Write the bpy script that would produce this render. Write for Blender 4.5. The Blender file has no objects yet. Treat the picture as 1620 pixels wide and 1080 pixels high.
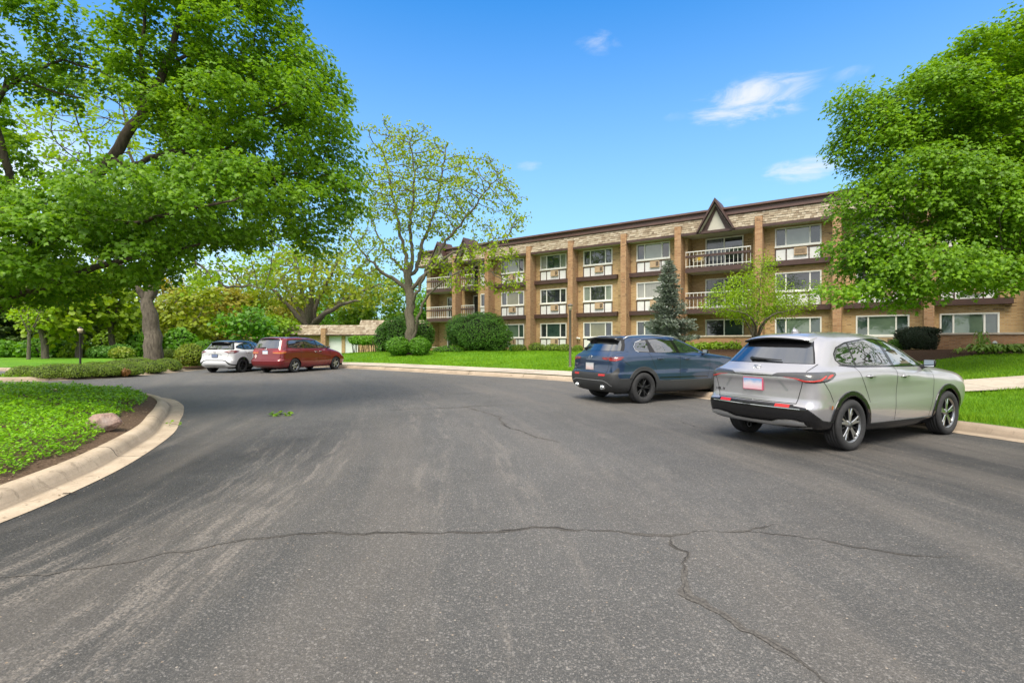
import bpy, bmesh, math, random
import numpy as np
from mathutils import Vector, Matrix
from mathutils.geometry import delaunay_2d_cdt
from mathutils.bvhtree import BVHTree
RNG = np.random.default_rng(7)
random.seed(7)
SC = bpy.context.scene
COL = SC.collection
R = math.radians
F, CX, CY, CH = 800.0, 810.0, 540.0, 1.5      # photo focal length (px), centre, eye height

def P(px, py, Y):
    """world point seen at photo pixel (px,py) at distance Y"""
    return np.array(((px-CX)/F*Y, Y, CH+(CY-py)/F*Y))
def G(px, py, h=0.0):
    """world point on the level z=h seen at photo pixel"""
    Y = F*(CH-h)/(py-CY)
    return np.array(((px-CX)/F*Y, Y, h))

# ------------------------------------------------------------ object helpers
def link(o, parent=None):
    COL.objects.link(o)
    if parent is not None: o.parent = parent
    return o
def tag(o, label=None, cat=None, group=None, kind=None):
    if label: o['label'] = label
    if cat: o['category'] = cat
    if group: o['group'] = group
    if kind: o['kind'] = kind
    return o
def thing(name, label, cat, loc=(0,0,0), rz=0.0, group=None):
    o = bpy.data.objects.new(name, None)
    o.empty_display_size = 0.3
    o.location = loc; o.rotation_euler = (0,0,rz)
    link(o); tag(o, label, cat, group)
    return o
def copy_tree(o, parent=None):
    c = o.copy(); COL.objects.link(c); c.parent = parent
    for ch in [k for k in ALLCH(o)]: copy_tree(ch, c)
    return c
def ALLCH(o):
    return [k for k in COL.objects if k.parent == o]

def set_smooth(me, flag=True):
    me.polygons.foreach_set('use_smooth', np.full(len(me.polygons), flag))

def npmesh(name, V, Fc, mats, parent=None, smooth=False, mi=None, uv=None, kind=None):
    """V (N,3), Fc (M,k) uniform faces"""
    V = np.asarray(V, np.float32); Fc = np.asarray(Fc, np.int32)
    me = bpy.data.meshes.new(name)
    n, k = Fc.shape
    me.vertices.add(len(V)); me.vertices.foreach_set('co', V.ravel())
    me.loops.add(n*k); me.loops.foreach_set('vertex_index', Fc.ravel())
    me.polygons.add(n)
    me.polygons.foreach_set('loop_start', np.arange(0, n*k, k, dtype=np.int32))
    me.polygons.foreach_set('loop_total', np.full(n, k, np.int32))
    if mi is not None: me.polygons.foreach_set('material_index', np.asarray(mi, np.int32))
    for m in (mats if isinstance(mats, (list, tuple)) else [mats]): me.materials.append(m)
    if uv is not None:
        l = me.uv_layers.new(name='UVMap')
        l.data.foreach_set('uv', np.asarray(uv, np.float32)[Fc.ravel()].ravel())
    me.update(calc_edges=True)
    if smooth: set_smooth(me)
    o = bpy.data.objects.new(name, me)
    link(o, parent)
    if kind: o['kind'] = kind
    return o

class MB:
    """collects shapes and links them as ONE mesh object"""
    def __init__(s): s.V=[]; s.F=[]; s.M=[]; s.S=[]; s.m=0; s.sm=False
    def add(s, V, Fs, m=None, sm=None):
        b=len(s.V); s.V.extend([tuple(map(float,v)) for v in V])
        for f in Fs:
            s.F.append(tuple(b+i for i in f)); s.M.append(s.m if m is None else m)
            s.S.append(s.sm if sm is None else sm)
        return s
    def box(s, a, b, m=None, ch=0.0):
        x0,y0,z0=[min(p,q) for p,q in zip(a,b)]; x1,y1,z1=[max(p,q) for p,q in zip(a,b)]
        V=[(x0,y0,z0),(x1,y0,z0),(x1,y1,z0),(x0,y1,z0),(x0,y0,z1),(x1,y0,z1),(x1,y1,z1),(x0,y1,z1)]
        Fs=[(0,3,2,1),(4,5,6,7),(0,1,5,4),(1,2,6,5),(2,3,7,6),(3,0,4,7)]
        if ch>0:
            bm=bmesh.new(); vs=[bm.verts.new(v) for v in V]
            for f in Fs: bm.faces.new([vs[i] for i in f])
            bmesh.ops.bevel(bm, geom=bm.edges[:], offset=ch, segments=2, affect='EDGES', profile=0.6)
            bm.verts.index_update()
            V=[v.co[:] for v in bm.verts]; Fs=[tuple(v.index for v in f.verts) for f in bm.faces]; bm.free()
        return s.add(V,Fs,m,False)
    def quad(s, a,b,c,d, m=None): return s.add([a,b,c,d],[(0,1,2,3)],m,False)
    def prism(s, poly, z0, z1, m=None, axis='z', off=0):
        """extrude a closed 2D polygon; axis x: poly=(y,z); y: (x,z); z: (x,y)"""
        n=len(poly)
        def mk(p,h): 
            return {'z':(p[0],p[1],h),'y':(p[0],h,p[1]),'x':(h,p[0],p[1])}[axis]
        V=[mk(p,z0) for p in poly]+[mk(p,z1) for p in poly]
        Fs=[tuple(range(n))[::-1],tuple(range(n,2*n))]+[(i,(i+1)%n,n+(i+1)%n,n+i) for i in range(n)]
        return s.add(V,Fs,m,False)
    def tube(s, pts, rad, n=8, m=None, cap=True, sm=True):
        pts=[np.array(p,float) for p in pts]
        if not hasattr(rad,'__len__'): rad=[rad]*len(pts)
        V=[];Fs=[]
        t=pts[1]-pts[0]; t/=np.linalg.norm(t)+1e-12
        a=np.array((0,0,1.)) if abs(t[2])<.9 else np.array((1.,0,0))
        u=np.cross(t,a); u/=np.linalg.norm(u)
        for i,p in enumerate(pts):
            q0=pts[max(i-1,0)]; q1=pts[min(i+1,len(pts)-1)]
            t=q1-q0; t/=np.linalg.norm(t)+1e-12
            u=u-t*np.dot(u,t); u/=np.linalg.norm(u)+1e-12
            w=np.cross(t,u)
            for k in range(n):
                an=2*math.pi*k/n
                V.append(p+rad[i]*(u*math.cos(an)+w*math.sin(an)))
        for i in range(len(pts)-1):
            for k in range(n):
                Fs.append((i*n+k,i*n+(k+1)%n,(i+1)*n+(k+1)%n,(i+1)*n+k))
        if cap:
            Fs.append(tuple(range(n))[::-1]); Fs.append(tuple((len(pts)-1)*n+k for k in range(n)))
        return s.add(V,Fs,m,sm)
    def lathe(s, prof, n=16, m=None, axis='z', c=(0,0,0), sm=True):
        """prof: (r, h)"""
        V=[];Fs=[]
        for r,h in prof:
            for k in range(n):
                a=2*math.pi*k/n; x,y=r*math.cos(a),r*math.sin(a)
                v={'z':(x,y,h),'y':(x,h,y),'x':(h,x,y)}[axis]
                V.append((v[0]+c[0],v[1]+c[1],v[2]+c[2]))
        for i in range(len(prof)-1):
            for k in range(n):
                f=(i*n+k,i*n+(k+1)%n,(i+1)*n+(k+1)%n,(i+1)*n+k)
                Fs.append(f if axis!='y' else f[::-1])
        return s.add(V,Fs,m,sm)
    def build(s, name, mats, parent=None):
        me=bpy.data.meshes.new(name)
        me.from_pydata(s.V,[],s.F)
        for m in (mats if isinstance(mats,(list,tuple)) else [mats]): me.materials.append(m)
        me.polygons.foreach_set('material_index', s.M)
        me.polygons.foreach_set('use_smooth', s.S)
        me.update()
        o=bpy.data.objects.new(name,me)
        return link(o,parent)

# ------------------------------------------------------------ material helpers
class NT:
    def __init__(s, name):
        s.mat=bpy.data.materials.new(name); s.mat.use_nodes=True
        s.t=s.mat.node_tree; s.t.nodes.clear()
        s.out=s.n('ShaderNodeOutputMaterial')
    def n(s, typ, **kw):
        nd=s.t.nodes.new(typ)
        for k,v in kw.items():
            if k in nd.inputs.keys(): 
                try: nd.inputs[k].default_value=v
                except Exception: nd.inputs[k].default_value=(*v,1)
            else: setattr(nd,k,v)
        return nd
    def l(s, a, b): s.t.links.new(a,b); return s
    def coord(s, kind='Object'): return s.n('ShaderNodeTexCoord').outputs[kind]
    def mapping(s, vec, scale=(1,1,1), rot=(0,0,0), loc=(0,0,0)):
        m=s.n('ShaderNodeMapping'); m.inputs['Scale'].default_value=scale
        m.inputs['Rotation'].default_value=rot; m.inputs['Location'].default_value=loc
        s.l(vec,m.inputs['Vector']); return m.outputs[0]
    def noise(s, vec, scale=5, detail=4, rough=.55, dist=0, out='Fac'):
        m=s.n('ShaderNodeTexNoise'); m.inputs['Scale'].default_value=scale
        m.inputs['Detail'].default_value=detail; m.inputs['Roughness'].default_value=rough
        m.inputs['Distortion'].default_value=dist
        if vec is not None: s.l(vec,m.inputs['Vector'])
        return m.outputs[out]
    def vor(s, vec, scale=50, feature='F1', out='Distance'):
        m=s.n('ShaderNodeTexVoronoi',feature=feature); m.inputs['Scale'].default_value=scale
        s.l(vec,m.inputs['Vector']); return m.outputs[out]
    def ramp(s, fac, stops, interp='LINEAR'):
        m=s.n('ShaderNodeValToRGB'); cr=m.color_ramp; cr.interpolation=interp
        while len(cr.elements)<len(stops): cr.elements.new(.5)
        for e,(p,c) in zip(cr.elements,stops):
            e.position=p; e.color=(c,c,c,1) if not hasattr(c,'__len__') else (*c[:3],1)
        s.l(fac,m.inputs[0]); return m.outputs[0]
    def mix(s, fac, a, b, blend='MIX'):
        m=s.n('ShaderNodeMix',data_type='RGBA',blend_type=blend)
        for v,i in ((fac,0),(a,6),(b,7)):
            if hasattr(v,'is_linked') or hasattr(v,'links'): s.l(v,m.inputs[i])
            elif i==0: m.inputs[0].default_value=v
            else: m.inputs[i].default_value=(*v[:3],1)
        return m.outputs[2]
    def math(s, op, a, b=0.0, c=None, clamp=False):
        m=s.n('ShaderNodeMath',operation=op,use_clamp=clamp)
        for i,v in enumerate((a,b,c)):
            if v is None: continue
            if hasattr(v,'links'): s.l(v,m.inputs[i])
            else: m.inputs[i].default_value=v
        return m.outputs[0]
    def sep(s, vec): 
        m=s.n('ShaderNodeSeparateXYZ'); s.l(vec,m.inputs[0]); return m.outputs
    def comb(s,x=0,y=0,z=0):
        m=s.n('ShaderNodeCombineXYZ')
        for i,v in enumerate((x,y,z)):
            if hasattr(v,'links'): s.l(v,m.inputs[i])
            else: m.inputs[i].default_value=v
        return m.outputs[0]
    def bump(s, h, strength=.3, dist=.02):
        m=s.n('ShaderNodeBump'); m.inputs['Strength'].default_value=strength
        m.inputs['Distance'].default_value=dist; s.l(h,m.inputs['Height']); return m.outputs[0]
    def bsdf(s, color=None, rough=.6, metal=0, spec=.5, normal=None, **kw):
        b=s.n('ShaderNodeBsdfPrincipled')
        def put(k,v):
            if v is None: return
            if hasattr(v,'links'): s.l(v,b.inputs[k])
            elif hasattr(v,'__len__'): b.inputs[k].default_value=(*v[:3],1)
            else: b.inputs[k].default_value=v
        put('Base Color',color); put('Roughness',rough); put('Metallic',metal); put('Specular IOR Level',spec)
        for k,v in kw.items(): put(k,v)
        if normal is not None: s.l(normal,b.inputs['Normal'])
        return b.outputs[0]
    def done(s, sh): s.l(sh,s.out.inputs['Surface']); return s.mat

def simple(name, col, rough=.6, metal=0, spec=.5, vary=0.0, vscale=8, bump=0, **kw):
    t=NT(name); c=col; nrm=None
    if vary or bump:
        nz=t.noise(t.coord(),vscale,5)
        if vary:
            c=t.mix(t.ramp(nz,[(.3,0),(.7,1)]),[x*(1-vary) for x in col],[min(1,x*(1+vary)) for x in col])
        if bump: nrm=t.bump(nz,bump,.02)
    return t.done(t.bsdf(c,rough,metal,spec,nrm,**kw))

def leafmat(name, cols, trans=.35, rough=.45, spec=.35):
    """foliage: colour differs from leaf to leaf, thin enough to let light through"""
    t=NT(name)
    g=t.n('ShaderNodeNewGeometry')
    big=t.noise(t.coord(),.45,2)
    f=t.math('ADD',t.math('MULTIPLY',g.outputs['Random Per Island'],.65),t.math('MULTIPLY',t.math('SUBTRACT',big,.3),.9),clamp=True)
    n=len(cols)
    c=t.ramp(f,[(i/(n-1) if n>1 else 0,c) for i,c in enumerate(cols)])
    b=t.bsdf(c,rough,0,spec)
    tr=t.n('ShaderNodeBsdfTranslucent')
    c2=t.mix(.5,c,(.30,.34,.02),'MIX')
    c2=t.mix(1.0,c,(1.35,1.25,.6),'MULTIPLY')
    t.l(c2,tr.inputs[0])
    mx=t.n('ShaderNodeMixShader'); mx.inputs[0].default_value=trans
    t.l(b,mx.inputs[1]); t.l(tr.outputs[0],mx.inputs[2])
    return t.done(mx.outputs[0])

def barkmat(name, c0, c1, sc=3):
    t=NT(name); co=t.mapping(t.coord(),(sc*2,sc*2,sc*.45))
    nz=t.noise(co,3,6,.65); big=t.noise(t.coord(),.8,2)
    c=t.mix(t.ramp(nz,[(.3,0),(.68,1)]),c0,c1)
    c=t.mix(t.math('MULTIPLY',big,.35),c,[x*.6 for x in c0])
    return t.done(t.bsdf(c,.9,0,.2,t.bump(nz,.7,.03)))

# --------------------------------------------- 2D helpers (numpy)
def densify(pts, step, closed=False):
    pts=[np.array(p,float) for p in pts]
    if closed: pts=pts+[pts[0]]
    out=[]
    for a,b in zip(pts[:-1],pts[1:]):
        n=max(1,int(np.linalg.norm(b-a)/step))
        for i in range(n): out.append(a+(b-a)*i/n)
    if not closed: out.append(pts[-1])
    return np.array(out)
def catmull(pts, n=8, closed=False):
    p=[np.array(q,float) for q in pts]; out=[]
    N=len(p)
    rng=range(N if closed else N-1)
    for i in rng:
        if closed: a,b,c,d=p[(i-1)%N],p[i],p[(i+1)%N],p[(i+2)%N]
        else:
            b,c=p[i],p[i+1]; a=p[i-1] if i>0 else 2*b-c; d=p[i+2] if i+2<N else 2*c-b
        for k in range(n):
            t=k/n
            out.append(.5*((2*b)+(-a+c)*t+(2*a-5*b+4*c-d)*t*t+(-a+3*b-3*c+d)*t**3))
    if not closed: out.append(p[-1])
    return np.array(out)
def offset(pl, d):
    """offset an open polyline to the RIGHT of its direction of travel"""
    t=np.gradient(pl,axis=0); t/=np.linalg.norm(t,axis=1)[:,None]+1e-12
    n=np.stack([t[:,1],-t[:,0]],1)
    return pl+n*d
def polydist(Q, pl, closed=False):
    """distance of points Q (N,2) to polyline"""
    if closed: pl=np.vstack([pl,pl[:1]])
    best=np.full(len(Q),1e9)
    for a,b in zip(pl[:-1],pl[1:]):
        ab=b-a; L=ab@ab+1e-12
        t=np.clip(((Q-a)@ab)/L,0,1)
        best=np.minimum(best,np.linalg.norm(Q-(a+t[:,None]*ab),axis=1))
    return best
def inpoly(Q, poly):
    x,y=Q[:,0],Q[:,1]; c=np.zeros(len(Q),bool); n=len(poly)
    for i in range(n):
        x0,y0=poly[i]; x1,y1=poly[(i+1)%n]
        m=((y0>y)!=(y1>y))
        with np.errstate(divide='ignore',invalid='ignore'):
            xi=(x1-x0)*(y-y0)/(y1-y0+1e-15)+x0
        c^=m&(x<xi)
    return c
def sdpoly(Q, poly):
    poly=np.array(poly,float)
    d=polydist(Q,poly,True)
    return np.where(inpoly(Q,poly),-d,d)
def cdt(poly, interior):
    """triangulate a closed polygon with extra interior points -> V2, tris"""
    poly=np.array(poly); n=len(poly)
    pts=[Vector(p) for p in poly]+[Vector(p) for p in interior]
    ed=[(i,(i+1)%n) for i in range(n)]
    v,_,f,*_=delaunay_2d_cdt(pts,ed,[],1,1e-6)
    f=[t if True else t for t in f if len(t)==3]
    V=np.array([tuple(q) for q in v]); T=np.array(f,int)
    a,b,c=V[T[:,0]],V[T[:,1]],V[T[:,2]]
    s=(b[:,0]-a[:,0])*(c[:,1]-a[:,1])-(b[:,1]-a[:,1])*(c[:,0]-a[:,0])
    T[s<0]=T[s<0][:,::-1]
    return V,T
# value noise for meshes
_perm=RNG.permutation(4096)
def vnoise(Q, sc=1.0, seed=0):
    Q=np.asarray(Q,float)*sc+seed*17.13
    i=np.floor(Q).astype(int); f=Q-i; f=f*f*(3-2*f)
    D=Q.shape[1]; out=np.zeros(len(Q))
    for c in range(1<<D):
        h=np.zeros(len(Q),int); w=np.ones(len(Q))
        for d in range(D):
            b=(c>>d)&1
            h=_perm[(h+i[:,d]+b)&4095]
            w=w*(f[:,d] if b else 1-f[:,d])
        out+=w*(h/4095.0)
    return out
SUN_E, SKY_S, EXPO, CLOUD_V = 1.40, 0.15, 1.86, 3.1
# ============================================================ camera, sky, sun
cam=bpy.data.cameras.new('camera'); cam_o=bpy.data.objects.new('camera',cam); link(cam_o)
cam.sensor_width=36; cam.lens=36*F/1620; cam.clip_end=3000; cam.clip_start=.05
cam_o.location=(0,0,CH); cam_o.rotation_euler=(R(90),0,0)
SC.camera=cam_o
SUN_EL, SUN_AZ = 56.0, 196.0        # azimuth clockwise from +Y (north = straight ahead)
sd=bpy.data.lights.new('sun','SUN'); sun=bpy.data.objects.new('sun',sd); link(sun)
sd.energy=SUN_E; sd.angle=R(32); sd.color=(1,.92,.79)
az=R(SUN_AZ); el=R(SUN_EL)
dirv=Vector((math.sin(az)*math.cos(el), math.cos(az)*math.cos(el), math.sin(el)))
sun.rotation_euler=dirv.to_track_quat('Z','Y').to_euler()
w=bpy.data.worlds.new('World'); SC.world=w; w.use_nodes=True
t=w.node_tree; t.nodes.clear()
class WN(NT):
    def __init__(s): s.t=t
W=WN()
out=W.n('ShaderNodeOutputWorld'); bg=W.n('ShaderNodeBackground'); bg.inputs[1].default_value=SKY_S
sky=W.n('ShaderNodeTexSky',sky_type='NISHITA'); sky.sun_disc=False
sky.sun_elevation=el; sky.sun_rotation=az; sky.air_density=1.0; sky.dust_density=.3; sky.ozone_density=2.5; sky.altitude=200
hs=W.n('ShaderNodeHueSaturation'); hs.inputs['Saturation'].default_value=1.28; hs.inputs['Value'].default_value=1.0
W.l(sky.outputs[0],hs.inputs['Color'])
co=W.coord('Generated')
x,y,z=W.sep(co)
# --- clouds: a bank low on the left, a broken deck behind the viewer, more added overhead for soft neutral light, a few wisps ahead
zc=W.math('MAXIMUM',z,.04)
pl=W.comb(W.math('DIVIDE',x,W.math('ADD',zc,.12)),W.math('DIVIDE',y,W.math('ADD',zc,.12)),0)
n1=W.noise(pl,.9,8,.6,.3)
behind=W.math('MULTIPLY_ADD',y,-4.0,2.25,clamp=True)
left=W.math('MULTIPLY',W.math('MULTIPLY_ADD',x,-2.6,-.95,clamp=True),W.math('MULTIPLY_ADD',z,-1.8,1.1,clamp=True),clamp=True)
right=W.math('MULTIPLY_ADD',x,2.5,-1.9,clamp=True)
low=W.math('MULTIPLY',W.math('POWER',W.math('MULTIPLY_ADD',z,-1.55,1.0,clamp=True),1.3),.97)
over=W.math('MULTIPLY_ADD',z,8.0,-4.9,clamp=True)
cover=W.math('MAXIMUM',W.math('MAXIMUM',behind,over),W.math('MAXIMUM',left,right))
m=W.ramp(W.math('ADD',n1,W.math('MULTIPLY',cover,.42)),[(.55,0),(.98,1)])
m=W.math('MULTIPLY',m,W.math('MULTIPLY',cover,2.2,clamp=True),clamp=True)
hz=m; wz=None
wn=W.noise(W.mapping(co,(9,9,26)),1.0,7,.62,.6)
for (px,py,rx,rz,amt) in ((1185,158,.125,.042,.95),(950,72,.055,.024,.5),(1262,272,.065,.027,.8),(838,262,.035,.013,.35),(1340,118,.03,.012,.3),(1160,318,.03,.012,.2),(1070,185,.03,.012,.15)):
    d=Vector(((px-CX)/F,1,(CY-py)/F)).normalized()
    dx=W.math('DIVIDE',W.math('SUBTRACT',x,d.x),rx); dz=W.math('DIVIDE',W.math('SUBTRACT',z,d.z),rz)
    r2=W.math('ADD',W.math('MULTIPLY',dx,dx),W.math('MULTIPLY',dz,dz))
    f=W.math('SUBTRACT',1.0,r2,clamp=True)
    f=W.math('MULTIPLY',f,W.math('GREATER_THAN',y,0.0))
    f=W.ramp(W.math('ADD',W.math('MULTIPLY',f,.55),W.math('MULTIPLY',W.math('SUBTRACT',wn,.5),1.9)),[(.16,0),(.90,1)],'EASE')
    _f=W.math('MULTIPLY',W.math('MULTIPLY',f,W.ramp(W.math('SUBTRACT',1.0,r2,clamp=True),[(0,0),(.55,1)])),amt)
    wz=_f if wz is None else W.math('MAXIMUM',wz,_f)
cw=W.mix(W.ramp(W.noise(pl,1.7,5),[(.35,0),(.7,1)]),[c*CLOUD_V for c in (.84,.84,.88)],[c*CLOUD_V for c in (1.12,1.09,1.03)])
sk=W.mix(1.0,hs.outputs[0],(.098,.475,.575),'MULTIPLY')
sk=W.mix(low,sk,(1.22,1.56,1.80))
c=W.mix(hz,sk,cw)
c=W.mix(wz,c,(1.75,1.80,1.86))
W.l(c,bg.inputs[0]); W.l(bg.outputs[0],out.inputs[0])
SC.view_settings.view_transform='Standard'; SC.view_settings.look='None'
SC.view_settings.exposure=EXPO; SC.view_settings.gamma=1
SC.render.film_transparent=False
SC.cycles.max_bounces=8; SC.cycles.transparent_max_bounces=8
SC.cycles.use_denoising=True
# ============================================================ ground
# kerb line of the car park, near right -> far left (road edge of the gutter)
K=catmull([(10.3,-6),(8.9,1.5),(8.0,5.8),(7.5,7.6),(6.55,9.9),(4.4,14.4),(2.0,19.0),(-3.1,23.3),(-8.3,27.4),(-12.4,29.4),(-15.4,30.0)],10)
K2=catmull([(-16.55,29.1),(-16.35,25.0),(-16.3,22.4),(-16.75,20.2),(-18.2,18.9),(-19.7,18.8),(-20.9,20.2),(-22.5,24.0),(-26,25.6),(-40,26.4),(-75,28)],8)
CORNER=np.array([(-15.75,30.0),(-16.1,29.9),(-16.35,29.65),(-16.5,29.35)])
KALL=np.vstack([K,CORNER,K2])
KBACK=np.vstack([offset(K,.5),offset(K2,.5)])
# island on the left
ISL=catmull([(-3.9,-7),(-3.95,-2),(-4.0,1.5),(-4.2,4.0),(-4.36,5.0),(-4.72,6.3),(-5.5,8.2),(-6.3,9.6),(-6.95,10.7),(-7.9,12.1),(-9.2,13.4),(-11.5,14.5),(-15,15.1),(-20,15.0),(-30,14.5)],9)

FAC0=np.array((3.4,38.6)); FD=np.array((.813,-.583)); FD/=np.linalg.norm(FD); FN=np.array((-FD[1],FD[0]))
if FN[1]<0: FN=-FN
def hT(x): return np.interp(x,[-30,-22,-14,-9,0,5,12,20,40],[.2,.3,.5,.75,.78,.85,1.0,1.05,1.05])
def DD(x): return np.interp(x,[-10,0,6,10],[6,7,10,11])
def height(Q):
    Q=np.atleast_2d(np.asarray(Q,float))[:,:2]
    d=polydist(Q,KALL)
    h=.15+(hT(Q[:,0])-.15)*np.clip((d-1.6)/DD(Q[:,0]),0,1)**1.05
    # falls away again towards the garages
    far=np.clip((Q[:,1]-38)/24,0,1)*np.clip((-4-Q[:,0])/4,0,1)
    return h*(1-far)+.08*far
def H(x,y): return float(height([(x,y)])[0])

# ---- asphalt
def mat_asphalt():
    t=NT('asphalt'); co=t.coord()
    x,y,z=t.sep(co)
    # wheel lanes bend gently to the left with distance
    xb=t.math('ADD',x,t.math('MULTIPLY',t.math('MULTIPLY',y,y),.012))
    xb=t.math('ADD',xb,t.math('MULTIPLY',t.math('SUBTRACT',t.noise(co,.30,2),.5),.55))
    big=t.noise(co,.22,4,.6); mid=t.noise(co,1.4,5,.62); fine=t.noise(co,150,3,.7)
    # seal coat worn off: centre lane bare, edges and parking bays still black
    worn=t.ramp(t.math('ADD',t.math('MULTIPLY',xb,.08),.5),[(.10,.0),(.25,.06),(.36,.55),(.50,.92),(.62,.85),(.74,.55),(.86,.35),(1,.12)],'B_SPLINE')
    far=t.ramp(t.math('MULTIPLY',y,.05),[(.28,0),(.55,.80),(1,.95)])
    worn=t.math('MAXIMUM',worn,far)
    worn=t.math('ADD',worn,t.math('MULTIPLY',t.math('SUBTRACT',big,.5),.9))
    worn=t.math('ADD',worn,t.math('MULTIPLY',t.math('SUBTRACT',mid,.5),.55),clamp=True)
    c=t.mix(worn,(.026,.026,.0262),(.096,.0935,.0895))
    # broad dusty bands and long scuffed streaks along the lanes
    db=t.ramp(t.noise(t.comb(t.math('MULTIPLY',xb,.95),t.math('MULTIPLY',y,.10),0),1,4,.6),[(.47,0),(.62,1)])
    c=t.mix(t.math('MULTIPLY',db,.34),c,(.160,.140,.120))
    st=t.noise(t.comb(t.math('MULTIPLY',xb,1.9),t.math('MULTIPLY',y,.12),3.0),1.0,4,.6,.08)
    st2=t.noise(t.comb(t.math('MULTIPLY',xb,8),t.math('MULTIPLY',y,1.1),0),1.0,6,.75,.25)
    gr=t.noise(co,42,5,.8)
    s=t.math('MULTIPLY',t.ramp(st,[(.50,0),(.60,1)]),t.ramp(st2,[(.46,0),(.58,1)]))
    s=t.math('MULTIPLY',s,t.ramp(gr,[(.44,0),(.56,1)]))
    s=t.math('MULTIPLY',s,t.ramp(t.math('MULTIPLY',y,.05),[(.32,1),(.9,.2)]))
    s=t.math('MULTIPLY',s,t.ramp(t.math('MULTIPLY_ADD',x,.08,.5),[(.0,.7),(.20,1),(.45,1),(.56,.35),(1,.45)]))
    c=t.mix(t.math('MULTIPLY',s,.62),c,(.31,.27,.23))
    # aggregate: stones of several sizes, dark gaps between them
    for sc,thr,amt in ((48,.70,.85),(95,.60,.95),(190,.52,.95)):
        vn=t.n('ShaderNodeTexVoronoi'); vn.inputs['Scale'].default_value=sc; vn.inputs['Randomness'].default_value=1
        wv=t.n('ShaderNodeVectorMath',operation='ADD'); t.l(co,wv.inputs[0])
        off=t.n('ShaderNodeTexNoise'); off.inputs['Scale'].default_value=sc*.35; t.l(co,off.inputs['Vector'])
        sm=t.n('ShaderNodeVectorMath',operation='SCALE'); t.l(off.outputs['Color'],sm.inputs[0]); sm.inputs['Scale'].default_value=1.3/sc
        t.l(sm.outputs[0],wv.inputs[1]); t.l(wv.outputs[0],vn.inputs['Vector'])
        k=t.sep(vn.outputs['Color'])
        sel=t.math('MULTIPLY',t.ramp(k[0],[(thr,0),(thr+.05,1)]),t.ramp(vn.outputs['Distance'],[(.30,1),(.48,0)]))
        sel=t.math('MULTIPLY',sel,t.math('MULTIPLY_ADD',worn,.72,.10))
        c=t.mix(t.math('MULTIPLY',sel,amt),c,t.mix(k[1],(.155,.14,.125),(.32,.30,.28)))
        if sc==48: agg=vn.outputs['Distance']
    pit=t.ramp(t.noise(co,95,4,.8),[(.36,1),(.47,0)])
    c=t.mix(t.math('MULTIPLY',pit,t.math('MULTIPLY_ADD',worn,.55,.30)),c,(.018,.017,.016))
    rv=t.n('ShaderNodeTexVoronoi'); rv.inputs['Scale'].default_value=33; t.l(co,rv.inputs['Vector']); rk=t.sep(rv.outputs['Color'])
    rare=t.math('MULTIPLY',t.ramp(rk[2],[(.955,0),(.96,1)]),t.math('LESS_THAN',rv.outputs['Distance'],t.math('MULTIPLY_ADD',rk[0],.16,.04)))
    c=t.mix(t.math('MULTIPLY',rare,.85),c,t.mix(rk[1],(.28,.20,.13),(.42,.37,.31)))
    h=t.math('ADD',t.noise(co,75,4,.75),t.math('MULTIPLY',agg,-.7))
    return t.done(t.bsdf(c,t.math('MULTIPLY_ADD',fine,.25,.60),0,.35,t.bump(h,.75,.012)))
def mat_concrete(name,c0,c1,joint=0.0,uvs=True):
    t=NT(name); co=t.coord()
    n=t.noise(co,2.2,6,.65); f=t.noise(co,55,4,.7); sp=t.noise(co,.7,3)
    c=t.mix(t.ramp(n,[(.3,0),(.7,1)]),c0,c1)
    c=t.mix(t.math('MULTIPLY',t.ramp(f,[(.5,0),(.75,1)]),.45),c,[q*.55 for q in c0])
    c=t.mix(t.math('MULTIPLY',t.ramp(sp,[(.48,0),(.68,1)]),.5),c,[q*.58 for q in c0])
    st=t.noise(t.mapping(co,(1,1,.4)),7,6,.75,.8); c=t.mix(t.math('MULTIPLY',t.ramp(st,[(.56,0),(.66,1)]),.55),c,[q*.45 for q in c0])
    h=f
    if joint:
        u=t.sep(t.coord('UV'))
        fr=t.math('FRACT',t.math('DIVIDE',u[0],joint))
        wob=t.math('MULTIPLY',t.math('SUBTRACT',t.noise(co,14,3),.5),.010)
        j=t.math('LESS_THAN',t.math('ABSOLUTE',t.math('SUBTRACT',t.math('ADD',fr,wob),.5)),.011/joint)
        c=t.mix(t.math('MULTIPLY',j,.9),c,(.035,.03,.025))
        h=t.math('SUBTRACT',f,t.math('MULTIPLY',j,3))
        if uvs:   # dirt where the gutter meets the kerb face, long wavy water mark
            dirt=t.math('SUBTRACT',1.0,t.math('ABSOLUTE',t.math('DIVIDE',t.math('SUBTRACT',u[1],t.math('MULTIPLY_ADD',sp,.06,.235)),.055)),clamp=True)
            c=t.mix(t.math('MULTIPLY',dirt,t.math('MULTIPLY_ADD',n,.9,.15)),c,(.12,.095,.07))
    return t.done(t.bsdf(c,.85,0,.25,t.bump(h,.35,.008)))
def mat_grass(name,cols):
    t=NT(name); co=t.coord()
    a=t.noise(co,.35,3); b=t.noise(t.mapping(co,(1,1,.3)),38,5,.75); m=t.noise(co,3,4)
    f=t.math('ADD',t.math('MULTIPLY',a,.5),t.math('ADD',t.math('MULTIPLY',b,.55),t.math('MULTIPLY',t.math('SUBTRACT',m,.5),.4)))
    n=len(cols)
    c=t.ramp(f,[(.30+.45*i/(n-1),c) for i,c in enumerate(cols)])
    dry=t.noise(co,.9,5,.7); c=t.mix(t.math('MULTIPLY',t.ramp(dry,[(.56,0),(.72,1)]),.45),c,(.17,.22,.035))
    return t.done(t.bsdf(c,.8,0,.15,t.bump(b,1.0,.05)))
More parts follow.
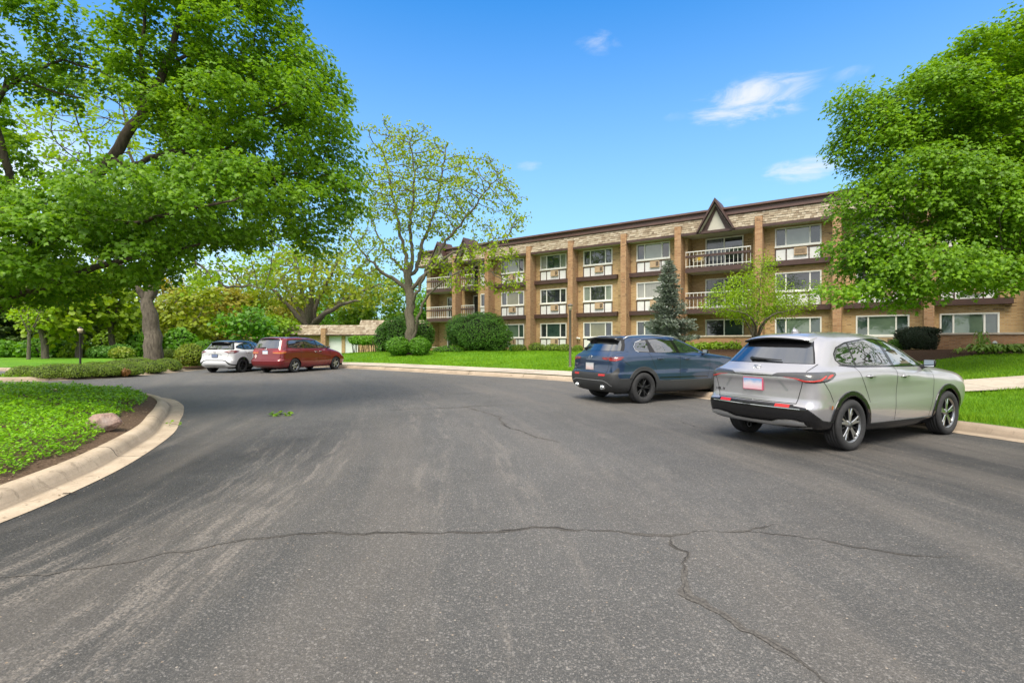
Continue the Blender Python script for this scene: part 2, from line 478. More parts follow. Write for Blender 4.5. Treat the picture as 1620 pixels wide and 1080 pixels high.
def mat_mulch(name,c0=(.030,.017,.010),c1=(.12,.070,.042)):
    t=NT(name); co=t.coord()
    n=t.noise(co,26,6,.75,.5); v=t.vor(t.mapping(co,(1,1.7,1)),42)
    c=t.mix(t.ramp(n,[(.35,0),(.7,1)]),c0,c1)
    c=t.mix(t.ramp(v,[(.1,.5),(.35,0)]),c,(.20,.13,.085))
    return t.done(t.bsdf(c,.95,0,.1,t.bump(n,1.0,.03)))
M_ASPH=mat_asphalt()
M_KERB=mat_concrete('kerb_concrete',(.38,.30,.215),(.53,.435,.325),3.05)
M_KERB2=mat_concrete('kerb_concrete_dark',(.33,.26,.19),(.47,.38,.285),3.05)
M_WALK=mat_concrete('walk_concrete',(.42,.36,.29),(.55,.48,.40),1.5,False)
M_GRASS=mat_grass('lawn_grass',[(.045,.115,.006),(.085,.215,.010),(.135,.30,.016),(.19,.36,.03)])
M_MULCH=mat_mulch('mulch')
M_SOIL=mat_mulch('bare_soil',(.07,.045,.03),(.20,.14,.095))
M_CRACK=simple('crack_fill',(.018,.017,.017),.9,vary=.4,vscale=30)
M_CRACKE=simple('crack_edge',(.085,.077,.068),.9,vary=.6,vscale=70)

m=MB(); m.quad((-400,-120,-.30),(400,-120,-.30),(400,900,-.30),(-400,900,-.30)); o=m.build('ground',M_GRASS); o['kind']='structure'
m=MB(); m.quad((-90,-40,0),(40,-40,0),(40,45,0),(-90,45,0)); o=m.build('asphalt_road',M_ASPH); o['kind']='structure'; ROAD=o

# ---- cracks, as ribbons a few mm proud of the asphalt
def crack(pts, w0, seed, edge=True):
    pl=densify([G(*p)[:2] for p in pts],.015)
    n=len(pl); s=np.arange(n)*.015
    t=np.gradient(pl,axis=0); t/=np.linalg.norm(t,axis=1)[:,None]; nn=np.stack([t[:,1],-t[:,0]],1)
    q=np.stack([s,np.full(n,seed*3.3)],1)
    wob=(vnoise(q,1.6,seed)-.5)*.16+(vnoise(q,6,seed+1)-.5)*.06+(vnoise(q,14,seed+2)-.5)*.045+(vnoise(q,30,seed+5)-.5)*.02
    pl=pl+nn*wob[:,None]
    wd=w0*(.15+1.0*vnoise(q,2.3,seed+3)**1.5+1.3*vnoise(q,11,seed+4)**3)*np.minimum(1,np.minimum(np.arange(n),n-1-np.arange(n))/30+.1)
    gap=np.clip((vnoise(q,1.3,seed+11)-.22)*4,.15,1)
    out=[]
    for k,(mul,z,mt) in enumerate(((4.5,.004,M_CRACKE),(1.0,.008,M_CRACK))):
        if k==0 and not edge: continue
        a=pl+nn*(wd*(gap if k else 1)*mul*.5*(.6+.8*vnoise(q,9,seed+7+k)))[:,None]; b=pl-nn*(wd*(gap if k else 1)*mul*.5*(.6+.8*vnoise(q,9,seed+9+k)))[:,None]
        V=np.vstack([np.c_[a,np.full(n,z)],np.c_[b,np.full(n,z)]])
        i=np.arange(n-1); Fc=np.stack([i,i+n,i+n+1,i+1],1)
        out.append((V,Fc,mt))
    V=np.vstack([o[0] for o in out]); Fs=[];mi=[];b=0
    for k,o in enumerate(out): Fs.append(o[1]+b); b+=len(o[0]); mi+= [k]*len(o[1])
    o=npmesh('crack',V,np.vstack(Fs)[:,::-1],[o[2] for o in out],ROAD,mi=mi); return o
crack([(-30,912),(100,900),(200,886),(300,871),(400,855),(500,845),(600,842),(700,839),(800,838),(870,831),(960,838),(1060,845),(1120,842),(1190,836),(1230,828)],.0075,1)
crack([(1180,838),(1230,848),(1300,856),(1340,864),(1420,872),(1520,878)],.006,2)
crack([(1045,842),(1080,880),(1088,912),(1110,945),(1160,975),(1210,1005),(1262,1040),(1300,1070),(1335,1100)],.012,3)
crack([(735,644),(790,660),(812,678),(845,692),(885,700)],.014,4)
crack([(600,650),(660,646),(735,644),(800,641)],.008,5)
crack([(1000,640),(1040,652),(1090,672),(1150,690)],.008,6,False)

# ---- kerb sweeps
KPROF=[(0,.006),(.20,.010),(.27,.018),(.295,.045),(.315,.095),(.345,.132),(.39,.15),(.50,.152),(.52,.06)]
def kerb(name,pl,mat,prof=KPROF,side=1):
    n=len(pl); rows=[offset(pl,side*d) for d,z in prof]
    s=np.r_[0,np.cumsum(np.linalg.norm(np.diff(pl,axis=0),axis=1))]
    dd=np.r_[0,np.cumsum([math.hypot(prof[i+1][0]-prof[i][0],prof[i+1][1]-prof[i][1]) for i in range(len(prof)-1)])]
    wv=(vnoise(np.c_[s,s*0],.6,3)-.5)*.012
    V=np.vstack([np.c_[r,np.full(n,z)+(wv if z>.05 else 0)] for r,(d,z) in zip(rows,prof)])
    uv=np.vstack([np.c_[s,np.full(n,dd[k])] for k in range(len(prof))])
    Fs=[]
    for k in range(len(prof)-1):
        i=np.arange(n-1); f=np.stack([k*n+i,k*n+i+1,(k+1)*n+i+1,(k+1)*n+i],1); Fs.append(f if side<0 else f[:,::-1])
    Fc=np.vstack(Fs)[:,::-1]
    o=npmesh(name,V,Fc,mat,None,True,uv=uv,kind='structure'); return o
KD=densify(K,.25); KAD=densify(KALL,.25); K2D=densify(np.vstack([K[-1:],CORNER,K2]),.25)
kerb('kerb',KAD,M_KERB2)
# island kerb: outer edge is the road, kerb lies to the LEFT of travel (away from the camera side)
kerb('kerb',densify(ISL,.18),M_KERB,side=-1)

# ---- lawn beyond the kerb
def terrain(name,poly,interior,mat,hf,kind='structure'):
    V2,T=cdt(poly,interior)
    V=np.c_[V2,hf(V2)]
    return npmesh(name,V,T,mat,None,True,kind=kind)
KB=offset(KAD,.505)
poly=np.vstack([KB[::2],[(-75,90),(60,90),(60,-6)]])
gx,gy=np.meshgrid(np.arange(-74,60,1.1),np.arange(-5,89,1.1)); Q=np.c_[gx.ravel(),gy.ravel()]+RNG.uniform(-.25,.25,(gx.size,2))
Q=Q[inpoly(Q,poly)]; Q=Q[polydist(Q,poly,True)>.35]
LAWN_POLY=poly
def lawn_h(Q): 
    return height(Q)+(vnoise(Q,.5)-.5)*.05*np.clip(polydist(Q,KALL)-1,0,1)
terrain('lawn',poly,Q,M_GRASS,lawn_h)

# ---- pavements
def ribbon(name,pl,w0,w1,mat,dz=.02,hf=None,kind='structure',step=.4):
    pl=densify(pl,step); n=len(pl); rows=[offset(pl,d) for d in np.linspace(w0,w1,5)]
    s=np.r_[0,np.cumsum(np.linalg.norm(np.diff(pl,axis=0),axis=1))]
    hf=hf or height
    V=np.vstack([np.c_[r,hf(r)+dz] for r in rows]); uv=np.vstack([np.c_[s,np.full(n,d)] for d in np.linspace(w0,w1,5)])
    Fs=[]
    i=np.arange(n-1)
    for k in range(4): Fs.append(np.stack([k*n+i,(k+1)*n+i,(k+1)*n+i+1,k*n+i+1],1))
    return npmesh(name,V,np.vstack(Fs),mat,None,True,uv=uv,kind=kind)
ks=[i for i in range(len(KD)) if KD[i,1]>15.5]
WALK_PL=KD[ks]
ribbon('pavement',WALK_PL,.52,2.25,M_WALK,.03)
WALK2=catmull([(4.55,15.6),(6.4,13.9),(8.6,12.9),(11,12.35),(14,12.2),(20,12.1),(30,12.1)],8)
ribbon('pavement',WALK2[::-1],-.85,.85,M_WALK,.035)

# ---- island: soil dome, plants grow out of it
ISB=offset(densify(ISL,.18),-.505)
ISL_POLY=np.vstack([ISB,[(-30,-7)]])
def isl_h(Q):
    d=polydist(Q,ISB); return .13+.22*(1-np.exp(-d/1.6))+(vnoise(Q,1.3,4)-.5)*.05*np.clip(d,0,1)
gx,gy=np.meshgrid(np.arange(-30,-3,.4),np.arange(-7,16,.4)); Q=np.c_[gx.ravel(),gy.ravel()]
Q=Q[inpoly(Q,ISL_POLY)]; Q=Q[polydist(Q,ISL_POLY,True)>.15]
terrain('island_soil',ISL_POLY[::2],Q,M_SOIL,isl_h)

# ---- planting beds (bark mulch) a little above the lawn
def bed(pts,name='mulch_bed',dz=.03):
    poly=catmull(pts,6,True); lo=poly.min(0); hi=poly.max(0)
    gx,gy=np.meshgrid(np.arange(lo[0],hi[0],.5),np.arange(lo[1],hi[1],.5)); Q=np.c_[gx.ravel(),gy.ravel()]
    Q=Q[inpoly(Q,poly)]; Q=Q[polydist(Q,poly,True)>.2]
    def hf(Q):
        d=polydist(Q,poly,True); return lawn_h(Q)+dz*np.clip(d/.12,0.3,1)+.05*np.clip(d,0,1)
    o=terrain(name,poly,Q,M_MULCH,hf); return poly
BED_R=bed([(11.6,17.8),(14.5,17.6),(18.5,17.9),(26,17.5),(27,21.5),(21,24.2),(16,26.6),(11.5,29.5),(9.2,28.6),(10.5,22)])
BED_L=bed([(-16.6,27.6),(-16.95,24),(-16.9,21),(-17.6,19.8),(-19.3,19.5),(-20.2,21),(-20.5,25),(-18.5,28.2)],dz=.02)
# ============================================================ apartment building
def mat_brick(name,cols,mortar,dark=.35):
    t=NT(name); g=t.sep(t.coord())
    v=t.comb(t.math('ADD',g[0],g[1]),g[2],0)
    b=t.n('ShaderNodeTexBrick'); b.inputs['Scale'].default_value=1; b.inputs['Brick Width'].default_value=.21
    b.inputs['Row Height'].default_value=.07; b.inputs['Mortar Size'].default_value=.009; b.inputs['Mortar Smooth'].default_value=.2
    b.inputs['Color1'].default_value=(0,0,0,1); b.inputs['Color2'].default_value=(1,1,1,1); b.inputs['Mortar'].default_value=(.5,.5,.5,1)
    b.offset=.5
    t.l(v,b.inputs['Vector'])
    cell=t.comb(t.math('FLOOR',t.math('DIVIDE',t.math('ADD',g[0],g[1]),.21)),t.math('FLOOR',t.math('DIVIDE',g[2],.07)),0)
    wn=t.n('ShaderNodeTexWhiteNoise',noise_dimensions='2D'); t.l(cell,wn.inputs['Vector'])
    big=t.noise(t.coord(),.55,4,.6)
    f=t.math('ADD',t.math('MULTIPLY',wn.outputs['Value'],.6),t.math('MULTIPLY',t.math('SUBTRACT',big,.3),.8),clamp=True)
    n=len(cols); c=t.ramp(f,[(i/(n-1),q) for i,q in enumerate(cols)])
    # burnt headers scattered in clusters
    clus=t.noise(t.mapping(t.coord(),(1,1,2.2)),1.1,2)
    dk=t.math('MULTIPLY',t.ramp(t.sep(wn.outputs['Color'])[1],[(.80,0),(.82,1)]),t.ramp(clus,[(.48,0),(.62,1)]))
    c=t.mix(t.math('MULTIPLY',dk,dark*2),c,(.075,.045,.028))
    dash=t.noise(t.mapping(t.comb(t.math('ADD',g[0],g[1]),0,g[2]),(3.2,1,13)),1.0,4,.7)
    c=t.mix(t.math('MULTIPLY',t.ramp(dash,[(.57,0),(.67,1)]),dark*1.5),c,(.13,.075,.04))
    c=t.mix(t.math('MULTIPLY',t.ramp(dash,[(.34,1),(.45,0)]),.40),c,[min(1,q*1.25) for q in cols[2]])
    c=t.mix(b.outputs['Fac'],c,mortar)
    h=t.math('SUBTRACT',t.math('ADD',1.0,t.math('MULTIPLY',dk,1.5)),b.outputs['Fac'])
    return t.done(t.bsdf(c,.88,0,.2,t.bump(h,.6,.012)))
M_BRICK=mat_brick('tan_brick',[(.30,.175,.075),(.42,.265,.118),(.50,.335,.165),(.37,.215,.092)],(.40,.32,.22))
M_BRICKO=mat_brick('orange_brick',[(.29,.145,.072),(.38,.205,.10),(.45,.275,.15),(.29,.135,.066)],(.34,.25,.18),.25)
M_BRICKD=mat_brick('garden_wall_brick',[(.23,.115,.055),(.32,.17,.08),(.37,.21,.105),(.26,.12,.055)],(.28,.21,.15))
def mat_shake(name):
    t=NT(name); g=t.n('ShaderNodeNewGeometry'); r=g.outputs['Random Per Island']
    nz=t.noise(t.mapping(t.coord(),(30,30,3)),1.5,5,.7)
    c=t.ramp(r,[(0,(.21,.165,.115)),(.35,(.31,.26,.185)),(.7,(.39,.34,.25)),(1,(.46,.41,.32))])
    c=t.mix(t.math('MULTIPLY',t.ramp(nz,[(.35,0),(.65,1)]),.55),c,(.14,.10,.065))
    return t.done(t.bsdf(c,.9,0,.15,t.bump(nz,.5,.01)))
M_SHAKE=mat_shake('wood_shakes')
M_BROWN=simple('brown_paint',(.060,.030,.024),.55,vary=.25,vscale=3)
M_BROWNM=simple('brown_metal_cap',(.115,.062,.050),.45,vary=.15,vscale=1.5)
M_WHITE=simple('white_paint',(.72,.71,.66),.5,vary=.06,vscale=5)
M_PANEL=simple('white_panel',(.68,.68,.66),.6,vary=.08,vscale=3)
M_SOFF=simple('cream_soffit',(.50,.47,.40),.7,vary=.08,vscale=3)
M_ACB=simple('beige_grille',(.44,.31,.19),.6,vary=.12,vscale=9)
M_ACD=simple('grille_dark',(.05,.035,.025),.7)
M_STONE=simple('limestone_cap',(.46,.40,.32),.8,vary=.18,vscale=4,bump=.2)
M_ROOFD=simple('roof_membrane',(.12,.11,.10),.9)
M_DARKIN=simple('dark_interior',(.012,.013,.014),.6)
def mat_glass(name,c0,c1,rough=.03,stripes=0):
    t=NT(name); co=t.coord(); n=t.noise(co,1.2,3)
    c=t.mix(t.ramp(n,[(.35,0),(.65,1)]),c0,c1)
    if stripes:
        g=t.sep(co); w=t.math('SINE',t.math('MULTIPLY',t.math('ADD',g[0],t.math('MULTIPLY',n,.05)),stripes))
        c=t.mix(t.math('MULTIPLY_ADD',w,.16,.2),c,[q*.55 for q in c0])
    wob=t.noise(co,.9,1)
    b=t.bsdf(c,rough,0,.8,t.bump(wob,.05,.1),**{'Coat Weight':.8,'Coat Roughness':.01,'Coat IOR':1.55})
    return t.done(b)
GL=[mat_glass('window_dark_glass',(.014,.018,.020),(.035,.042,.045)),
    mat_glass('window_blind_glass',(.17,.20,.17),(.22,.25,.21)),
    mat_glass('window_tinted_glass',(.020,.040,.034),(.045,.075,.06)),
    mat_glass('window_curtain_glass',(.22,.22,.19),(.32,.32,.28),.03,55),
    mat_glass('window_green_blind_glass',(.085,.13,.09),(.13,.185,.125)),
    mat_glass('window_olive_blind_glass',(.12,.115,.05),(.17,.16,.075))]
M_SCREEN=mat_glass('insect_screen',(.022,.030,.032),(.040,.052,.052),.22)

bang=math.atan2(FD[1],FD[0])
BLD=thing('apartment_building','long three storey tan brick apartment building with shake mansard roof and brown trim','apartment building',(FAC0[0],FAC0[1],0),bang)
def bl(px,py,out=0.0):
    """photo pixel -> (u, z) on the plane standing `out` metres in front of the facade"""
    o=FAC0-FN*out; s=(px-CX)/F
    # o+FD*u = (s*Y, Y)
    A=np.array([[FD[0],-s],[FD[1],-1.0]]); u,Y=np.linalg.solve(A,-o)
    return u, CH+(CY-py)*Y/F
U0,U1=-13.9,36.0
REC=[(-13.4,-9.95,1.1),(-9.25,-7.75,1.1),(9.85,13.75,1.0)]     # recessed balcony bays
PO=.86
PIL=[-9.75,-6.15]+[float(bl(px,540,PO)[0]) for px in (835.5,902,986,1072,1200,1324,1470)]+[25.9,29.9]
PIL[2]=min(PIL[2],-2.0)
WINS=[(-5.25,-2.98),(-1.45,.88),(2.3,4.6),(6.4,8.72),(14.95,17.3),(18.9,21.2),(22.4,24.6),(26.6,28.9),(30.6,32.9)]
ZW=[(1.80,2.90),(4.42,5.53),(7.05,8.15)]
ZP=[(1.05,1.72),(3.60,4.30),(6.22,6.93)]
BASE=-.2; TOPW=8.27
holes=[]
for a,b in WINS:
    for (z0,z1) in ZW: holes.append((a,b,z0,z1))
NW=(-7.45,-6.5)                                                 # narrow window column near the far end
for (z0,z1) in ZW[1:]: holes.append((*NW,z0,z1))
wall=MB()
def wallgrid(mb,u0,u1,z0,z1,holes,v,reveal=.11,m=0):
    us=sorted({u0,u1,*[h[0] for h in holes],*[h[1] for h in holes]}); zs=sorted({z0,z1,*[h[2] for h in holes],*[h[3] for h in holes]})
    us=[u for u in us if u0<=u<=u1]; zs=[z for z in zs if z0<=z<=z1]
    for a,b in zip(us[:-1],us[1:]):
        for c,d in zip(zs[:-1],zs[1:]):
            mu,mz=(a+b)/2,(c+d)/2
            if any(h[0]<mu<h[1] and h[2]<mz<h[3] for h in holes): continue
            mb.quad((a,v,c),(b,v,c),(b,v,d),(a,v,d),m)
    for h in holes:
        a,b,c,d=h
        if a<u0 or b>u1: continue
        w=v+reveal
        mb.quad((a,v,c),(a,v,d),(a,w,d),(a,w,c),m); mb.quad((b,v,c),(b,w,c),(b,w,d),(b,v,d),m)
        mb.quad((a,v,c),(a,w,c),(b,w,c),(b,v,c),m); mb.quad((a,v,d),(b,v,d),(b,w,d),(a,w,d),m)
cuts=[U0]+[q for r in REC for q in r[:2]]+[U1]
for i in range(0,len(cuts),2):
    a,b=cuts[i],cuts[i+1]
    wallgrid(wall,a,b,BASE,TOPW,[h for h in holes if a<=h[0] and h[1]<=b],0)
for a,b,dv in REC:
    hs_=[]
    wallgrid(wall,a,b,BASE,TOPW,hs_,dv)
    wall.quad((a,0,BASE),(a,dv,BASE),(a,dv,TOPW),(a,0,TOPW)); wall.quad((b,dv,BASE),(b,0,BASE),(b,0,TOPW),(b,dv,TOPW))
DEP=15
wall.quad((U0,DEP,BASE),(U0,0,BASE),(U0,0,TOPW),(U0,DEP,TOPW)); wall.quad((U1,0,BASE),(U1,DEP,BASE),(U1,DEP,TOPW),(U1,0,TOPW))
wall.quad((U1,DEP,BASE),(U0,DEP,BASE),(U0,DEP,TOPW),(U1,DEP,TOPW))
wall.build('wall',M_BRICK,BLD)
# pilasters: orange brick, run up through the eave
for k,u in enumerate(PIL):
    p=MB(); top=8.86
    p.box((u-.20,-PO,BASE),(u+.20,-.004,top)); p.build('pilaster',M_BRICKO,BLD)
    c=MB(); c.box((u-.21,-PO-.01,top+.002),(u+.21,.0,top+.05)); c.build('pilaster_cap',M_STONE,BLD)
# ---- windows
def pane_frame(mb,a,b,z0,z1,v,w=.06,d=.05):
    mb.box((a,v-d,z0),(a+w,v,z1)); mb.box((b-w,v-d,z0),(b,v,z1))
    mb.box((a+w,v-d,z0),(b-w,v,z0+w)); mb.box((a+w,v-d,z1-w),(b-w,v,z1))
def window(a,b,z0,z1,panes,v=.08,parent=BLD,name='window',split=(.24,.76)):
    f=MB(); g=.07
    pane_frame(f,a,b,z0,z1,v,g,.115)
    W=b-a; xs=[a+g]+[a+W*s for s in split]+[b-g]
    for x in xs[1:-1]: f.box((x-.035,v-.075,z0+g),(x+.035,v,z1-g))
    f.box((a-.02,v-.165,z0-.065),(b+.02,v-.02,z0-.002))     # sill
    o=f.build(name,M_WHITE,parent)
    for i,(p,q) in enumerate(zip(xs[:-1],xs[1:])):
        e=.035 if i>0 else 0; e2=.035 if i<len(xs)-2 else 0
        m=MB(); m.quad((p+e,v-.03,z0+g),(q-e2,v-.03,z0+g),(q-e2,v-.03,z1-g),(p+e,v-.03,z1-g))
        m.build('pane',panes[i],o)
    return o
S=M_SCREEN; D,B_,T_,C_,GB,OB=GL
PAN={0:[[T_,GB,T_],[D,OB,D],[D,B_,D]],1:[[D,T_,D],[D,D,D],[C_,T_,B_]],2:[[D,OB,D],[B_,D,B_],[D,D,D]],3:[[D,T_,D],[C_,C_,C_],[D,B_,D]],
     4:[[T_,GB,T_],[D,D,D],[S,B_,S]],5:[[T_,GB,T_],[D,D,D],[D,B_,D]],6:[[T_,GB,T_],[T_,GB,T_],[D,B_,D]],7:[[D,GB,D],[D,T_,D],[D,B_,D]],8:[[D,T_,D],[D,T_,D],[D,T_,D]]}
def ac_unit(u,z,h=.40,w=.64,out=.13,wide=False):
    m=MB(); m.m=0
    m.box((u-w/2,-out,z),(u+w/2,-.012,z+h),0,.008)
    m.m=1; n=6; x0,x1=(u+w*.14,u+w/2-.05) if not wide else (u-w/2+.05,u+w/2-.05)
    for k in range(n):
        zz=z+.05+(h-.1)*k/n; m.box((x0,-out-.004,zz),(x1,-out+.02,zz+(h-.1)/n*(.72 if not wide else .45)),1)
    m.m=0; m.box((u-w/2-.01,-out-.012,z-.02),(u+w/2+.01,-.012,z-.002),0)
    m.build('air_conditioner',[M_ACB,M_ACD],BLD)
for i,(a,b) in enumerate(WINS):
    for fl in range(3):
        window(a,b,*ZW[fl],PAN[i][fl])
        z0,z1=ZP[fl]; W=b-a; xs=[a]+[a+W*s for s in (.25,.74)]+[b]
        m=MB(); m.m=0
        m.box((a,-.022,z0),(b,.02,z1),0); m.build('spandrel_panel',M_PANEL,BLD)
        m=MB()
        for x in xs: 
            q=min(max(x,a+.025),b-.025); m.box((q-.03,-.05,z0),(q+.03,-.024,z1))
        m.box((a+.06,-.046,z1-.045),(b-.06,-.025,z1)); m.build('panel_trim',M_BROWN,BLD)
        if fl>0:
            m=MB(); m.box((a-.55 if i not in (4,) else a-.6,-.30,z0-.31),(b+.45,-.0,z0-.012)); m.build('ledge_beam',M_BROWN,BLD)
        uc=a+W*.56
        if not (i==4 and fl==1): ac_unit(uc if i>0 else a+W*.5, z1-.42,wide=(i in (4,7)))
for fl in (1,2):
    window(*NW,*ZW[fl],[D,D],split=(.5,))
    m=MB(); m.box((NW[0],-.022,ZP[fl][0]),(NW[1],.02,ZP[fl][1])); m.build('spandrel_panel',M_PANEL,BLD)
# ---- recessed balcony bays
def sliding_door(a,b,z0,z1,v,pan,name='balcony_door'):
    return window(a,b,z0,z1,pan,v=v-.03,name=name,split=(.5,))
def balcony(a,b,z,vfront=-.52,dv=1.0,soff=True):
    m=MB(); m.box((a-.02,vfront,z-.32),(b+.02,dv-.005,z-.02)); o=m.build('balcony',M_BROWN,BLD)
    m=MB(); y=vfront+.05; zt=z+1.02
    m.box((a,y-.03,zt-.05),(b,y+.03,zt)); m.box((a,y-.02,z+.06),(b,y+.02,z+.10))
    n=max(3,int((b-a)/.235)); 
    for k in range(n+1):
        u=a+.02+(b-a-.04)*k/n; m.box((u-.011,y-.011,z-.02),(u+.011,y+.011,zt-.05))
    m.build('railing',M_WHITE,o)
    m=MB(); m.box((a,y-.065,z+.62),(b,y-.033,z+.76)); m.build('rail_board',M_BROWN,o)
    m=MB(); m.quad((a+.05,vfront+.06,z-.325),(a+.05,dv-.02,z-.325),(b-.05,dv-.02,z-.325),(b-.05,vfront+.06,z-.325)); m.build('soffit',M_SOFF,o)
    return o
ZB=[0.95,3.58,6.20]
for (a,b,dv),(da,db) in zip(REC,((-12.2,-10.2),(-9.1,-7.95),(10.75,13.05))):
    for fl in (0,1,2):
        pan=[D,T_] if (fl+int(a))%2 else [S,D]
        if fl==2: pan=[M_SCREEN,GL[0]]
        sliding_door(da,db,ZB[fl]+.02,ZB[fl]+1.98,dv,pan)
        if fl: balcony(a+.02,b-.02,ZB[fl],dv=dv)
# ---- eave, shakes, cap
EO=.78
eave=MB()
eave.box((U0-.5,-EO,8.235),(U1,0.0,8.262)); 
eave.build('soffit',M_SOFF,BLD)
for (a,b,dv) in REC:
    m=MB(); m.quad((a,.0,8.24),(a,dv,8.24),(b,dv,8.24),(b,.0,8.24)); m.build('soffit',M_SOFF,BLD)
m=MB(); m.box((U0-.52,-EO-.04,8.20),(U1,-EO,8.36)); m.build('eave_board',M_BROWN,BLD)
GAB=[(11.78,1.14),(-11.6,1.2),(-8.55,1.1)]
sh=MB()
NR=6; z0s,z1s=8.36,9.24; o0,o1=EO-.02,.36
for r in range(NR):
    za=z0s+(z1s-z0s)*r/NR; zb=z0s+(z1s-z0s)*(r+1.25)/NR
    oa=o0+(o1-o0)*r/NR; ob=o0+(o1-o0)*(r+1.25)/NR
    u=U0-.5
    while u<U1:
        w_=random.uniform(.12,.34); t0=random.uniform(.028,.055); dz=random.uniform(-.018,.018)
        # skip behind the gables
        zz=(za+zb)/2
        skip=False
        for gu,gh in GAB:
            half=gh*(10.30-zz)/(10.30-8.3)
            if abs(u+w_/2-gu)<half-.15: skip=True
        if not skip:
            a,b=u+.004,u+w_-.004
            sh.add([(a,-oa-t0,za+dz),(b,-oa-t0,za+dz),(b,-ob-.004,zb),(a,-ob-.004,zb),(a,-oa+.03,za+dz),(b,-oa+.03,za+dz),(b,-ob+.02,zb),(a,-ob+.02,zb)],
               [(0,1,2,3),(4,0,3,7),(1,5,6,2),(5,4,7,6),(4,5,1,0),(3,2,6,7)],0,False)
        u+=w_
sh.build('shake_roof',M_SHAKE,BLD)
m=MB(); m.add([(U0-.45,-.33,8.3),(U1,-.33,8.3),(U1,-.33,9.3),(U0-.45,-.33,9.3)],[(0,1,2,3)]); m.build('roof_backing',M_ROOFD,BLD)
m=MB()
m.box((U0-.5,-.50,9.25),(U1,-.02,9.40)); m.box((U0-.5,-.42,9.402),(U1,.04,9.58)); m.box((U0-.5,-.64,9.582),(U1,.1,9.70))
m.build('roof_cornice',M_BROWNM,BLD)
m=MB(); m.box((U0-.4,.12,9.3),(U1,DEP,9.45)); m.build('roof',M_ROOFD,BLD)
# left end of the mansard
m=MB(); m.add([(U0-.52,-EO,8.3),(U0-.52,-.36,9.24),(U0-.52,DEP,9.24),(U0-.52,DEP,8.3)],[(0,1,2,3)]); m.build('roof_end',M_SHAKE,BLD)
# ---- gables over the balconies
def gable(u,h,apex=10.30,zb=8.28,out=1.0):
    def tri(s,ap,z): return [(u-s,z),(u+s,z),(u,ap)]
    g=MB(); th=.11
    # two sloping brown planes: roof skin with thickness, running back into the roof
    for sg in (-1,1):
        ang=math.atan2(apex-zb,h); dx,dz=math.sin(ang)*th,math.cos(ang)*th
        A=(u+sg*h,zb); B=(u,apex)
        A2=(u+sg*(h+.0)-sg*dx*1.0,zb); B2=(u,apex-th/math.cos(ang))
        V=[]
        for v in (-out,.9):
            for q in (A,B,B2,A2): V.append((q[0],v,q[1]))
        Fs=[(0,1,2,3),(7,6,5,4),(0,4,5,1),(1,5,6,2),(2,6,7,3),(3,7,4,0)]
        if sg>0: Fs=[f[::-1] for f in Fs]
        g.add(V,Fs,0,False)
    o=g.build('gable',M_BROWN,BLD)
    s2=h*.80; ap2=apex-.42
    m=MB(); m.add([(u-s2+.3,-.60,zb+.02),(u+s2-.3,-.60,zb+.02),(u,-.60,ap2-.25)],[(0,1,2)]); m.build('gable_panel',M_SOFF,o)
    # inner trim of the recess
    m=MB()
    for sg in (-1,1):
        m.add([(u+sg*(s2+.02),-.64,zb),(u+sg*(s2-.32),-.64,zb),(u,-.64,ap2-.27),(u,-.64,ap2+.08)],[(0,1,2,3) if sg<0 else (3,2,1,0)],0,False)
    m.box((u-s2,-.64,zb-.07),(u+s2,-.56,zb+.018))
    m.build('gable_trim',M_BROWN,o)
    # cream lining of the cheeks
    m=MB()
    for sg in (-1,1):
        e=.012
        a=(u+sg*(h-.19),zb+.0); b=(u,apex-.40)
        m.add([(a[0],-out+.03,a[1]),(b[0],-out+.03,b[1]),(b[0],-.61,b[1]),(a[0],-.61,a[1])],[(0,1,2,3) if sg<0 else (3,2,1,0)],0,False)
    m.build('gable_lining',M_SOFF,o)
for gu,gh in GAB: gable(gu,gh)

# ---- things on the balconies (top-level: they stand on it)
def bw(u,v,z): 
    q=FAC0+FD*u+FN*v; return (float(q[0]),float(q[1]),z)
M_CHAIR=simple('weathered_chair',(.62,.53,.36),.6,vary=.1); M_YEL=simple('yellow_cushion',(.70,.48,.07),.8,vary=.15); M_TERRA=simple('terracotta',(.40,.12,.05),.8,vary=.2)
M_NAVY=simple('navy_plastic',(.02,.035,.07),.5)
c=thing('garden_chair','pale wooden garden chair with yellow cushion on the top balcony beneath the gable','chair',bw(10.55,.05,6.19),bang)
m=MB(); m.box((-.28,-.25,.38),(.28,.25,.43),0,.008); m.build('seat',M_CHAIR,c)
m=MB(); 
for k in range(5): m.box((-.26+k*.115,.20,.44),(-.20+k*.115,.24,.92))
m.box((-.28,.19,.90),(.28,.25,.98)); m.build('backrest',M_CHAIR,c)
for sx in (-1,1):
    for sy in (-1,1):
        m=MB(); m.box((sx*.25-.025,sy*.22-.025,0),(sx*.25+.025,sy*.22+.025,.38)); m.build('leg',M_CHAIR,c)
    m=MB(); m.box((sx*.31-.03,-.26,.60),(sx*.31+.03,.24,.64)); m.box((sx*.31-.025,-.24,.43),(sx*.31+.025,-.19,.60)); m.build('armrest',M_CHAIR,c)
m=MB(); m.box((-.18,.15,.55),(.18,.19,.86),0,.02); m.build('cushion',M_YEL,c)
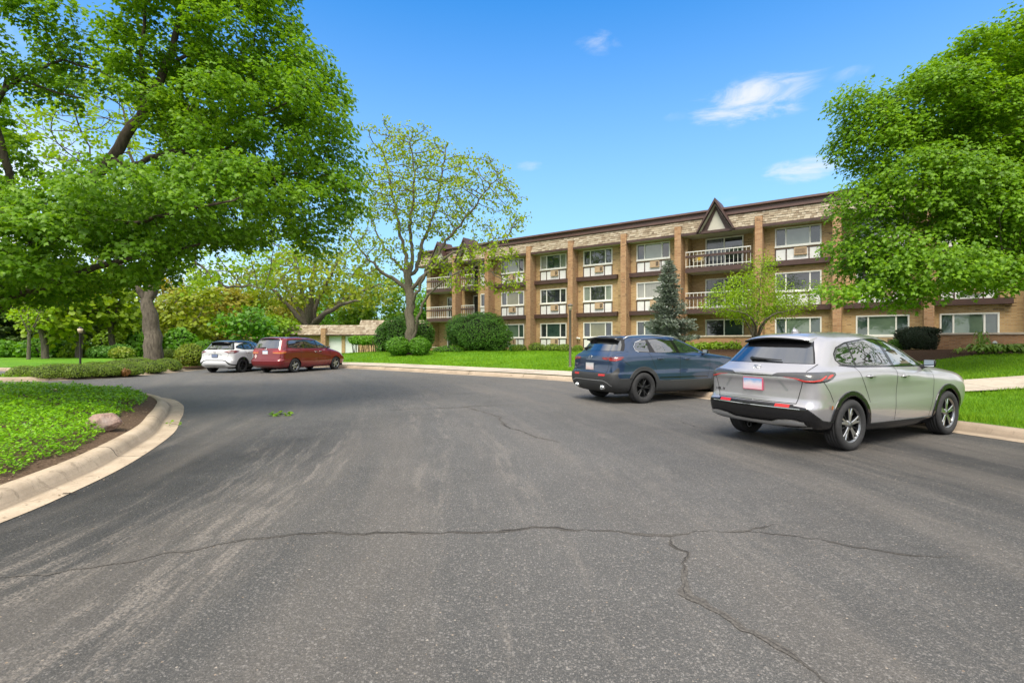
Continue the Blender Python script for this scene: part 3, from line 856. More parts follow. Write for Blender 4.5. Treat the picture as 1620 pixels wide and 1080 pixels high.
def pot_plant(u,v,z,r,h,label,pm,lm):
    t=thing('potted_plant',label,'potted plant',bw(u,v,z),bang,'pot plants on the top balcony')
    m=MB(); m.lathe([(0,0),(r*.7,0),(r,h),(r*1.05,h),(r*.95,h-.02),(0,h-.03)],14); m.build('pot',pm,t)
    n=70; LV=[];LF=[]
    for k in range(n):
        a=random.uniform(0,6.28); e=random.uniform(.2,1.4); L=random.uniform(.12,.32); d=np.array((math.cos(a)*math.cos(e),math.sin(a)*math.cos(e),math.sin(e)))
        s=np.array((-math.sin(a),math.cos(a),0))*.03; p=np.array((0,0,h-.03))
        b=len(LV); LV+= [p,p+d*L*.5+s,p+d*L,p+d*L*.5-s]; LF.append((b,b+1,b+2,b+3))
    npmesh('leaves',LV,LF,lm,t)
# ============================================================ trees
def unit(v): 
    v=np.asarray(v,float); return v/(np.linalg.norm(v,axis=-1,keepdims=True)+1e-12)
# leaf outlines: (verts xyz with stalk at origin, blade along +y, normal +z)
LEAF_MAPLE=(np.array([(0,.02,0),(.24,.06,-.08),(.25,.22,-.06),(.52,.38,-.22),(.36,.56,-.12),(.24,.62,-.04),(0,1.0,-.26),(-.24,.62,-.04),(-.36,.56,-.12),(-.52,.38,-.22),(-.25,.22,-.06),(-.24,.06,-.08),(0,.40,.06)]),
            [(0,1,2,12),(2,3,4,12),(4,5,6,12),(6,7,8,12),(8,9,10,12),(10,11,0,12)])
LEAF_SIMPLE=(np.array([(0,0,0),(.30,.45,-.06),(0,1,-.10),(-.30,.45,-.06)]),[(0,1,2,3)])
LEAF_TUFT=(np.array([(0,0,0),(.42,.30,-.05),(.36,.75,-.12),(0,1,-.06),(-.36,.75,-.12),(-.42,.30,-.05)]),[(0,1,2,3),(0,3,4,5)])

def leaf_field(name, pos, nrm, tip, size, tmpl, mat, parent=None, kind=None):
    """one mesh of many leaves; nrm = blade normal, tip = pointing direction"""
    V0,F0=tmpl
    n=unit(nrm); t=tip-n*np.sum(tip*n,axis=1)[:,None]; t=unit(t); s=np.cross(t,n)
    size=np.broadcast_to(size,(len(pos),))
    V=(pos[:,None,:]+size[:,None,None]*(V0[None,:,0,None]*s[:,None,:]+V0[None,:,1,None]*t[:,None,:]+V0[None,:,2,None]*n[:,None,:])).reshape(-1,3)
    Fq=np.array(F0); N=len(V0)
    Fc=(np.arange(len(pos))[:,None,None]*N+Fq[None]).reshape(-1,Fq.shape[1])
    return npmesh(name,V,Fc,mat,parent,False,kind=kind)

def ellip_points(blobs, n, rng, shell=.5):
    """blobs: (cx,cy,cz, rx,ry,rz[,weight]); more points near the skin"""
    wts=np.array([(b[6] if len(b)>6 else 1)*(b[3]*b[4]*b[5])**.72 for b in blobs]); wts/=wts.sum()
    out=[]
    for b,c in zip(blobs,rng.multinomial(n,wts)):
        d=unit(rng.normal(size=(c,3))); r=rng.uniform(0,1,c)**(1/3.0); r=r*(1-shell)+shell*np.maximum(r,rng.uniform(.72,1.0,c))
        out.append(np.array(b[:3])+d*r[:,None]*np.array(b[3:6]))
    return np.vstack(out)

def grow(seed_lines, attr, step=.35, infl=4.0, kill=.5, iters=90, rng=RNG, grav=0.0, wig=.12):
    """space colonisation from given limb polylines. returns nodes, parent, minradius"""
    N=[];Pn=[];Rm=[]
    for ln in seed_lines:
        pts,rad,att=ln          # att: index of (line, t) to attach or None
        pl=[np.array(p,float) for p in pts]
        dense=[];rr=[]
        for (a,b,ra,rb) in zip(pl[:-1],pl[1:],rad[:-1],rad[1:]):
            k=max(1,int(np.linalg.norm(b-a)/step))
            for i in range(k): dense.append(a+(b-a)*i/k); rr.append(ra+(rb-ra)*i/k)
        dense.append(pl[-1]); rr.append(rad[-1])
        dense=np.array(dense)
        # soften and wiggle
        if len(dense)>4:
            for _ in range(2): dense[1:-1]=.25*dense[:-2]+.5*dense[1:-1]+.25*dense[2:]
            dense[1:]+=rng.normal(0,wig*step*.6,(len(dense)-1,3))
        par=-1
        if len(N):
            d=np.linalg.norm(np.array(N)-dense[0],axis=1); par=int(d.argmin())
            dense=dense[1:]; rr=rr[1:]
        for p,r in zip(dense,rr):
            N.append(p); Pn.append(par); Rm.append(r); par=len(N)-1
    N=np.array(N); Pn=list(Pn); Rm=list(Rm)
    A=attr.copy(); alive=np.ones(len(A),bool)
    # nearest node bookkeeping
    near=np.full(len(A),-1); nd=np.full(len(A),1e9)
    def upd(i0):
        nonlocal near,nd
        B=N[i0:]
        if len(B)==0: return
        for c in range(0,len(B),400):
            D=np.linalg.norm(A[:,None,:]-B[None,c:c+400,:],axis=2); j=D.argmin(1); dm=D[np.arange(len(A)),j]
            m=dm<nd; nd[m]=dm[m]; near[m]=j[m]+i0+c
    upd(0)
    for it in range(iters):
        act=alive&(nd<infl)
        if not act.any(): break
        dirs={}
        for a,j in zip(np.nonzero(act)[0],near[act]):
            dirs.setdefault(j,[]).append(a)
        new=[];np_=[]
        for j,ids in dirs.items():
            d=unit(A[ids]-N[j]).sum(0)+rng.normal(0,wig,3)+np.array((0,0,grav))
            L=np.linalg.norm(d)
            if L<1e-3: continue
            q=N[j]+d/L*step
            new.append(q); np_.append(j)
        if not new: break
        i0=len(N); N=np.vstack([N,new]); Pn+=np_; Rm+=[0]*len(new)
        upd(i0); alive&=nd>kill
    return N,np.array(Pn),np.array(Rm)

def skin(N,Pn,Rm,tip=.010,expo=2.25,rscale=1.0,maxr=None):
    n=len(N); R_=np.zeros(n); acc=np.zeros(n)
    order=np.arange(n)[::-1]
    nch=np.bincount(Pn[Pn>=0],minlength=n)
    for i in order:
        r=(acc[i]**(1/expo) if nch[i] else tip)
        r=max(r,tip); 
        if maxr is not None and Rm[i]==0: r=min(r,maxr)
        R_[i]=Rm[i] if Rm[i]>0 else r
        if Pn[i]>=0: acc[Pn[i]]+=r**expo
    return R_,nch

def branch_mesh(name,N,Pn,R_,nch,mat,parent,sides=6,minr=0.0,flare=0.0):
    n=len(N); best=np.full(n,-1)
    for i in range(n):
        p=Pn[i]
        if p>=0 and (best[p]<0 or R_[i]>R_[best[p]]): best[p]=i
    V=[];Fs=[];base=0
    ca=None
    for i in range(n):
        p=Pn[i]
        if p>=0 and best[p]==i: continue      # continues a chain
        ch=[i]; 
        while best[ch[-1]]>=0: ch.append(best[ch[-1]])
        pts=N[ch]; rad=R_[ch].copy()
        if p>=0: pts=np.vstack([N[p],pts]); rad=np.r_[rad[0],rad]
        keep=rad>=minr
        if keep.sum()<2: continue
        pts=pts[keep];rad=rad[keep]
        if rad[-1]>.03:      # round off a stub
            d_=unit(pts[-1]-pts[-2]); e_=rad[-1]; pts=np.vstack([pts,pts[-1]+d_*e_*.5,pts[-1]+d_*e_*.75]); rad=np.r_[rad,e_*.72,e_*.08]
        if rad.max()<.02: k=4
        elif rad.max()<.06: k=5
        else: k=sides if rad.max()<.2 else sides+4
        t=np.gradient(pts,axis=0); t=unit(t)
        a=np.array((.31,.17,.93)) if abs(t[0][2])<.9 else np.array((1.,.1,0))
        u=unit(np.cross(t[0],a)); ring=[]
        an=np.arange(k)*2*math.pi/k; cs,sn=np.cos(an),np.sin(an)
        for q,tt,r in zip(pts,t,rad):
            u=unit(u-tt*np.dot(u,tt)); w=np.cross(tt,u)
            rr=r
            if rad.max()>.15: rr=r*(1+.09*np.sin(an*3+1)+.05*np.sin(an*5+q[2]))
            ring.append(q+(np.outer(cs*rr,u)+np.outer(sn*rr,w)))
        m=len(pts); V.append(np.vstack(ring))
        ii,kk=np.meshgrid(np.arange(m-1),np.arange(k),indexing='ij'); k2=(kk+1)%k
        Fs.append((base+np.stack([ii*k+kk,ii*k+k2,(ii+1)*k+k2,(ii+1)*k+kk],2)).reshape(-1,4)); base+=m*k
    return npmesh(name,np.vstack(V),np.vstack(Fs),mat,parent,True)

def clusters(centers, out_dir, rng, per, rad, flat=.45, size=(.09,.14), droop=.35, up=1.0, tilt=.5):
    """leaf sprays: flattened domes of leaves round each centre"""
    C=np.repeat(centers,per,axis=0); O=np.repeat(out_dir,per,axis=0); n=len(C)
    a=rng.uniform(0,2*math.pi,n); r=np.sqrt(rng.uniform(0,1,n))
    off=np.stack([np.cos(a)*r,np.sin(a)*r,rng.uniform(-1,1,n)*flat-droop*r*r],1)*np.asarray(rad if np.ndim(rad)==0 else np.repeat(rad,per))[...,None] if np.ndim(rad) else np.stack([np.cos(a)*r,np.sin(a)*r,rng.uniform(-1,1,n)*flat-droop*r*r],1)*rad
    pos=C+off
    radial=np.stack([np.cos(a),np.sin(a),np.full(n,-.25)],1)
    nr=np.stack([np.cos(a)*.45*r,np.sin(a)*.45*r,np.full(n,up)],1)+O*.45+rng.normal(0,tilt,(n,3))
    nr[:,2]=np.abs(nr[:,2])*np.where(rng.uniform(size=n)<.93,1,-1)
    tip=radial+O*.5+rng.normal(0,.45,(n,3))
    return pos,nr,tip,rng.uniform(size[0],size[1],n)

def tree(name,label,seeds,blobs,nattr,leafcfg,bark,leaf,group=None,step=.35,infl=4,kill=.5,tip=.008,expo=2.25,base=None,sides=6,shell=.5,seed=1,minr=0,extra=None,maxr=None,grav=0,cat='tree',wig=.12,trim=None):
    rng=np.random.default_rng(seed)
    base=np.array(base if base is not None else seeds[0][0][0],float)
    A=ellip_points(blobs,nattr,rng,shell)
    if trim is not None: A=A[trim(A)]
    N,Pn,Rm=grow(seeds,A,step,infl,kill,rng=rng,grav=grav,wig=wig)
    R_,nch=skin(N,Pn,Rm,tip,expo,maxr=maxr)
    root=thing(name,label,cat,tuple(base),0,group)
    tr=branch_mesh('trunk',N-base,Pn,R_,nch,bark,root,sides,minr)
    # leaves on thin shoots
    term=np.nonzero((R_<leafcfg.get('maxr',tip*2.2))&(Rm==0))[0]
    cen=N[term]; ctr=np.array([np.array(b[:3]) for b in blobs]).mean(0)
    out=unit((cen-ctr)*np.array((1,1,.5)))
    fr=leafcfg.get('frac',1.0)
    if fr<1: k=rng.uniform(size=len(cen))<fr; cen,out=cen[k],out[k]
    if leafcfg.get('cull'): k=leafcfg['cull'](cen); cen,out=cen[k],out[k]
    cen=cen+rng.normal(0,leafcfg.get('jit',.1),cen.shape)
    pos,nr,tp,sz=clusters(cen,out,rng,leafcfg['per'],leafcfg['rad'],leafcfg.get('flat',.45),leafcfg['size'],leafcfg.get('droop',.35),leafcfg.get('up',1),leafcfg.get('tilt',.5))
    cr=leaf_field('crown',pos-base,nr,tp,sz,leafcfg.get('tmpl',LEAF_SIMPLE),leaf,root)
    STATS.append((name,len(N),len(pos)))
    return root
STATS=[]
BK_MAPLE=barkmat('maple_bark',(.045,.035,.026),(.13,.105,.08))
BK_GREY=barkmat('grey_bark',(.075,.065,.047),(.20,.175,.13))
BK_OLD=barkmat('furrowed_bark',(.060,.050,.040),(.21,.18,.14),2)
LF_MAPLE=leafmat('maple_leaf',[(.068,.165,.007),(.115,.255,.010),(.175,.345,.014),(.25,.42,.024)],.50)
LF_MAPLE_R=leafmat('bright_maple_leaf',[(.080,.185,.008),(.135,.280,.010),(.195,.365,.014),(.27,.44,.024)],.48)
LF_SPRING=leafmat('spring_leaf',[(.15,.24,.008),(.22,.33,.010),(.29,.41,.014),(.35,.45,.03)],.45)
LF_SHADE=leafmat('shade_tree_leaf',[(.15,.22,.008),(.23,.33,.010),(.31,.43,.014),(.36,.48,.03)],.5)
LF_LIME=leafmat('lime_leaf',[(.17,.30,.006),(.24,.40,.008),(.32,.48,.012)],.45)
LF_WOOD=[leafmat('wood_leaf_a',[(.11,.21,.010),(.17,.30,.013),(.24,.38,.02)],.42),
         leafmat('wood_leaf_b',[(.18,.24,.012),(.25,.32,.016),(.32,.39,.03)],.42),
         leafmat('wood_leaf_c',[(.060,.17,.009),(.10,.25,.012),(.15,.33,.016)],.40),
         leafmat('wood_leaf_d',[(.23,.22,.02),(.30,.28,.028),(.35,.34,.035)],.42),LF_SPRING]

def BP(px,py,Y,rx,rz,ry=None,w=1):
    c=P(px,py,Y); return (c[0],c[1],c[2],rx,ry if ry else rx,rz,w)
def L(*pts): return [P(*p) for p in pts]

# ---------- big maple on the left (its trunk stands just outside the frame)
B0=np.array((-12.0,10.9,.32))
trunk=[B0,B0+(.02,0,.8),P(-62,560,11)]
tree('maple_tree','large dark green maple whose leaning limbs reach over the left of the car park',
 [([*trunk],[0.372,0.300,0.276],None),
  (L((-62,560,11),(30,440,11),(100,350,11.1),(175,252,11.2),(235,170,11.3),(262,105,11.4),(285,40,11.5),(300,-60,11.6),(310,-170,11.6)),[0.197,0.151,0.133,0.116,0.099,0.075,0.058,0.041,0.023],None),
  (L((228,190,11.3),(222,120,11.2),(228,40,11.1),(222,-50,11.0)),[0.058,0.046,0.035,0.023],None),
  (L((262,105,11.4),(300,82,11.6),(360,86,11.8),(425,112,12.0)),[0.049,0.041,0.029,0.017],None),
  (L((188,270,11.2),(235,248,10.9),(290,235,10.8),(345,262,11.0),(410,285,11.1),(480,268,11.2),(545,285,11.2)),[0.070,0.058,0.049,0.041,0.029,0.023,0.014],None),
  (L((-62,560,11),(-30,480,10.2),(20,464,9.8),(75,452,9.6),(150,425,9.6),(240,400,9.7),(330,385,9.9)),[0.151,0.110,0.087,0.078,0.058,0.041,0.017],None),
  (L((60,400,11),(20,300,10.2),(-20,160,9.6),(50,112,9.5),(100,92,9.5),(150,110,9.5)),[0.093,0.070,0.052,0.032,0.023,0.012],None),
  (L((-10,130,9.6),(30,122,9.4),(90,150,9.2),(135,158,9.2)),[0.029,0.026,0.017,0.010],None),
  (L((120,330,11.1),(180,330,12.2),(260,300,13.2),(330,250,14)),[0.075,0.058,0.041,0.023],None),
  (L((70,385,11),(120,360,10.2),(210,352,9.2),(300,330,8.8),(370,318,8.8)),[0.070,0.058,0.043,0.029,0.017],None),
  (L((0,470,11),(-150,380,11),(-260,250,11.5)),[0.116,0.081,0.046],None),
  (L((330,260,11),(380,215,10.9),(430,175,11),(475,150,11.1)),[0.032,0.026,0.020,0.012],None),
  ],
 [BP(110,385,9.4,2.4,.95,2.0),BP(250,330,9.6,2.2,.8,2.0),BP(-20,420,9.6,1.6,.9,2),BP(385,310,10.4,2.0,1.05,1.9),BP(495,305,11,1.25,1.0,1.3),BP(545,285,11.1,.65,.85,.9),BP(500,385,11,.45,.45,.6),BP(430,190,11,1.9,1.3,1.8),
  BP(505,130,11.3,.75,.95,1.0),BP(380,55,11.4,1.5,1.2,1.7),BP(250,75,11.5,1.0,1.5,1.5),BP(320,190,11.3,1.2,.75,1.5),BP(35,45,9.2,1.05,.75,1.2),BP(75,125,9.4,1.05,.40,.9,.4),BP(-190,190,10,1.9,2.2,2.4,.5),
  BP(300,-120,11.6,3.0,1.6,2.4,.8),BP(455,15,11.6,.45,.7,.8),BP(0,330,9.8,1.1,.5,1.3),BP(190,360,14,2.6,.9,1.4,.5),BP(380,190,13.6,2.2,2.0,1.4,.4),BP(-230,330,13,2.4,2.2,2.4,.4),BP(225,430,9.8,.35,.45,.7),BP(90,450,9.8,.8,.35,.9)],
 3700,dict(per=76,rad=.34,flat=.36,size=(.062,.118),droop=.45,tmpl=LEAF_MAPLE,maxr=.011,jit=.03,tilt=.42),BK_MAPLE,LF_MAPLE,step=.27,infl=2.6,kill=.42,tip=.0055,base=B0,seed=3,maxr=.07,expo=2.35)

# ---------- maple on the right, its trunk just outside the frame
b=np.array((18.3,16.6,H(18.3,16.6)-.1))
def rp(px,py,Y): return P(px,py,Y)
tree('maple_tree','dense bright green maple in front of the right end of the brick building',
 [([b,b+(-.05,0,1.6),b+(-.2,-.1,2.8)],[.42,.32,.28],None),
  ([b+(-.2,-.1,2.8),rp(1560,330,16.2),rp(1510,250,16),rp(1450,200,15.8),rp(1400,170,15.7)],[.2,.15,.11,.07,.035],None),
  ([b+(-.2,-.1,2.8),rp(1590,390,15.5),rp(1500,362,15),rp(1450,372,14.8),rp(1390,390,14.8)],[.16,.13,.10,.07,.03],None),
  ([b+(-.2,-.1,2.8),rp(1640,300,16.4),rp(1610,180,16.4),rp(1600,70,16.2)],[.22,.17,.11,.05],None),
  ([b+(-.2,-.1,2.8),rp(1650,400,14.5),rp(1580,430,13.6)],[.14,.10,.04],None),
  ([b+(-.2,-.1,2.8),rp(1730,300,17),rp(1800,200,18)],[.2,.14,.06],None),
  ([b+(-.2,-.1,2.8),rp(1650,330,19),rp(1560,240,20)],[.16,.11,.05],None)],
 [BP(1570,95,15.6,1.7,1.0,1.8),BP(1470,165,15.6,1.7,1.15,1.8),BP(1385,215,15.5,1.15,1.0,1.3),BP(1345,160,15.6,.55,.5,.7,.9),BP(1610,210,15.2,2.4,1.7,2),BP(1470,290,14.8,2.0,1.1,1.6),BP(1378,320,15,.95,.8,1.1),BP(1590,330,14.3,2.2,1.1,1.6),
  BP(1395,395,15,1.25,.75,1.3),BP(1480,420,13.8,1.5,.62,1.2),BP(1350,455,14.6,.75,.28,.8),BP(1420,460,14.4,.9,.35,.9),BP(1590,425,14,1.5,.62,1.2,.8),BP(1760,280,16,3,3,2.5,.5),BP(1590,240,19,3.2,2.8,1.6,.6),BP(1650,75,16,1.5,.8,1.4),BP(1320,395,15,.3,.5,.6)],
 5200,dict(per=54,rad=.42,flat=.38,size=(.075,.140),droop=.55,tmpl=LEAF_MAPLE,maxr=.0125,jit=.08,tilt=.38),BK_MAPLE,LF_MAPLE_R,step=.28,infl=2.6,kill=.32,tip=.006,base=b,seed=5,maxr=.12,expo=2.35)

# ---------- vase shaped tree in front of the far end of the building
Yc=34.0; cb=P(649,557,Yc)+(0,0,-.25)
def c(px,py,dy=0): return P(px,py,Yc+dy)
tree('shade_tree','tall vase shaped tree in thin new leaf on the lawn before the far facade end',
 [([cb,c(649,520),c(648,476),c(646,429)],[0.385,0.311,0.296,0.222],None),
  ([c(648,470),c(637,448),c(610,437,-.4),c(590,417,-.8),c(571,398,-1),c(556,374,-1.3)],[0.178,0.148,0.111,0.081,0.059,0.037],None),
  ([c(646,432),c(644,413,.2),c(633,367,.5),c(618,297,.8),c(610,258,1),c(604,225,1)],[0.163,0.141,0.111,0.081,0.052,0.030],None),
  ([c(646,432),c(653,429),c(649,343,-.3),c(657,289,-.5),c(649,219,-.6)],[0.148,0.141,0.111,0.074,0.037],None),
  ([c(646,432),c(659,433,.2),c(668,382,.8),c(688,336,1.2),c(703,258,1.6),c(708,225,1.7)],[0.148,0.133,0.111,0.081,0.052,0.030],None),
  ([c(648,462),c(660,448,-.2),c(684,413,-.6),c(711,374,-1),c(750,328,-1.4),c(789,277,-1.6)],[0.163,0.141,0.111,0.089,0.059,0.030],None),
  ([c(649,490),c(655,473,-.3),c(673,433,-.9),c(711,402,-1.6),c(750,390,-2.2),c(800,376,-2.6)],[0.141,0.118,0.096,0.074,0.044,0.022],None),
  ([c(650,545),c(662,510,-.3),c(668,479,-.6),c(696,448,-1.2),c(731,425,-1.6),c(775,430,-2)],[0.126,0.111,0.096,0.074,0.052,0.022],None),
  ([c(646,440),c(630,420,1.6),c(600,380,3),c(580,330,3.8)],[0.118,0.096,0.067,0.037],None)],
 [(*c(612,222),1.7,2.2,1.3,1),(*c(655,232),1.9,2.4,1.4,1),(*c(700,262),1.9,2.4,1.4,1),(*c(758,280,-1),2.0,2.2,1.5,1),(*c(795,312,-1.5),1.4,1.6,1.2,1),(*c(818,350,-2),1.0,1.4,.6,1),(*c(780,362,-2),1.7,1.6,.7,.9),(*c(600,300),1.9,2.6,2.2,.9),(*c(645,310),2.2,3.2,2.6,.9),(*c(700,335),2.4,2.8,1.9,.9),(*c(735,318,-1),1.6,2.2,1.4,.8),
  (*c(575,395,-.5),1.8,2.4,1.2,.8),(*c(560,350,-1),1.0,1.6,1.2,.6),(*c(770,405,-2),2.2,1.8,1.0,1.2),(*c(740,440,-1.8),1.8,1.5,.8,1.2),(*c(805,445,-2),1.3,1.2,.7,1.1),(*c(700,420,-1),1.2,1.6,.8,.8),(*c(570,435,-.5),1.3,1.5,.6,.5),(*c(640,400),1.6,2.2,1.2,.4)],
 2900,dict(per=9,rad=.26,flat=.7,size=(.10,.18),droop=.2,tmpl=LEAF_TUFT,maxr=.024,frac=.74,jit=.08,tilt=.9,up=.5),BK_GREY,LF_SHADE,step=.32,infl=3.5,kill=.36,tip=.0145,base=cb,seed=8,shell=.15,maxr=.13,expo=2.5,wig=.3)

# ---------- old tree behind the low hedge on the left
Yo=27.0; ob=P(243,565,Yo)+(0,0,-.5)
def q(px,py,dy=0): return P(px,py,Yo+dy)
tree('old_tree','old thick trunked tree with crooked bare limbs behind the low clipped hedge',
 [([ob,q(243,545),q(238,500),q(235,462)],[0.50,0.42,0.36,0.24],None),
  ([q(233,472),q(215,455,-.3),q(195,430,-.6),q(170,380,-.8),q(150,310,-1),q(140,230,-1)],[0.187,0.158,0.130,0.101,0.072,0.036],None),
  ([q(236,474),q(250,440,.2),q(262,412,.3),q(285,392,.2),q(318,372,0),q(360,366,-.3),(q(410,375,-.6))],[0.245,0.216,0.173,0.122,0.094,0.065,0.036],None),
  ([q(258,420,.3),q(270,350,.8),q(290,270,1.2),q(300,180,1.4)],[0.158,0.130,0.086,0.043],None),
  ([q(262,412,.3),q(225,340,1),q(205,240,1.4),q(190,150,1.5)],[0.130,0.101,0.072,0.036],None),
  ([q(290,440,0)*0+q(285,392,.2),q(330,430,-1.2),q(352,452,-1.6),q(372,458,-1.9),q(395,448,-2.2),q(430,462,-2.6)],[0.079,0.065,0.054,0.043,0.032,0.014],None),
  ([q(318,372,0),q(360,330,.6),q(410,300,1),q(455,290,1.2)],[0.072,0.058,0.036,0.022],None),
  ([q(195,430,-.6),q(140,400,-1),q(90,390,-1.2),q(40,370,-1.5)],[0.086,0.065,0.043,0.022],None)],
 [(*q(190,230),5.2,5,4.2,1),(*q(340,330),4,4,2.4,1),(*q(400,400,-1.5),3.2,3,1.5,1.1),(*q(60,350),4,4,2.4,.8),(*q(250,150),4.5,4,3,.8),(*q(350,440,-1.5),2.6,2.6,.9,1.0),(*q(100,430,-1),2.4,2.2,.9,.8)],
 2300,dict(per=10,rad=.30,flat=.6,size=(.12,.22),droop=.2,tmpl=LEAF_TUFT,maxr=.015,frac=.60,jit=.1,tilt=.8,up=.7),BK_OLD,LF_LIME,step=.36,infl=4,kill=.46,tip=.010,base=ob,seed=12,shell=.2,maxr=.16,expo=2.25,wig=.22)

# ---------- spreading many-stemmed tree beyond the garages
Ys=72.0; sb=P(492,540,Ys)
def s_(px,py,dy=0): return P(px,py,Ys+dy)
tree('spreading_tree','wide spreading many stemmed tree in yellow green leaf behind the garages',
 [([sb,s_(492,520)],[.9,.8],None)]+
 [([s_(492,522),s_(*a),s_(*b_),s_(*c_)],[.42,.34,.22,.08],None) for a,b_,c_ in (((470,500),(445,470),(415,440)),((485,490),(476,450),(466,405)),((500,480),(520,440),(540,405)),((512,495),(555,468),(600,450)),((480,500,3),(450,450,5),(430,410,6)),((505,500,-3),(545,480,-5),(570,475,-6)),((492,480,-3),(495,430,-4),(500,400,-4)))],
 [(*s_(495,440),10,9,4.2,1),(*s_(430,455),6,6,3.2,1),(*s_(565,455),6,6,3.2,1),(*s_(500,410),5,5,2.2,1)],
 900,dict(per=10,rad=.75,flat=.5,size=(.30,.52),droop=.2,tmpl=LEAF_TUFT,maxr=.045,frac=.85,jit=.3,tilt=.8,up=.7),BK_OLD,LF_WOOD[1],step=.8,infl=10,kill=1.1,tip=.022,base=sb,seed=21,shell=.2,maxr=.3)

# ---------- small multi-stemmed tree near the middle of the building
Yt=25.6; tb=np.array((*P(1195,530,Yt)[:2],0)); tb[2]=H(tb[0],tb[1])
def t_(px,py,dy=0): return P(px,py,Yt+dy)
tree('ornamental_tree','small many stemmed tree in fine lime green leaf before the middle balcony stack',
 [([tb,tb+(0,0,.5)],[.13,.11],None)]+[([tb+(0,0,.45),t_(*a),t_(*b_),t_(*c_)],[.06,.05,.035,.015],None) for a,b_,c_ in (((1186,515),(1165,490),(1130,470)),((1198,505),(1200,470),(1205,430)),((1210,510),(1235,485),(1270,470)),((1190,505,1),(1180,470,1.2),(1170,435,1.4)),((1205,510,-1),(1225,495,-1.3),(1255,490,-1.5)),((1195,510,-1),(1180,495,-1.4),(1150,490,-1.6)))],
 [(*t_(1190,470),2.0,1.7,1.35,1),(*t_(1150,480),1.25,1.2,.65,1),(*t_(1245,480),1.3,1.2,.7,1),(*t_(1205,425),.75,.8,.75,1),(*t_(1150,470),1.0,1.2,.6,1),(*t_(1290,460),.6,.6,.6,.6)],
 1500,dict(per=15,rad=.26,flat=.7,size=(.07,.125),droop=.1,tmpl=LEAF_SIMPLE,maxr=.010,frac=1.0,jit=.08,tilt=.8,up=.6),BK_GREY,LF_LIME,step=.2,infl=2.5,kill=.24,tip=.0055,base=tb,seed=31,shell=.3,maxr=.06)

# ---------- conifers
M_NEEDLE_B=leafmat('blue_spruce_needles',[(.17,.215,.17),(.28,.335,.27),(.38,.425,.365)],.12,.6)
M_NEEDLE_D=leafmat('dark_spruce_needles',[(.055,.10,.022),(.095,.165,.035),(.15,.23,.055)],.12,.6)
M_BKS=barkmat('spruce_bark',(.04,.03,.022),(.10,.075,.055))
def conifer(name,label,x,y,h,r,mat,seed=1,whorl=.30,group=None,size=.13,droop=.25,dens=1.0,low=.02,power=.85):
    rng=np.random.default_rng(seed); zb=H(x,y)-.05
    root=thing(name,label,'tree',(x,y,zb),0,group)
    m=MB(); m.tube([(0,0,0),(0,0,h*.5),(0,0,h*.98)],[h*.018+.02,h*.011,.01],8); 
    pos=[];nr=[];tp=[];z=h*low+.1
    while z<h*.985:
        f=1-z/h; Rr=r*(f**power)*rng.uniform(.60,1.15)+.04; nb=int(rng.integers(6,10)); a0=rng.uniform(0,6.28)
        for k in range(nb):
            a=a0+6.283*k/nb+rng.uniform(-.3,.3); L_=Rr*rng.uniform(.5,1.2)
            d=np.array((math.cos(a),math.sin(a),0)); nseg=max(2,int(L_/.12*dens))
            pts=[]
            for i in range(nseg+1):
                s=i/nseg; pts.append(d*L_*s+np.array((0,0,z-droop*L_*s+droop*.9*L_*s*s*.9)))
            m.tube([pts[0],pts[len(pts)//2],pts[-1]],[.012*L_+.006,.008*L_+.004,.003],4,cap=False)
            side=np.array((-d[1],d[0],0))
            for i in range(1,nseg+1):
                s=i/nseg; wd=L_*.34*(1-s*.75)+.05
                for j in range(max(3,int(6*wd/.14*dens**.5))):
                    sg=rng.uniform(-1,1); p=pts[i]+side*sg*wd+np.array((0,0,-abs(sg)*wd*.25+rng.normal(0,.04)))
                    pos.append(p); nr.append(np.array((0,0,1))+rng.normal(0,.55,3)); tp.append(d*.8+side*sg*1.0+rng.normal(0,.3,3)+np.array((0,0,.15)))
        z+=whorl*(.55+.7*f)*rng.uniform(.75,1.2)
    m.build('trunk',M_BKS,root)
    tm=(np.array([(0,0,0),(.17,.5,.05),(0,1,0),(-.17,.5,.05),(0,.5,-.16)]),[(0,1,2,3),(0,4,2,1)])
    pos=np.array(pos); leaf_field('crown',pos,np.array(nr),np.array(tp),rng.uniform(size*.7,size*1.5,len(pos)),tm,mat,root)
    STATS.append((name,0,len(pos))); return root
xx,yy=P(1058,540,27.5)[:2]
conifer('blue_spruce','grey blue spruce standing against the facade behind the dark blue car',xx,yy,5.25,1.6,M_NEEDLE_B,4,.22,size=.15,dens=1.5,power=.75)

# dark conifers at the far edge of the left lawn
for i,(px,Y,h,r) in enumerate(((90,46,8.5,3.6),(165,48,9.5,3.8),(205,52,7.6,3.0),(20,50,9,3.8),(-50,46,10,4))):
    x,y=P(px,540,Y)[:2]
    conifer('dark_conifer',['broad dark conifer behind the pale lamp post at the lawn edge','tallest dark conifer just right of the lamp post behind the lawn','shorter dark conifer left of the old thick trunk, farthest back','dark conifer behind the young tree on the left lawn','dark conifer at the left edge of the photo'][i],x,y,h,r,M_NEEDLE_D,40+i,.62,'dark conifers at the lawn edge',size=.42,dens=.42,droop=.2,low=.03,power=.7)

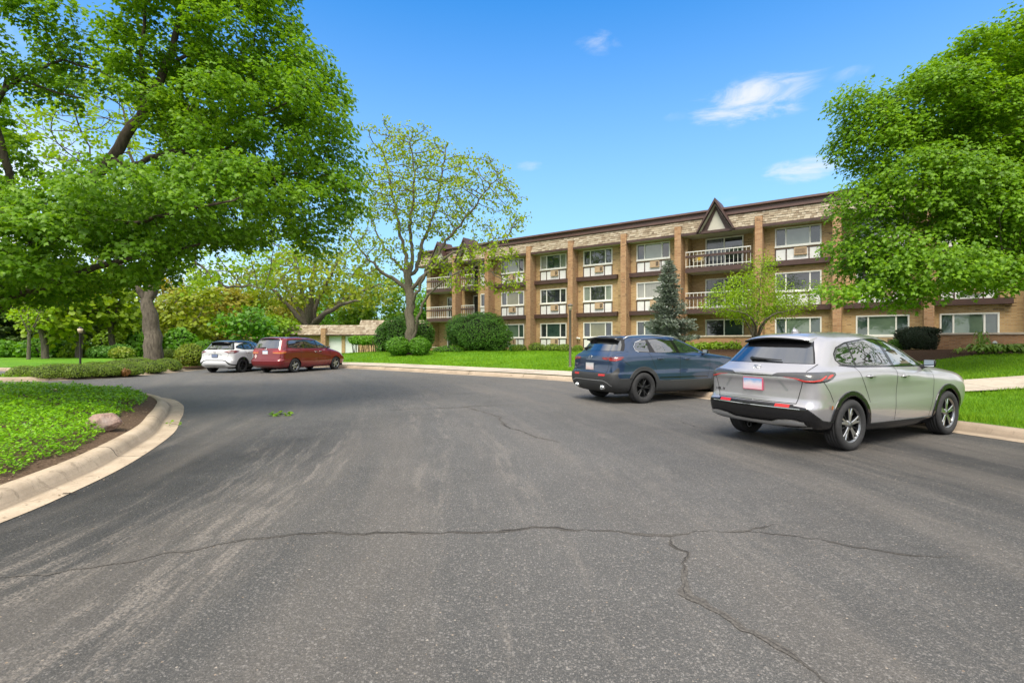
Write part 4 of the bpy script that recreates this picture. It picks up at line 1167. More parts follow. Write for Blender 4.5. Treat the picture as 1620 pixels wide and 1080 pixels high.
# ---------- background wood: generic broadleaf builder
def wood_tree(name,label,x,y,h,r,leaf,seed,group,trunk=.18,size=(.34,.6),n=200,per=9,z0=None,low=.35,bark=None,rad=.8,cat='tree',frac=1.0):
    rng=np.random.default_rng(seed); zb=(H(x,y) if z0 is None else z0)-.1; b=np.array((x,y,zb))
    bl_=[(x,y,zb+h*(low+1)/2,r*.8,r*.8,h*(1-low)/2,1.3)]
    for k in range(6):
        a=rng.uniform(0,6.28); f=rng.uniform(.25,.6); zz=zb+h*rng.uniform(low,.9)
        bl_.append((x+math.cos(a)*r*f,y+math.sin(a)*r*f,zz,r*rng.uniform(.35,.55),r*rng.uniform(.35,.55),h*rng.uniform(.10,.18)))
    top=b+np.array((rng.uniform(-.3,.3),0,h*low)); seeds=[([b,top],[trunk,trunk*.8],None)]
    for k in range(5):
        a=6.283*k/5+rng.uniform(-.4,.4); e=top+np.array((math.cos(a)*r*.4,math.sin(a)*r*.4,h*rng.uniform(.18,.4)))
        seeds.append(([top,(top+e)/2+np.array((0,0,-.1)),e],[trunk*.5,trunk*.38,trunk*.2],None))
    return tree(name,label,seeds,bl_,n,dict(per=per,rad=rad,flat=.5,size=size,droop=.25,tmpl=LEAF_TUFT,maxr=.05,jit=.25,tilt=.7,frac=frac),bark or BK_OLD,leaf,group,step=max(.5,h*.055),infl=r*2,kill=max(.5,h*.06),tip=.016,base=b,seed=seed,shell=.35,maxr=trunk*.6,cat=cat)
GRPW='trees of the wood beyond the garages'
WT=[]
specs=[ # px, Y, height, radius, leaf
 (300,52,7.6,3.4,1),(345,58,8.2,3.6,3),(395,50,5.2,2.6,2),(270,60,9.5,4,3),(330,74,12.5,5,0),(415,90,15,6,0),(460,84,10,4.6,3),(540,95,13,6,2),(600,86,14,5.5,2),(640,80,12.5,4.8,0),
 (178,43,7.8,2.8,4),(195,62,6.2,3.2,0),(100,66,12,4.5,1),(60,60,11,4.6,1),(0,58,12,5,0),(565,80,8.5,3.8,0),(500,100,13.5,6,0),(275,90,12,5,0),(690,75,10,4,2),(380,70,9.0,4.0,1),(440,62,5.5,2.8,0),(125,41,7.6,3.0,4),(72,39,7.0,2.7,4)]
LB=['yellow green tree behind the red minivan','ochre leafed tree above the white car','low mid green tree behind the flat roofed carport','ochre leafed tree right of the old thick trunk','tall fresh green tree rising behind the ochre ones','tallest far green tree above the carport','ochre tree left of the many stemmed tree','dark green tree far behind the garage doors','dark green tree behind the vase shaped tree trunk','fresh green tree between the vase shaped tree and the brick building',
 'lime green tree hanging before the tallest dark conifer','low fresh green tree left of the old thick trunk','tall pale yellow green tree behind the dark conifers','yellow green tree behind the young lawn tree','fresh green tree at the far left edge','low fresh green tree just over the garage roof','far green tree behind the many stemmed tree','far green tree seen past the old thick trunk','dark green tree showing past the building corner','yellow green tree between the ochre tree and the carport','small fresh green tree over the red minivan roof','yellow green tree above the lamp post in the hedge','yellow green tree hanging before the broad dark conifer']
for i,(px,Y,h,r,k) in enumerate(specs):
    x,y=P(px,540,Y)[:2]
    sparse=i in (11,17)
    wood_tree('broadleaf_tree',LB[i],x,y,h,r,LF_WOOD[k],60+i,GRPW,.16+h*.012,(.26,.50),n=int(170+r*22),per=11 if not sparse else 5,low=(.34 if k==4 else .12) if h<10 else .22,z0=-.2 if Y>48 else None,rad=.62+.04*r)
# young tree on the left lawn
x,y=P(45,560,36)[:2]
wood_tree('young_tree','young lime green tree with pale straight trunk on the left lawn',x,y,4.6,1.5,LF_LIME,91,None,.12,(.12,.22),n=260,per=14,low=.42,bark=BK_GREY,rad=.34)
# trees outside the frame that the car windows and panes reflect
for i,(x,y,h,r,k) in enumerate(((19.5,8.5,12.5,4.6,2),(26,-9,12,5,0),(-8,-24,12,5,2),(10,-26,11,5,0))):
    wood_tree('broadleaf_tree',['tree to the right of the car park, outside the photo','tree behind and to the right of the viewer, outside the photo','tree behind and to the left of the viewer, outside the photo','tree straight behind the viewer, outside the photo'][i],x,y,h,r,LF_WOOD[k],120+i,'trees round the car park outside the photo',.3,(.22,.4),n=420 if i==0 else 300,per=3 if i==0 else 4,low=.22,z0=0,rad=.7)
# far wood closing the horizon
rng=np.random.default_rng(77); pos=[]
for k in range(2600):
    x=rng.uniform(-150,30); y=rng.uniform(105,130); h=4.5+4*vnoise(np.array([[x*.06,3.]]),1)[0]+rng.uniform(-1,1)
    z=h*rng.uniform(0,1)**.6; pos.append((x,y-z*.1,z))
for k in range(1400):
    x=rng.uniform(30,160); y=rng.uniform(70,90); h=5+4*vnoise(np.array([[x*.06,9.]]),1)[0]
    z=h*rng.uniform(0,1)**.6; pos.append((x,y,z))
pos=np.array(pos); p2=np.repeat(pos,7,axis=0)+rng.normal(0,1.0,(len(pos)*7,3)); p2[:,2]=np.abs(p2[:,2])
leaf_field('far_wood',p2,np.array((0,-.3,1))+rng.normal(0,.7,p2.shape),rng.normal(0,1,p2.shape),rng.uniform(.7,1.5,len(p2)),LEAF_TUFT,LF_WOOD[0],None,'stuff')

# ============================================================ shrubs, hedges, ground cover, grass
LF_YEW=leafmat('yew_leaf',[(0.045,0.125,0.015),(0.085,0.21,0.024),(0.15,0.32,0.035)],.3,.5)
LF_BUSH=leafmat('bush_leaf',[(0.052,0.152,0.009),(0.095,0.240,0.012),(0.147,0.336,0.017)],.3)
LF_HEDGE=leafmat('hedge_leaf',[(0.086,0.152,0.014),(0.147,0.232,0.017),(0.225,0.320,0.026)],.25)
LF_BOX=leafmat('clipped_leaf',[(0.078,0.208,0.009),(0.130,0.304,0.012),(0.207,0.416,0.017)],.3)
LF_SPIREA=leafmat('spirea_leaf',[(0.113,0.180,0.013),(0.194,0.285,0.019),(0.324,0.330,0.041)],.3)
LF_DARKH=leafmat('dark_yew_leaf',[(.006,.016,.005),(.010,.026,.007),(.016,.040,.010)],.1,.6)
LF_HOSTA=leafmat('hosta_leaf',[(0.161,0.287,0.041),(0.236,0.380,0.062),(0.323,0.460,0.103)],.3,.4)
LF_PERI=leafmat('ground_cover_leaf',[(0.070,0.196,0.005),(0.133,0.319,0.008),(0.211,0.450,0.010),(0.298,0.566,0.016)],.35,.4)
M_TWIG=simple('twigs',(.030,.022,.014),.9,vary=.3)
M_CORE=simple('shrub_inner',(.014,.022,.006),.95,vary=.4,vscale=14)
def shrub(name,label,blobs,n,size,leaf,group=None,seed=1,cat='shrub',tmpl=LEAF_SIMPLE,base=None,core=.80,up=.25,fuzz=.07,lump=.10):
    """blobs: (x,y,z, rx,ry,rz) absolute"""
    rng=np.random.default_rng(seed); B=np.array([b[:6] for b in blobs],float)
    base=np.array(base if base is not None else (B[0,0],B[0,1],H(B[0,0],B[0,1])))
    root=thing(name,label,cat,tuple(base),0,group)
    area=np.array([(b[3]*b[4])**.5*b[5]+b[3]*b[4] for b in B]); cnt=rng.multinomial(n,area/area.sum())
    ps=[];ns=[]
    for b,c in zip(B,cnt):
        d=unit(rng.normal(size=(c,3))); 
        k=vnoise(d*1.0+b[:3],2.6,seed)*.6+vnoise(d+b[:3],6,seed+1)*.4
        r=(1+(k-.5)*2*lump)*(1-np.abs(rng.normal(0,fuzz,c)))
        p=b[:3]+d*r[:,None]*b[3:6]
        # keep what is outside the other blobs
        keep=np.ones(c,bool)
        for o in B:
            if o is b: continue
            q=(p-o[:3])/o[3:6]; keep&=(np.sum(q*q,1)>.72) | np.all(o==b)
        keep&=p[:,2]>base[2]-.05
        ps.append(p[keep]); ns.append((d/b[3:6])[keep])
    p=np.vstack(ps); nn=unit(np.vstack(ns))
    nr=nn+rng.normal(0,.55,p.shape)+np.array((0,0,up)); tp=nn*.6+rng.normal(0,.7,p.shape)+np.array((0,0,.3))
    leaf_field('leaves',p-base,nr,tp,rng.uniform(size[0],size[1],len(p)),tmpl,leaf,root)
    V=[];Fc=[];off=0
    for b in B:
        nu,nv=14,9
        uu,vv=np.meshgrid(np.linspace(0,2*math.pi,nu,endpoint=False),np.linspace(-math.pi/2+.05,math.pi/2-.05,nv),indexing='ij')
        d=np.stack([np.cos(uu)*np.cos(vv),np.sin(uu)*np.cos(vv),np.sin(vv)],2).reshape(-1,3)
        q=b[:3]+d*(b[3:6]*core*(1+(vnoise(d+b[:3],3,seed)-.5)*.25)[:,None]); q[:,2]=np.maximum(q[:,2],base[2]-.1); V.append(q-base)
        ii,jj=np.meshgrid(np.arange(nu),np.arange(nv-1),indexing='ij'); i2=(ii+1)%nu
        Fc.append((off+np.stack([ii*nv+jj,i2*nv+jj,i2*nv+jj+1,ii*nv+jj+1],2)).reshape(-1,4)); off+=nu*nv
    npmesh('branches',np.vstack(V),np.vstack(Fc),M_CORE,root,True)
    STATS.append((name,0,len(p))); return root
def sb(px,py_top,py_bot,wpx,Y,depth=1.0):
    """blob from its photo extents at distance Y"""
    c=P(px,(py_top+py_bot)/2,Y); rx=wpx/2/F*Y; rz=(py_bot-py_top)/2/F*Y
    return (c[0],c[1],c[2],rx,rx*depth,rz)
# --- foundation planting along the building
Yb=36.5
shrub('yew_bush','biggest rounded dark green yew in front of the far end of the building',[sb(757,496,562,104,Yb,.8),sb(733,496,550,56,Yb,.9),sb(785,512,560,50,Yb-.3,.9),sb(765,493,530,60,Yb,.9)],26000,(.07,.14),LF_YEW,None,1,lump=.26,fuzz=.10)
shrub('round_bush','rounded mid green bush just left of the vase shaped tree trunk',[sb(630,533,562,38,33.5,.9)],4200,(.07,.14),LF_BUSH,None,2)
shrub('round_bush','rounded mid green bush just right of the vase shaped tree trunk',[sb(664,533,561,34,33.3,.9)],4200,(.07,.14),LF_BUSH,None,3)
shrub('evergreen_bush','large dark evergreen mass behind the bush left of the vase shaped tree trunk',[sb(625,500,562,48,37.5,.9),sb(640,497,545,45,39,.9),sb(605,512,562,26,37,.9),sb(668,506,555,40,40,.8)],9000,(.10,.2),LF_YEW,None,4)
shrub('low_bush','low spreading bush between the round bush and the biggest yew',[sb(712,546,562,48,35.5,.7),sb(695,549,562,24,35.2,.8)],2600,(.06,.12),LF_BUSH,None,5)
for i,(px,w,t,lb) in enumerate(((822,24,545,'small clipped bush just right of the biggest yew'),(849,26,542,'small clipped bush in the row, left of the lowest white panels'),(873,30,544,'small clipped bush in the row below the beige grille'),(893,24,544,'small clipped bush in the row just left of the lamp post'),(914,16,546,'small clipped bush in the row just right of the lamp post'),(812,14,546,'dark small bush tucked in behind the biggest yew'))):
    shrub('clipped_bush',lb,[sb(px,t,558,w,35.6-.045*(px-812)*.6,.9)],1500,(.05,.10),LF_HEDGE if i<5 else LF_YEW,'clipped bushes along the foot of the facade',10+i)
def PF(u,v,z=None):
    q=FAC0+FD*u+FN*v; return (float(q[0]),float(q[1]),H(q[0],q[1]) if z is None else z)
# leafy perennials under the balcony wall, hosta bed at the right
def rosette(name,label,x,y,n,L0,wid,mat,seed,group=None,h=.35,cat='plant'):
    rng=np.random.default_rng(seed); z=float(lawn_h(np.array([[x,y]]))[0])+.03; root=thing(name,label,cat,(x,y,z),0,group); V=[];Fc=[]
    for k in range(n):
        a=rng.uniform(0,6.28); d=np.array((math.cos(a),math.sin(a),0)); s=np.array((-d[1],d[0],0)); Lk=L0*rng.uniform(.6,1.15); lift=rng.uniform(.4,1.1)*h
        b=len(V)
        pr=[(0,.12,0),(.35,.55,.8),(.65,1.0,1.0),(.9,.6,.78),(1.08,.04,.5)]
        for (f,w_,zz) in pr:
            c=d*Lk*f+np.array((0,0,zz*lift)); ww=wid*w_*.5
            V+= [c-s*ww+np.array((0,0,ww*.35)),c,c+s*ww+np.array((0,0,ww*.35))]
        for i in range(4):
            o=b+i*3; Fc+=[(o,o+1,o+4,o+3),(o+1,o+2,o+5,o+4)]
    npmesh('leaves',V,Fc,mat,root,True); return root
HG='hostas in the mulch bed by the low brick wall'
hp=[(1548,566,17.9),(1560,571,17.8),(1575,572,17.7),(1590,573,17.7),(1605,571,17.8),(1617,573,17.7),(1568,562,18.6),(1590,560,19),(1610,562,18.8)]
hl=['hosta clump at the left end of the bed','second hosta clump from the left end of the bed','hosta clump directly below the white path light','hosta clump right of the path light, at the grass edge','hosta clump near the photo edge, at the grass edge','hosta clump cut by the right photo edge','hosta clump left of the white path light, farther back','hosta clump right of the path light, farther back','hosta clump near the photo edge, farther back']
for i,(px,py,Y) in enumerate(hp):
    x,y=P(px,py,Y)[:2]; rosette('hosta',hl[i],x,y,26,.36,.15,LF_HOSTA,200+i,HG,.32)
x,y=P(1553,556,18.3)[:2]; rosette('iris_plant','taller sword leaved clump at the left of the hosta bed',x,y,30,.30,.045,LF_HOSTA,231,None,.75)
for i,(px,py,Y,lb) in enumerate(((1515,572,18.2,'tiny seedling alone in the bare mulch'),(1520,556,20.5,'small leafy sprout by the foot of the low brick wall'),(1540,553,21,'leafy sprout at the wall foot behind the hosta bed'))):
    x,y=P(px,py,Y)[:2]; rosette('seedling',lb,x,y,9,.16,.06,LF_HOSTA,240+i,None,.2)
LF_PER=leafmat('perennial_leaf',[(0.126,0.247,0.014),(0.211,0.351,0.019),(0.295,0.442,0.035)],.35)
pg='leafy perennials below the balcony wall'
pl_lb=['bright leafy perennial at the left end of the row below the balcony wall','second bright leafy perennial from the left below the balcony wall','bright leafy perennial in the middle of the row below the balcony wall','second bright leafy perennial from the right below the balcony wall','bright leafy perennial at the right end of the row, beside the silver car roof']
for i,u in enumerate((10.0,10.8,11.6,12.4,13.2)):
    x,y,z=PF(u,-2.9); shrub('perennial',pl_lb[i],[(x,y,z+.15,.5,.45,.3)],500,(.10,.2),LF_PER,pg,250+i,cat='plant',base=(x,y,z))
# dark clipped hedge and low bush by the right-hand patio wall
x,y,z=PF(21.45,-1.9)
shrub('dark_hedge','dark square clipped yew beside the left end of the right low brick wall',[sb(1450,517,556,50,22.9,.7),sb(1435,517,540,36,23.1,.7),sb(1470,517,556,30,23.0,.7),sb(1462,517,530,52,23.1,.6)],9000,(.04,.08),LF_DARKH,None,260,lump=.04,fuzz=.04)
shrub('dark_bush','small dark bush left of the dark clipped yew',[sb(1422,536,556,30,23.6,.8)],2200,(.05,.10),LF_YEW,None,261)
# --- shrubs by the white car
shrub('spirea_bush','rounded bronze tinged bush left of the bright clipped bush by the white car',[sb(301,543,580,40,27.2,.9),sb(290,548,580,26,27.4,.9)],5200,(.06,.12),LF_SPIREA,None,270)
shrub('clipped_hedge_bush','bright green clipped bush beside the parked white car',[sb(325,538,578,34,29.0,1.2),sb(318,540,576,28,29.8,1.2)],6000,(.06,.11),LF_BOX,None,271)
shrub('low_bush','low bush between the old trunk and the bronze tinged bush',[sb(266,552,574,28,28.5,.9)],2200,(.06,.12),LF_HEDGE,None,272)
# hedge in front of the garages: leafless stems below, clipped top
hx=[P(px,540,50)[0] for px in (557,600)]
shrub('tall_hedge','clipped thin legged hedge in front of the white garage door',[(x_,50.0+i*.1,1.62,.75,.55,.42) for i,x_ in enumerate(np.linspace(hx[0]+.4,hx[1],5))],5200,(.12,.22),LF_BOX,None,273,base=(hx[0],50,H(hx[0],50)))
hr=[o for o in COL.objects if o.name.startswith('tall_hedge')][0]
m=MB()
for k in range(26):
    xx=random.uniform(.1,hx[1]-hx[0]+.2); yy=random.uniform(-.3,.3); a=random.uniform(-.3,.3)
    m.tube([(xx,yy,0),(xx+a*.4,yy,.7),(xx+a,yy+random.uniform(-.2,.2),1.5)],[.035,.025,.015],5)
m.build('stems',M_TWIG,hr)
# --- low clipped hedge of rounded yews on the peninsula: separate plants grown together
HP=[]
for (px,pt,pb,w,Y,lb) in ((38,580,602,56,19.9,'low clipped yew at the left tip of the hedge beside the driveway'),(78,578,601,66,19.8,'second low clipped yew from the left tip of the hedge, at the kerb'),(120,577,600,66,20.2,'low clipped yew at the kerb in front of the lamp post'),(160,577,597,66,20.9,'low clipped yew at the kerb just right of the lamp post'),(200,575,595,60,21.7,'low clipped yew with a browned patch at the kerb'),(236,571,592,58,23.4,'low clipped yew second from the right end of the hedge'),(264,568,589,50,25.0,'low clipped yew at the right end of the hedge nearest the bronze bush'),
    (150,574,590,60,23.2,'low clipped yew in the second row right behind the lamp post'),(215,567,580,62,26.0,'low clipped yew in the back row before the old thick trunk'),(100,577,592,70,21.6,'low clipped yew in the second row left of the lamp post'),(186,571,586,56,23.8,'low clipped yew in the second row nearest the old thick trunk')):
    b=sb(px,pt-2,pb+6,w*.86,Y,.8)
    HP.append(shrub('low_yew',lb,[b],6500,(.030,.055),LF_HEDGE,'low clipped yews along the kerb',280+len(HP),base=(b[0],b[1],H(b[0],b[1])),lump=.05,fuzz=.05,core=.86))
LF_BROWN=leafmat('browned_leaf',[(.16,.07,.02),(.24,.11,.03)],.2)
b=sb(199,583,594,14,21.1,.6); rng=np.random.default_rng(5)
d=unit(rng.normal(size=(260,3))); pp=np.array(b[:3])+d*np.array(b[3:6])*rng.uniform(.8,1.1,(260,1)); o=HP[4]
leaf_field('browned_leaves',pp-np.array(o.location),d+rng.normal(0,.4,d.shape),rng.normal(0,1,d.shape),rng.uniform(.04,.08,260),LEAF_SIMPLE,LF_BROWN,o)
# juniper mass and reddish shrub at the far lawn edge
shrub('juniper','grey green spreading juniper below the far trees left of the old thick trunk',[sb(165,548,567,50,40,.7),sb(190,545,567,40,41,.7)],3200,(.12,.24),LF_YEW,None,300)
shrub('bronze_shrub','bronze leafed low shrub left of the foot of the old thick trunk',[sb(193,550,567,36,38,.8)],1800,(.12,.22),LF_SPIREA,None,301)
for i,(px,pt,w,Y,k,lb) in enumerate(((225,520,44,44,2,'bright green bush just left of the old thick trunk'),(180,520,60,47,0,'fresh green bush behind the juniper'),(285,520,50,46,2,'dark green bush behind the bronze tinged bush'),(75,535,80,42,2,'dark low bush at the lawn edge behind the lamp post'),(120,545,50,42,0,'green low bush right of the lamp post at the lawn edge'),(375,505,70,62,0,'fresh green bush mass above the flat carport roof'),(430,500,50,64,2,'fresh green bush above the red minivan'),(10,540,50,42,2,'dark low bush at the far left lawn edge'))):
    shrub('wild_bush',lb,[sb(px,pt,572,w,Y,.8),sb(px+w*.3,pt+8,572,w*.6,Y+.5,.8)],3200,(.16,.34),LF_WOOD[k],'wild bushes at the edge of the wood',310+i,lump=.2,fuzz=.12,tmpl=LEAF_TUFT,base=(*P(px,0,Y)[:2],H(*P(px,0,Y)[:2])))

# --- island ground cover: tens of thousands of little leaves, nobody could count them
rng=np.random.default_rng(17)
n=1200000
xy=np.c_[rng.uniform(-26,-4.4,n),rng.uniform(-1.5,14.9,n)]
xy=xy[inpoly(xy,ISL_POLY)]
dist=np.hypot(xy[:,0],xy[:,1])
keep=rng.uniform(size=len(xy))<np.clip((6.2/dist)**1.7,0,1)
xy=xy[keep]; dist=dist[keep]
db=polydist(xy,ISB)
lim=.14+.34*vnoise(xy,.55,3)**1.3+.22*(vnoise(xy,2.2,5)-.4)
lim*=np.clip((13.2-xy[:,1])/3,.15,1)
ok=(db>lim)&((xy[:,0]/np.maximum(xy[:,1],.1)>-1.28)|(rng.uniform(size=len(xy))<.45))
xy=xy[ok];dist=dist[ok];dl=(db-lim)[ok]
hg=isl_h(xy); cl=vnoise(xy,2.6,8)*.6+vnoise(xy,7,9)*.4
hh=(.06+.20*cl)*np.clip(dl/.25+.25,0,1)
zz=hg+hh*rng.uniform(.55,1.0,len(xy))
nr=np.c_[rng.normal(0,.5,len(xy)),rng.normal(0,.5,len(xy)),np.full(len(xy),1.0)]
a=rng.uniform(0,6.28,len(xy)); tp=np.c_[np.cos(a),np.sin(a),rng.uniform(-.1,.6,len(xy))]
sz=rng.uniform(.020,.040,len(xy))*np.clip((dist/6.0)**.75,1,2.2)
leaf_field('ground_cover',np.c_[xy,zz],nr,tp,sz,LEAF_SIMPLE,LF_PERI,None,'stuff')
STATS.append(('ground_cover',0,len(xy)))
# dry litter on the bare strip
n=2600; xy=np.c_[rng.uniform(-8,-4.4,n),rng.uniform(1.5,12,n)]; xy=xy[inpoly(xy,ISL_POLY)&(polydist(xy,ISB)<.9)]
LF_DRY=leafmat('dry_leaf',[(.14,.09,.05),(.24,.17,.10),(.33,.26,.17)],.1)
leaf_field('leaf_litter',np.c_[xy,isl_h(xy)+.012],np.c_[rng.normal(0,.3,(len(xy),2)),np.ones(len(xy))],rng.normal(0,1,(len(xy),3)),rng.uniform(.015,.05,len(xy)),LEAF_SIMPLE,LF_DRY,None,'stuff')
DI=densify(ISL,.18)
xy=np.vstack([offset(KD,rng.uniform(-.05,.28))[rng.integers(0,len(KD),6)] for _ in range(35)]+[offset(DI,-rng.uniform(-.08,.28))[rng.integers(0,len(DI),6)] for _ in range(35)])
xy=xy+rng.normal(0,.05,xy.shape); xy=xy[(xy[:,1]>2)]
leaf_field('gutter_litter',np.c_[xy,np.full(len(xy),.022)],np.c_[rng.normal(0,.25,(len(xy),2)),np.ones(len(xy))],rng.normal(0,1,(len(xy),3)),rng.uniform(.012,.04,len(xy)),LEAF_SIMPLE,LF_DRY,None,'stuff')
# --- lawn grass blades where the lawn comes near
LF_GRASS=leafmat('grass_blade',[(0.084,0.195,0.007),(0.140,0.293,0.011),(0.211,0.390,0.016),(0.281,0.455,0.035)],.35,.5,.2)
def blades(n,x0,x1,y0,y1,L0,L1,wd,fall,seed):
    rng=np.random.default_rng(seed)
    xy=np.c_[rng.uniform(x0,x1,n),rng.uniform(y0,y1,n)]
    dist=np.hypot(xy[:,0],xy[:,1]); xy=xy[rng.uniform(size=n)<np.clip((fall/dist)**1.5,0,1)]
    xy=xy[np.abs(xy[:,0]/xy[:,1])<1.4]
    dk=polydist(xy,KALL)
    ok=inpoly(xy,LAWN_POLY)&(dk>.50)
    dw=polydist(xy,WALK2); ok&=dw>.83
    dm=polydist(xy,WALK_PL); s=(xy[:,0]<4.6)&(dm<2.27); ok&=~s
    ok&=~inpoly(xy,BED_R)
    xy=xy[ok]; dist=np.hypot(xy[:,0],xy[:,1]); k=vnoise(xy,.9,2)*.6+vnoise(xy,3.1,4)*.4
    edge=np.minimum(polydist(xy,WALK2)-.85,dk[ok]-.5); long=np.where(edge<.25,1.35,1.0)
    sz=rng.uniform(L0,L1,len(xy))*(.55+.9*k)*long
    a=rng.uniform(0,6.28,len(xy)); lean=rng.uniform(.1,.9,len(xy))
    tp=np.c_[np.cos(a)*lean,np.sin(a)*lean,np.ones(len(xy))]; nr=np.c_[np.cos(a+.4),np.sin(a+.4),rng.uniform(-.2,.6,len(xy))]
    wsc=wd*np.clip(dist/10,1,2.6)
    V0=np.array([(-.5,0,0),(.5,0,0),(.32,.6,.04),(0,1,.14),(-.32,.6,.04)])
    n_=unit(nr); t_=tp-n_*np.sum(tp*n_,1)[:,None]; t_=unit(t_); s_2=np.cross(t_,n_)
    pos=np.c_[xy,lawn_h(xy)-.004]
    V=(pos[:,None]+V0[None,:,0,None]*(s_2*wsc[:,None])[:,None]+V0[None,:,1,None]*(t_*sz[:,None])[:,None]+V0[None,:,2,None]*(n_*sz[:,None])[:,None]).reshape(-1,3)
    Fc=np.arange(len(xy))[:,None]*5+np.arange(5)[None]
    STATS.append(('blades',0,len(xy)))
    return V,Fc
Va,Fa=blades(420000,5.5,24,6.5,24,.045,.085,.0065,11,3)
Vb,Fb=blades(260000,-24,12,19,44,.06,.10,.012,19,4)
npmesh('lawn_grass',np.vstack([Va,Vb]),np.vstack([Fa,Fb+len(Va)]),LF_GRASS,None,kind='stuff')
print('STATS',[s for s in STATS if s[2]>30000], sum(s[2] for s in STATS))
# ============================================================ walls, garages, lamps, boulder and other small things
def local_thing(name,label,cat,x,y,z,rz,group=None): return thing(name,label,cat,(x,y,z),rz,group)
# low brick patio walls
def patio_wall(u0,u1,v,ztop,label,side=None):
    q=FAC0+FD*u0+FN*v; zb=min(H(*(q)),H(*(FAC0+FD*u1+FN*v)))-.25
    t=thing('garden_wall',label,'wall',(q[0],q[1],zb),bang); h=ztop-zb
    m=MB(); m.box((0,0,0),(u1-u0,.30,h-.09)); 
    if side: m.box((0,.302,0),(.28,side,h-.09)); m.box((u1-u0-.28,.302,0),(u1-u0,side,h-.09))
    m.build('brickwork',M_BRICKD,t)
    m=MB(); m.box((-.05,-.05,h-.088),(u1-u0+.05,.35,h),0,.012)
    if side: m.box((-.05,.352,h-.088),(.33,side,h),0,.012); m.box((u1-u0-.33,.352,h-.088),(u1-u0+.05,side,h),0,.012)
    m.build('stone_cap',M_STONE,t); return t
patio_wall(22.15,32,-2.1,1.90,'long low brick wall with pale stone cap behind the hosta bed',2.0)
patio_wall(9.3,14.35,-1.5,1.86,'low brick wall with stone cap below the middle balconies',1.4)
patio_wall(-13.8,-10.2,-.9,1.02,'low brick wall with stone cap at the far end of the building',.8)
# --- garages
M_GDOOR=simple('garage_door_white',(.62,.64,.64),.5,vary=.05,vscale=2)
def shakes(mb,x0,x1,ya,za,yb,zb,rows,w0=.18,w1=.42):
    for r in range(rows):
        f0,f1=r/rows,(r+1.2)/rows
        x=x0
        while x<x1:
            w_=random.uniform(w0,w1); a,b=x+.006,min(x+w_-.006,x1); t=random.uniform(.03,.06); d=random.uniform(-.02,.02)
            A=(ya+(yb-ya)*f0,za+(zb-za)*f0+d); B=(ya+(yb-ya)*f1,za+(zb-za)*f1)
            mb.add([(a,A[0]-t,A[1]),(b,A[0]-t,A[1]),(b,B[0],B[1]),(a,B[0],B[1]),(a,A[0]+.05,A[1]),(b,A[0]+.05,A[1])],[(0,1,2,3),(4,5,1,0)],0,False); x+=w_
def garage(name,label,x,y,z,rz,W,D,hw,hr,doors,piers):
    t=thing(name,label,'garage',(x,y,z),rz)
    m=MB(); 
    xs=sorted([0,W]+[q for d in doors for q in d])
    edges=[0]+[q for d in doors for q in d]+[W]
    for i in range(0,len(edges),2): m.box((edges[i],0,0),(edges[i+1],.25,hw))
    for d in doors: m.box((d[0],.0,2.15),(d[1],.25,hw))
    m.box((0,.252,0),(.25,D,hw)); m.box((W-.25,.252,0),(W,D,hw)); m.box((.252,D-.25,0),(W-.252,D,hw)); m.build('wall',M_BRICK,t)
    for d in doors:
        m=MB(); m.box((d[0]+.02,.12,0),(d[1]-.02,.17,2.14))
        for k in range(1,4): m.box((d[0]+.03,.114,2.14*k/4-.012),(d[1]-.03,.119,2.14*k/4+.012))
        m.box(((d[0]+d[1])/2-.012,.113,.02),((d[0]+d[1])/2+.012,.1185,2.12))
        m.build('garage_door',M_GDOOR,t)
    m=MB(); m.add([(-.3,-.45,hw-.05),(W+.3,-.45,hw-.05),(W-.5,1.1,hw+hr),(.5,1.1,hw+hr),(-.3,D+.3,hw-.05),(W+.3,D+.3,hw-.05)],[(0,1,2,3),(3,2,5,4),(0,3,4),(1,5,2)]); 
    rf=m.build('roof',M_ROOFD,t)
    m=MB(); shakes(m,-.25,W+.25,-.50,hw-.03,1.08,hw+hr+.03,6); m.build('shakes',M_SHAKE,rf)
    m=MB(); m.box((-.32,-.52,hw-.16),(W+.32,-.46,hw-.03)); m.build('eave_board',M_BROWN,t)
    for p in piers:
        m=MB(); m.box((p-.28,-.75,0),(p+.28,-.002,hw+.75)); m.build('pier',M_BRICKO,t)
    return t
gx,gy=P(452,540,62)[:2]
garage('garage','brick garage with shake roof and white doors behind the red minivan',gx,gy,.02,0.0,13.0,7,2.35,1.1,[(5.25,6.85),(7.25,8.85)],[4.85])
gx,gy=P(588,540,66)[:2]
garage('garage','brick garage with shake roof farther right, half hidden behind the evergreen mass',gx-1.2,gy-1,.1,0.0,8.5,7,2.6,1.5,[(5.5,7.6)],[])
# --- flat carport far behind the white car
M_BEIGE=simple('beige_trim',(.42,.34,.25),.7,vary=.15)
cx0=P(330,540,58)[0]; cx1=P(416,540,58)[0]; W_=cx1-cx0
t=thing('carport','long low flat roofed beige carport beyond the white car','carport',(cx0,58,-.25),0.04)
m=MB(); m.box((0,-.1,1.75),(W_,5,1.92)); m.build('roof',M_BEIGE,t)
m=MB(); m.box((-.02,-.16,2.16),(W_+.02,-.08,2.24)); m.box((-.02,-.16,1.72),(W_+.02,-.101,1.80))
k=0
for k in range(7): m.box((W_*k/6-.04,-.155,1.80),(W_*k/6+.04,-.085,2.16))
m.build('fascia_frame',simple('pale_beige_trim',(.55,.47,.37),.7),t)
m=MB(); m.box((0,-.06,1.921),(W_,-.02,2.15)); m.build('fascia_board',simple('brown_board',(.24,.15,.09),.8,vary=.2),t)
for k in range(5):
    m=MB(); m.box((W_*k/4-.09,.05,0),(W_*k/4+.09,.23,1.748)); m.build('post',M_BEIGE,t)
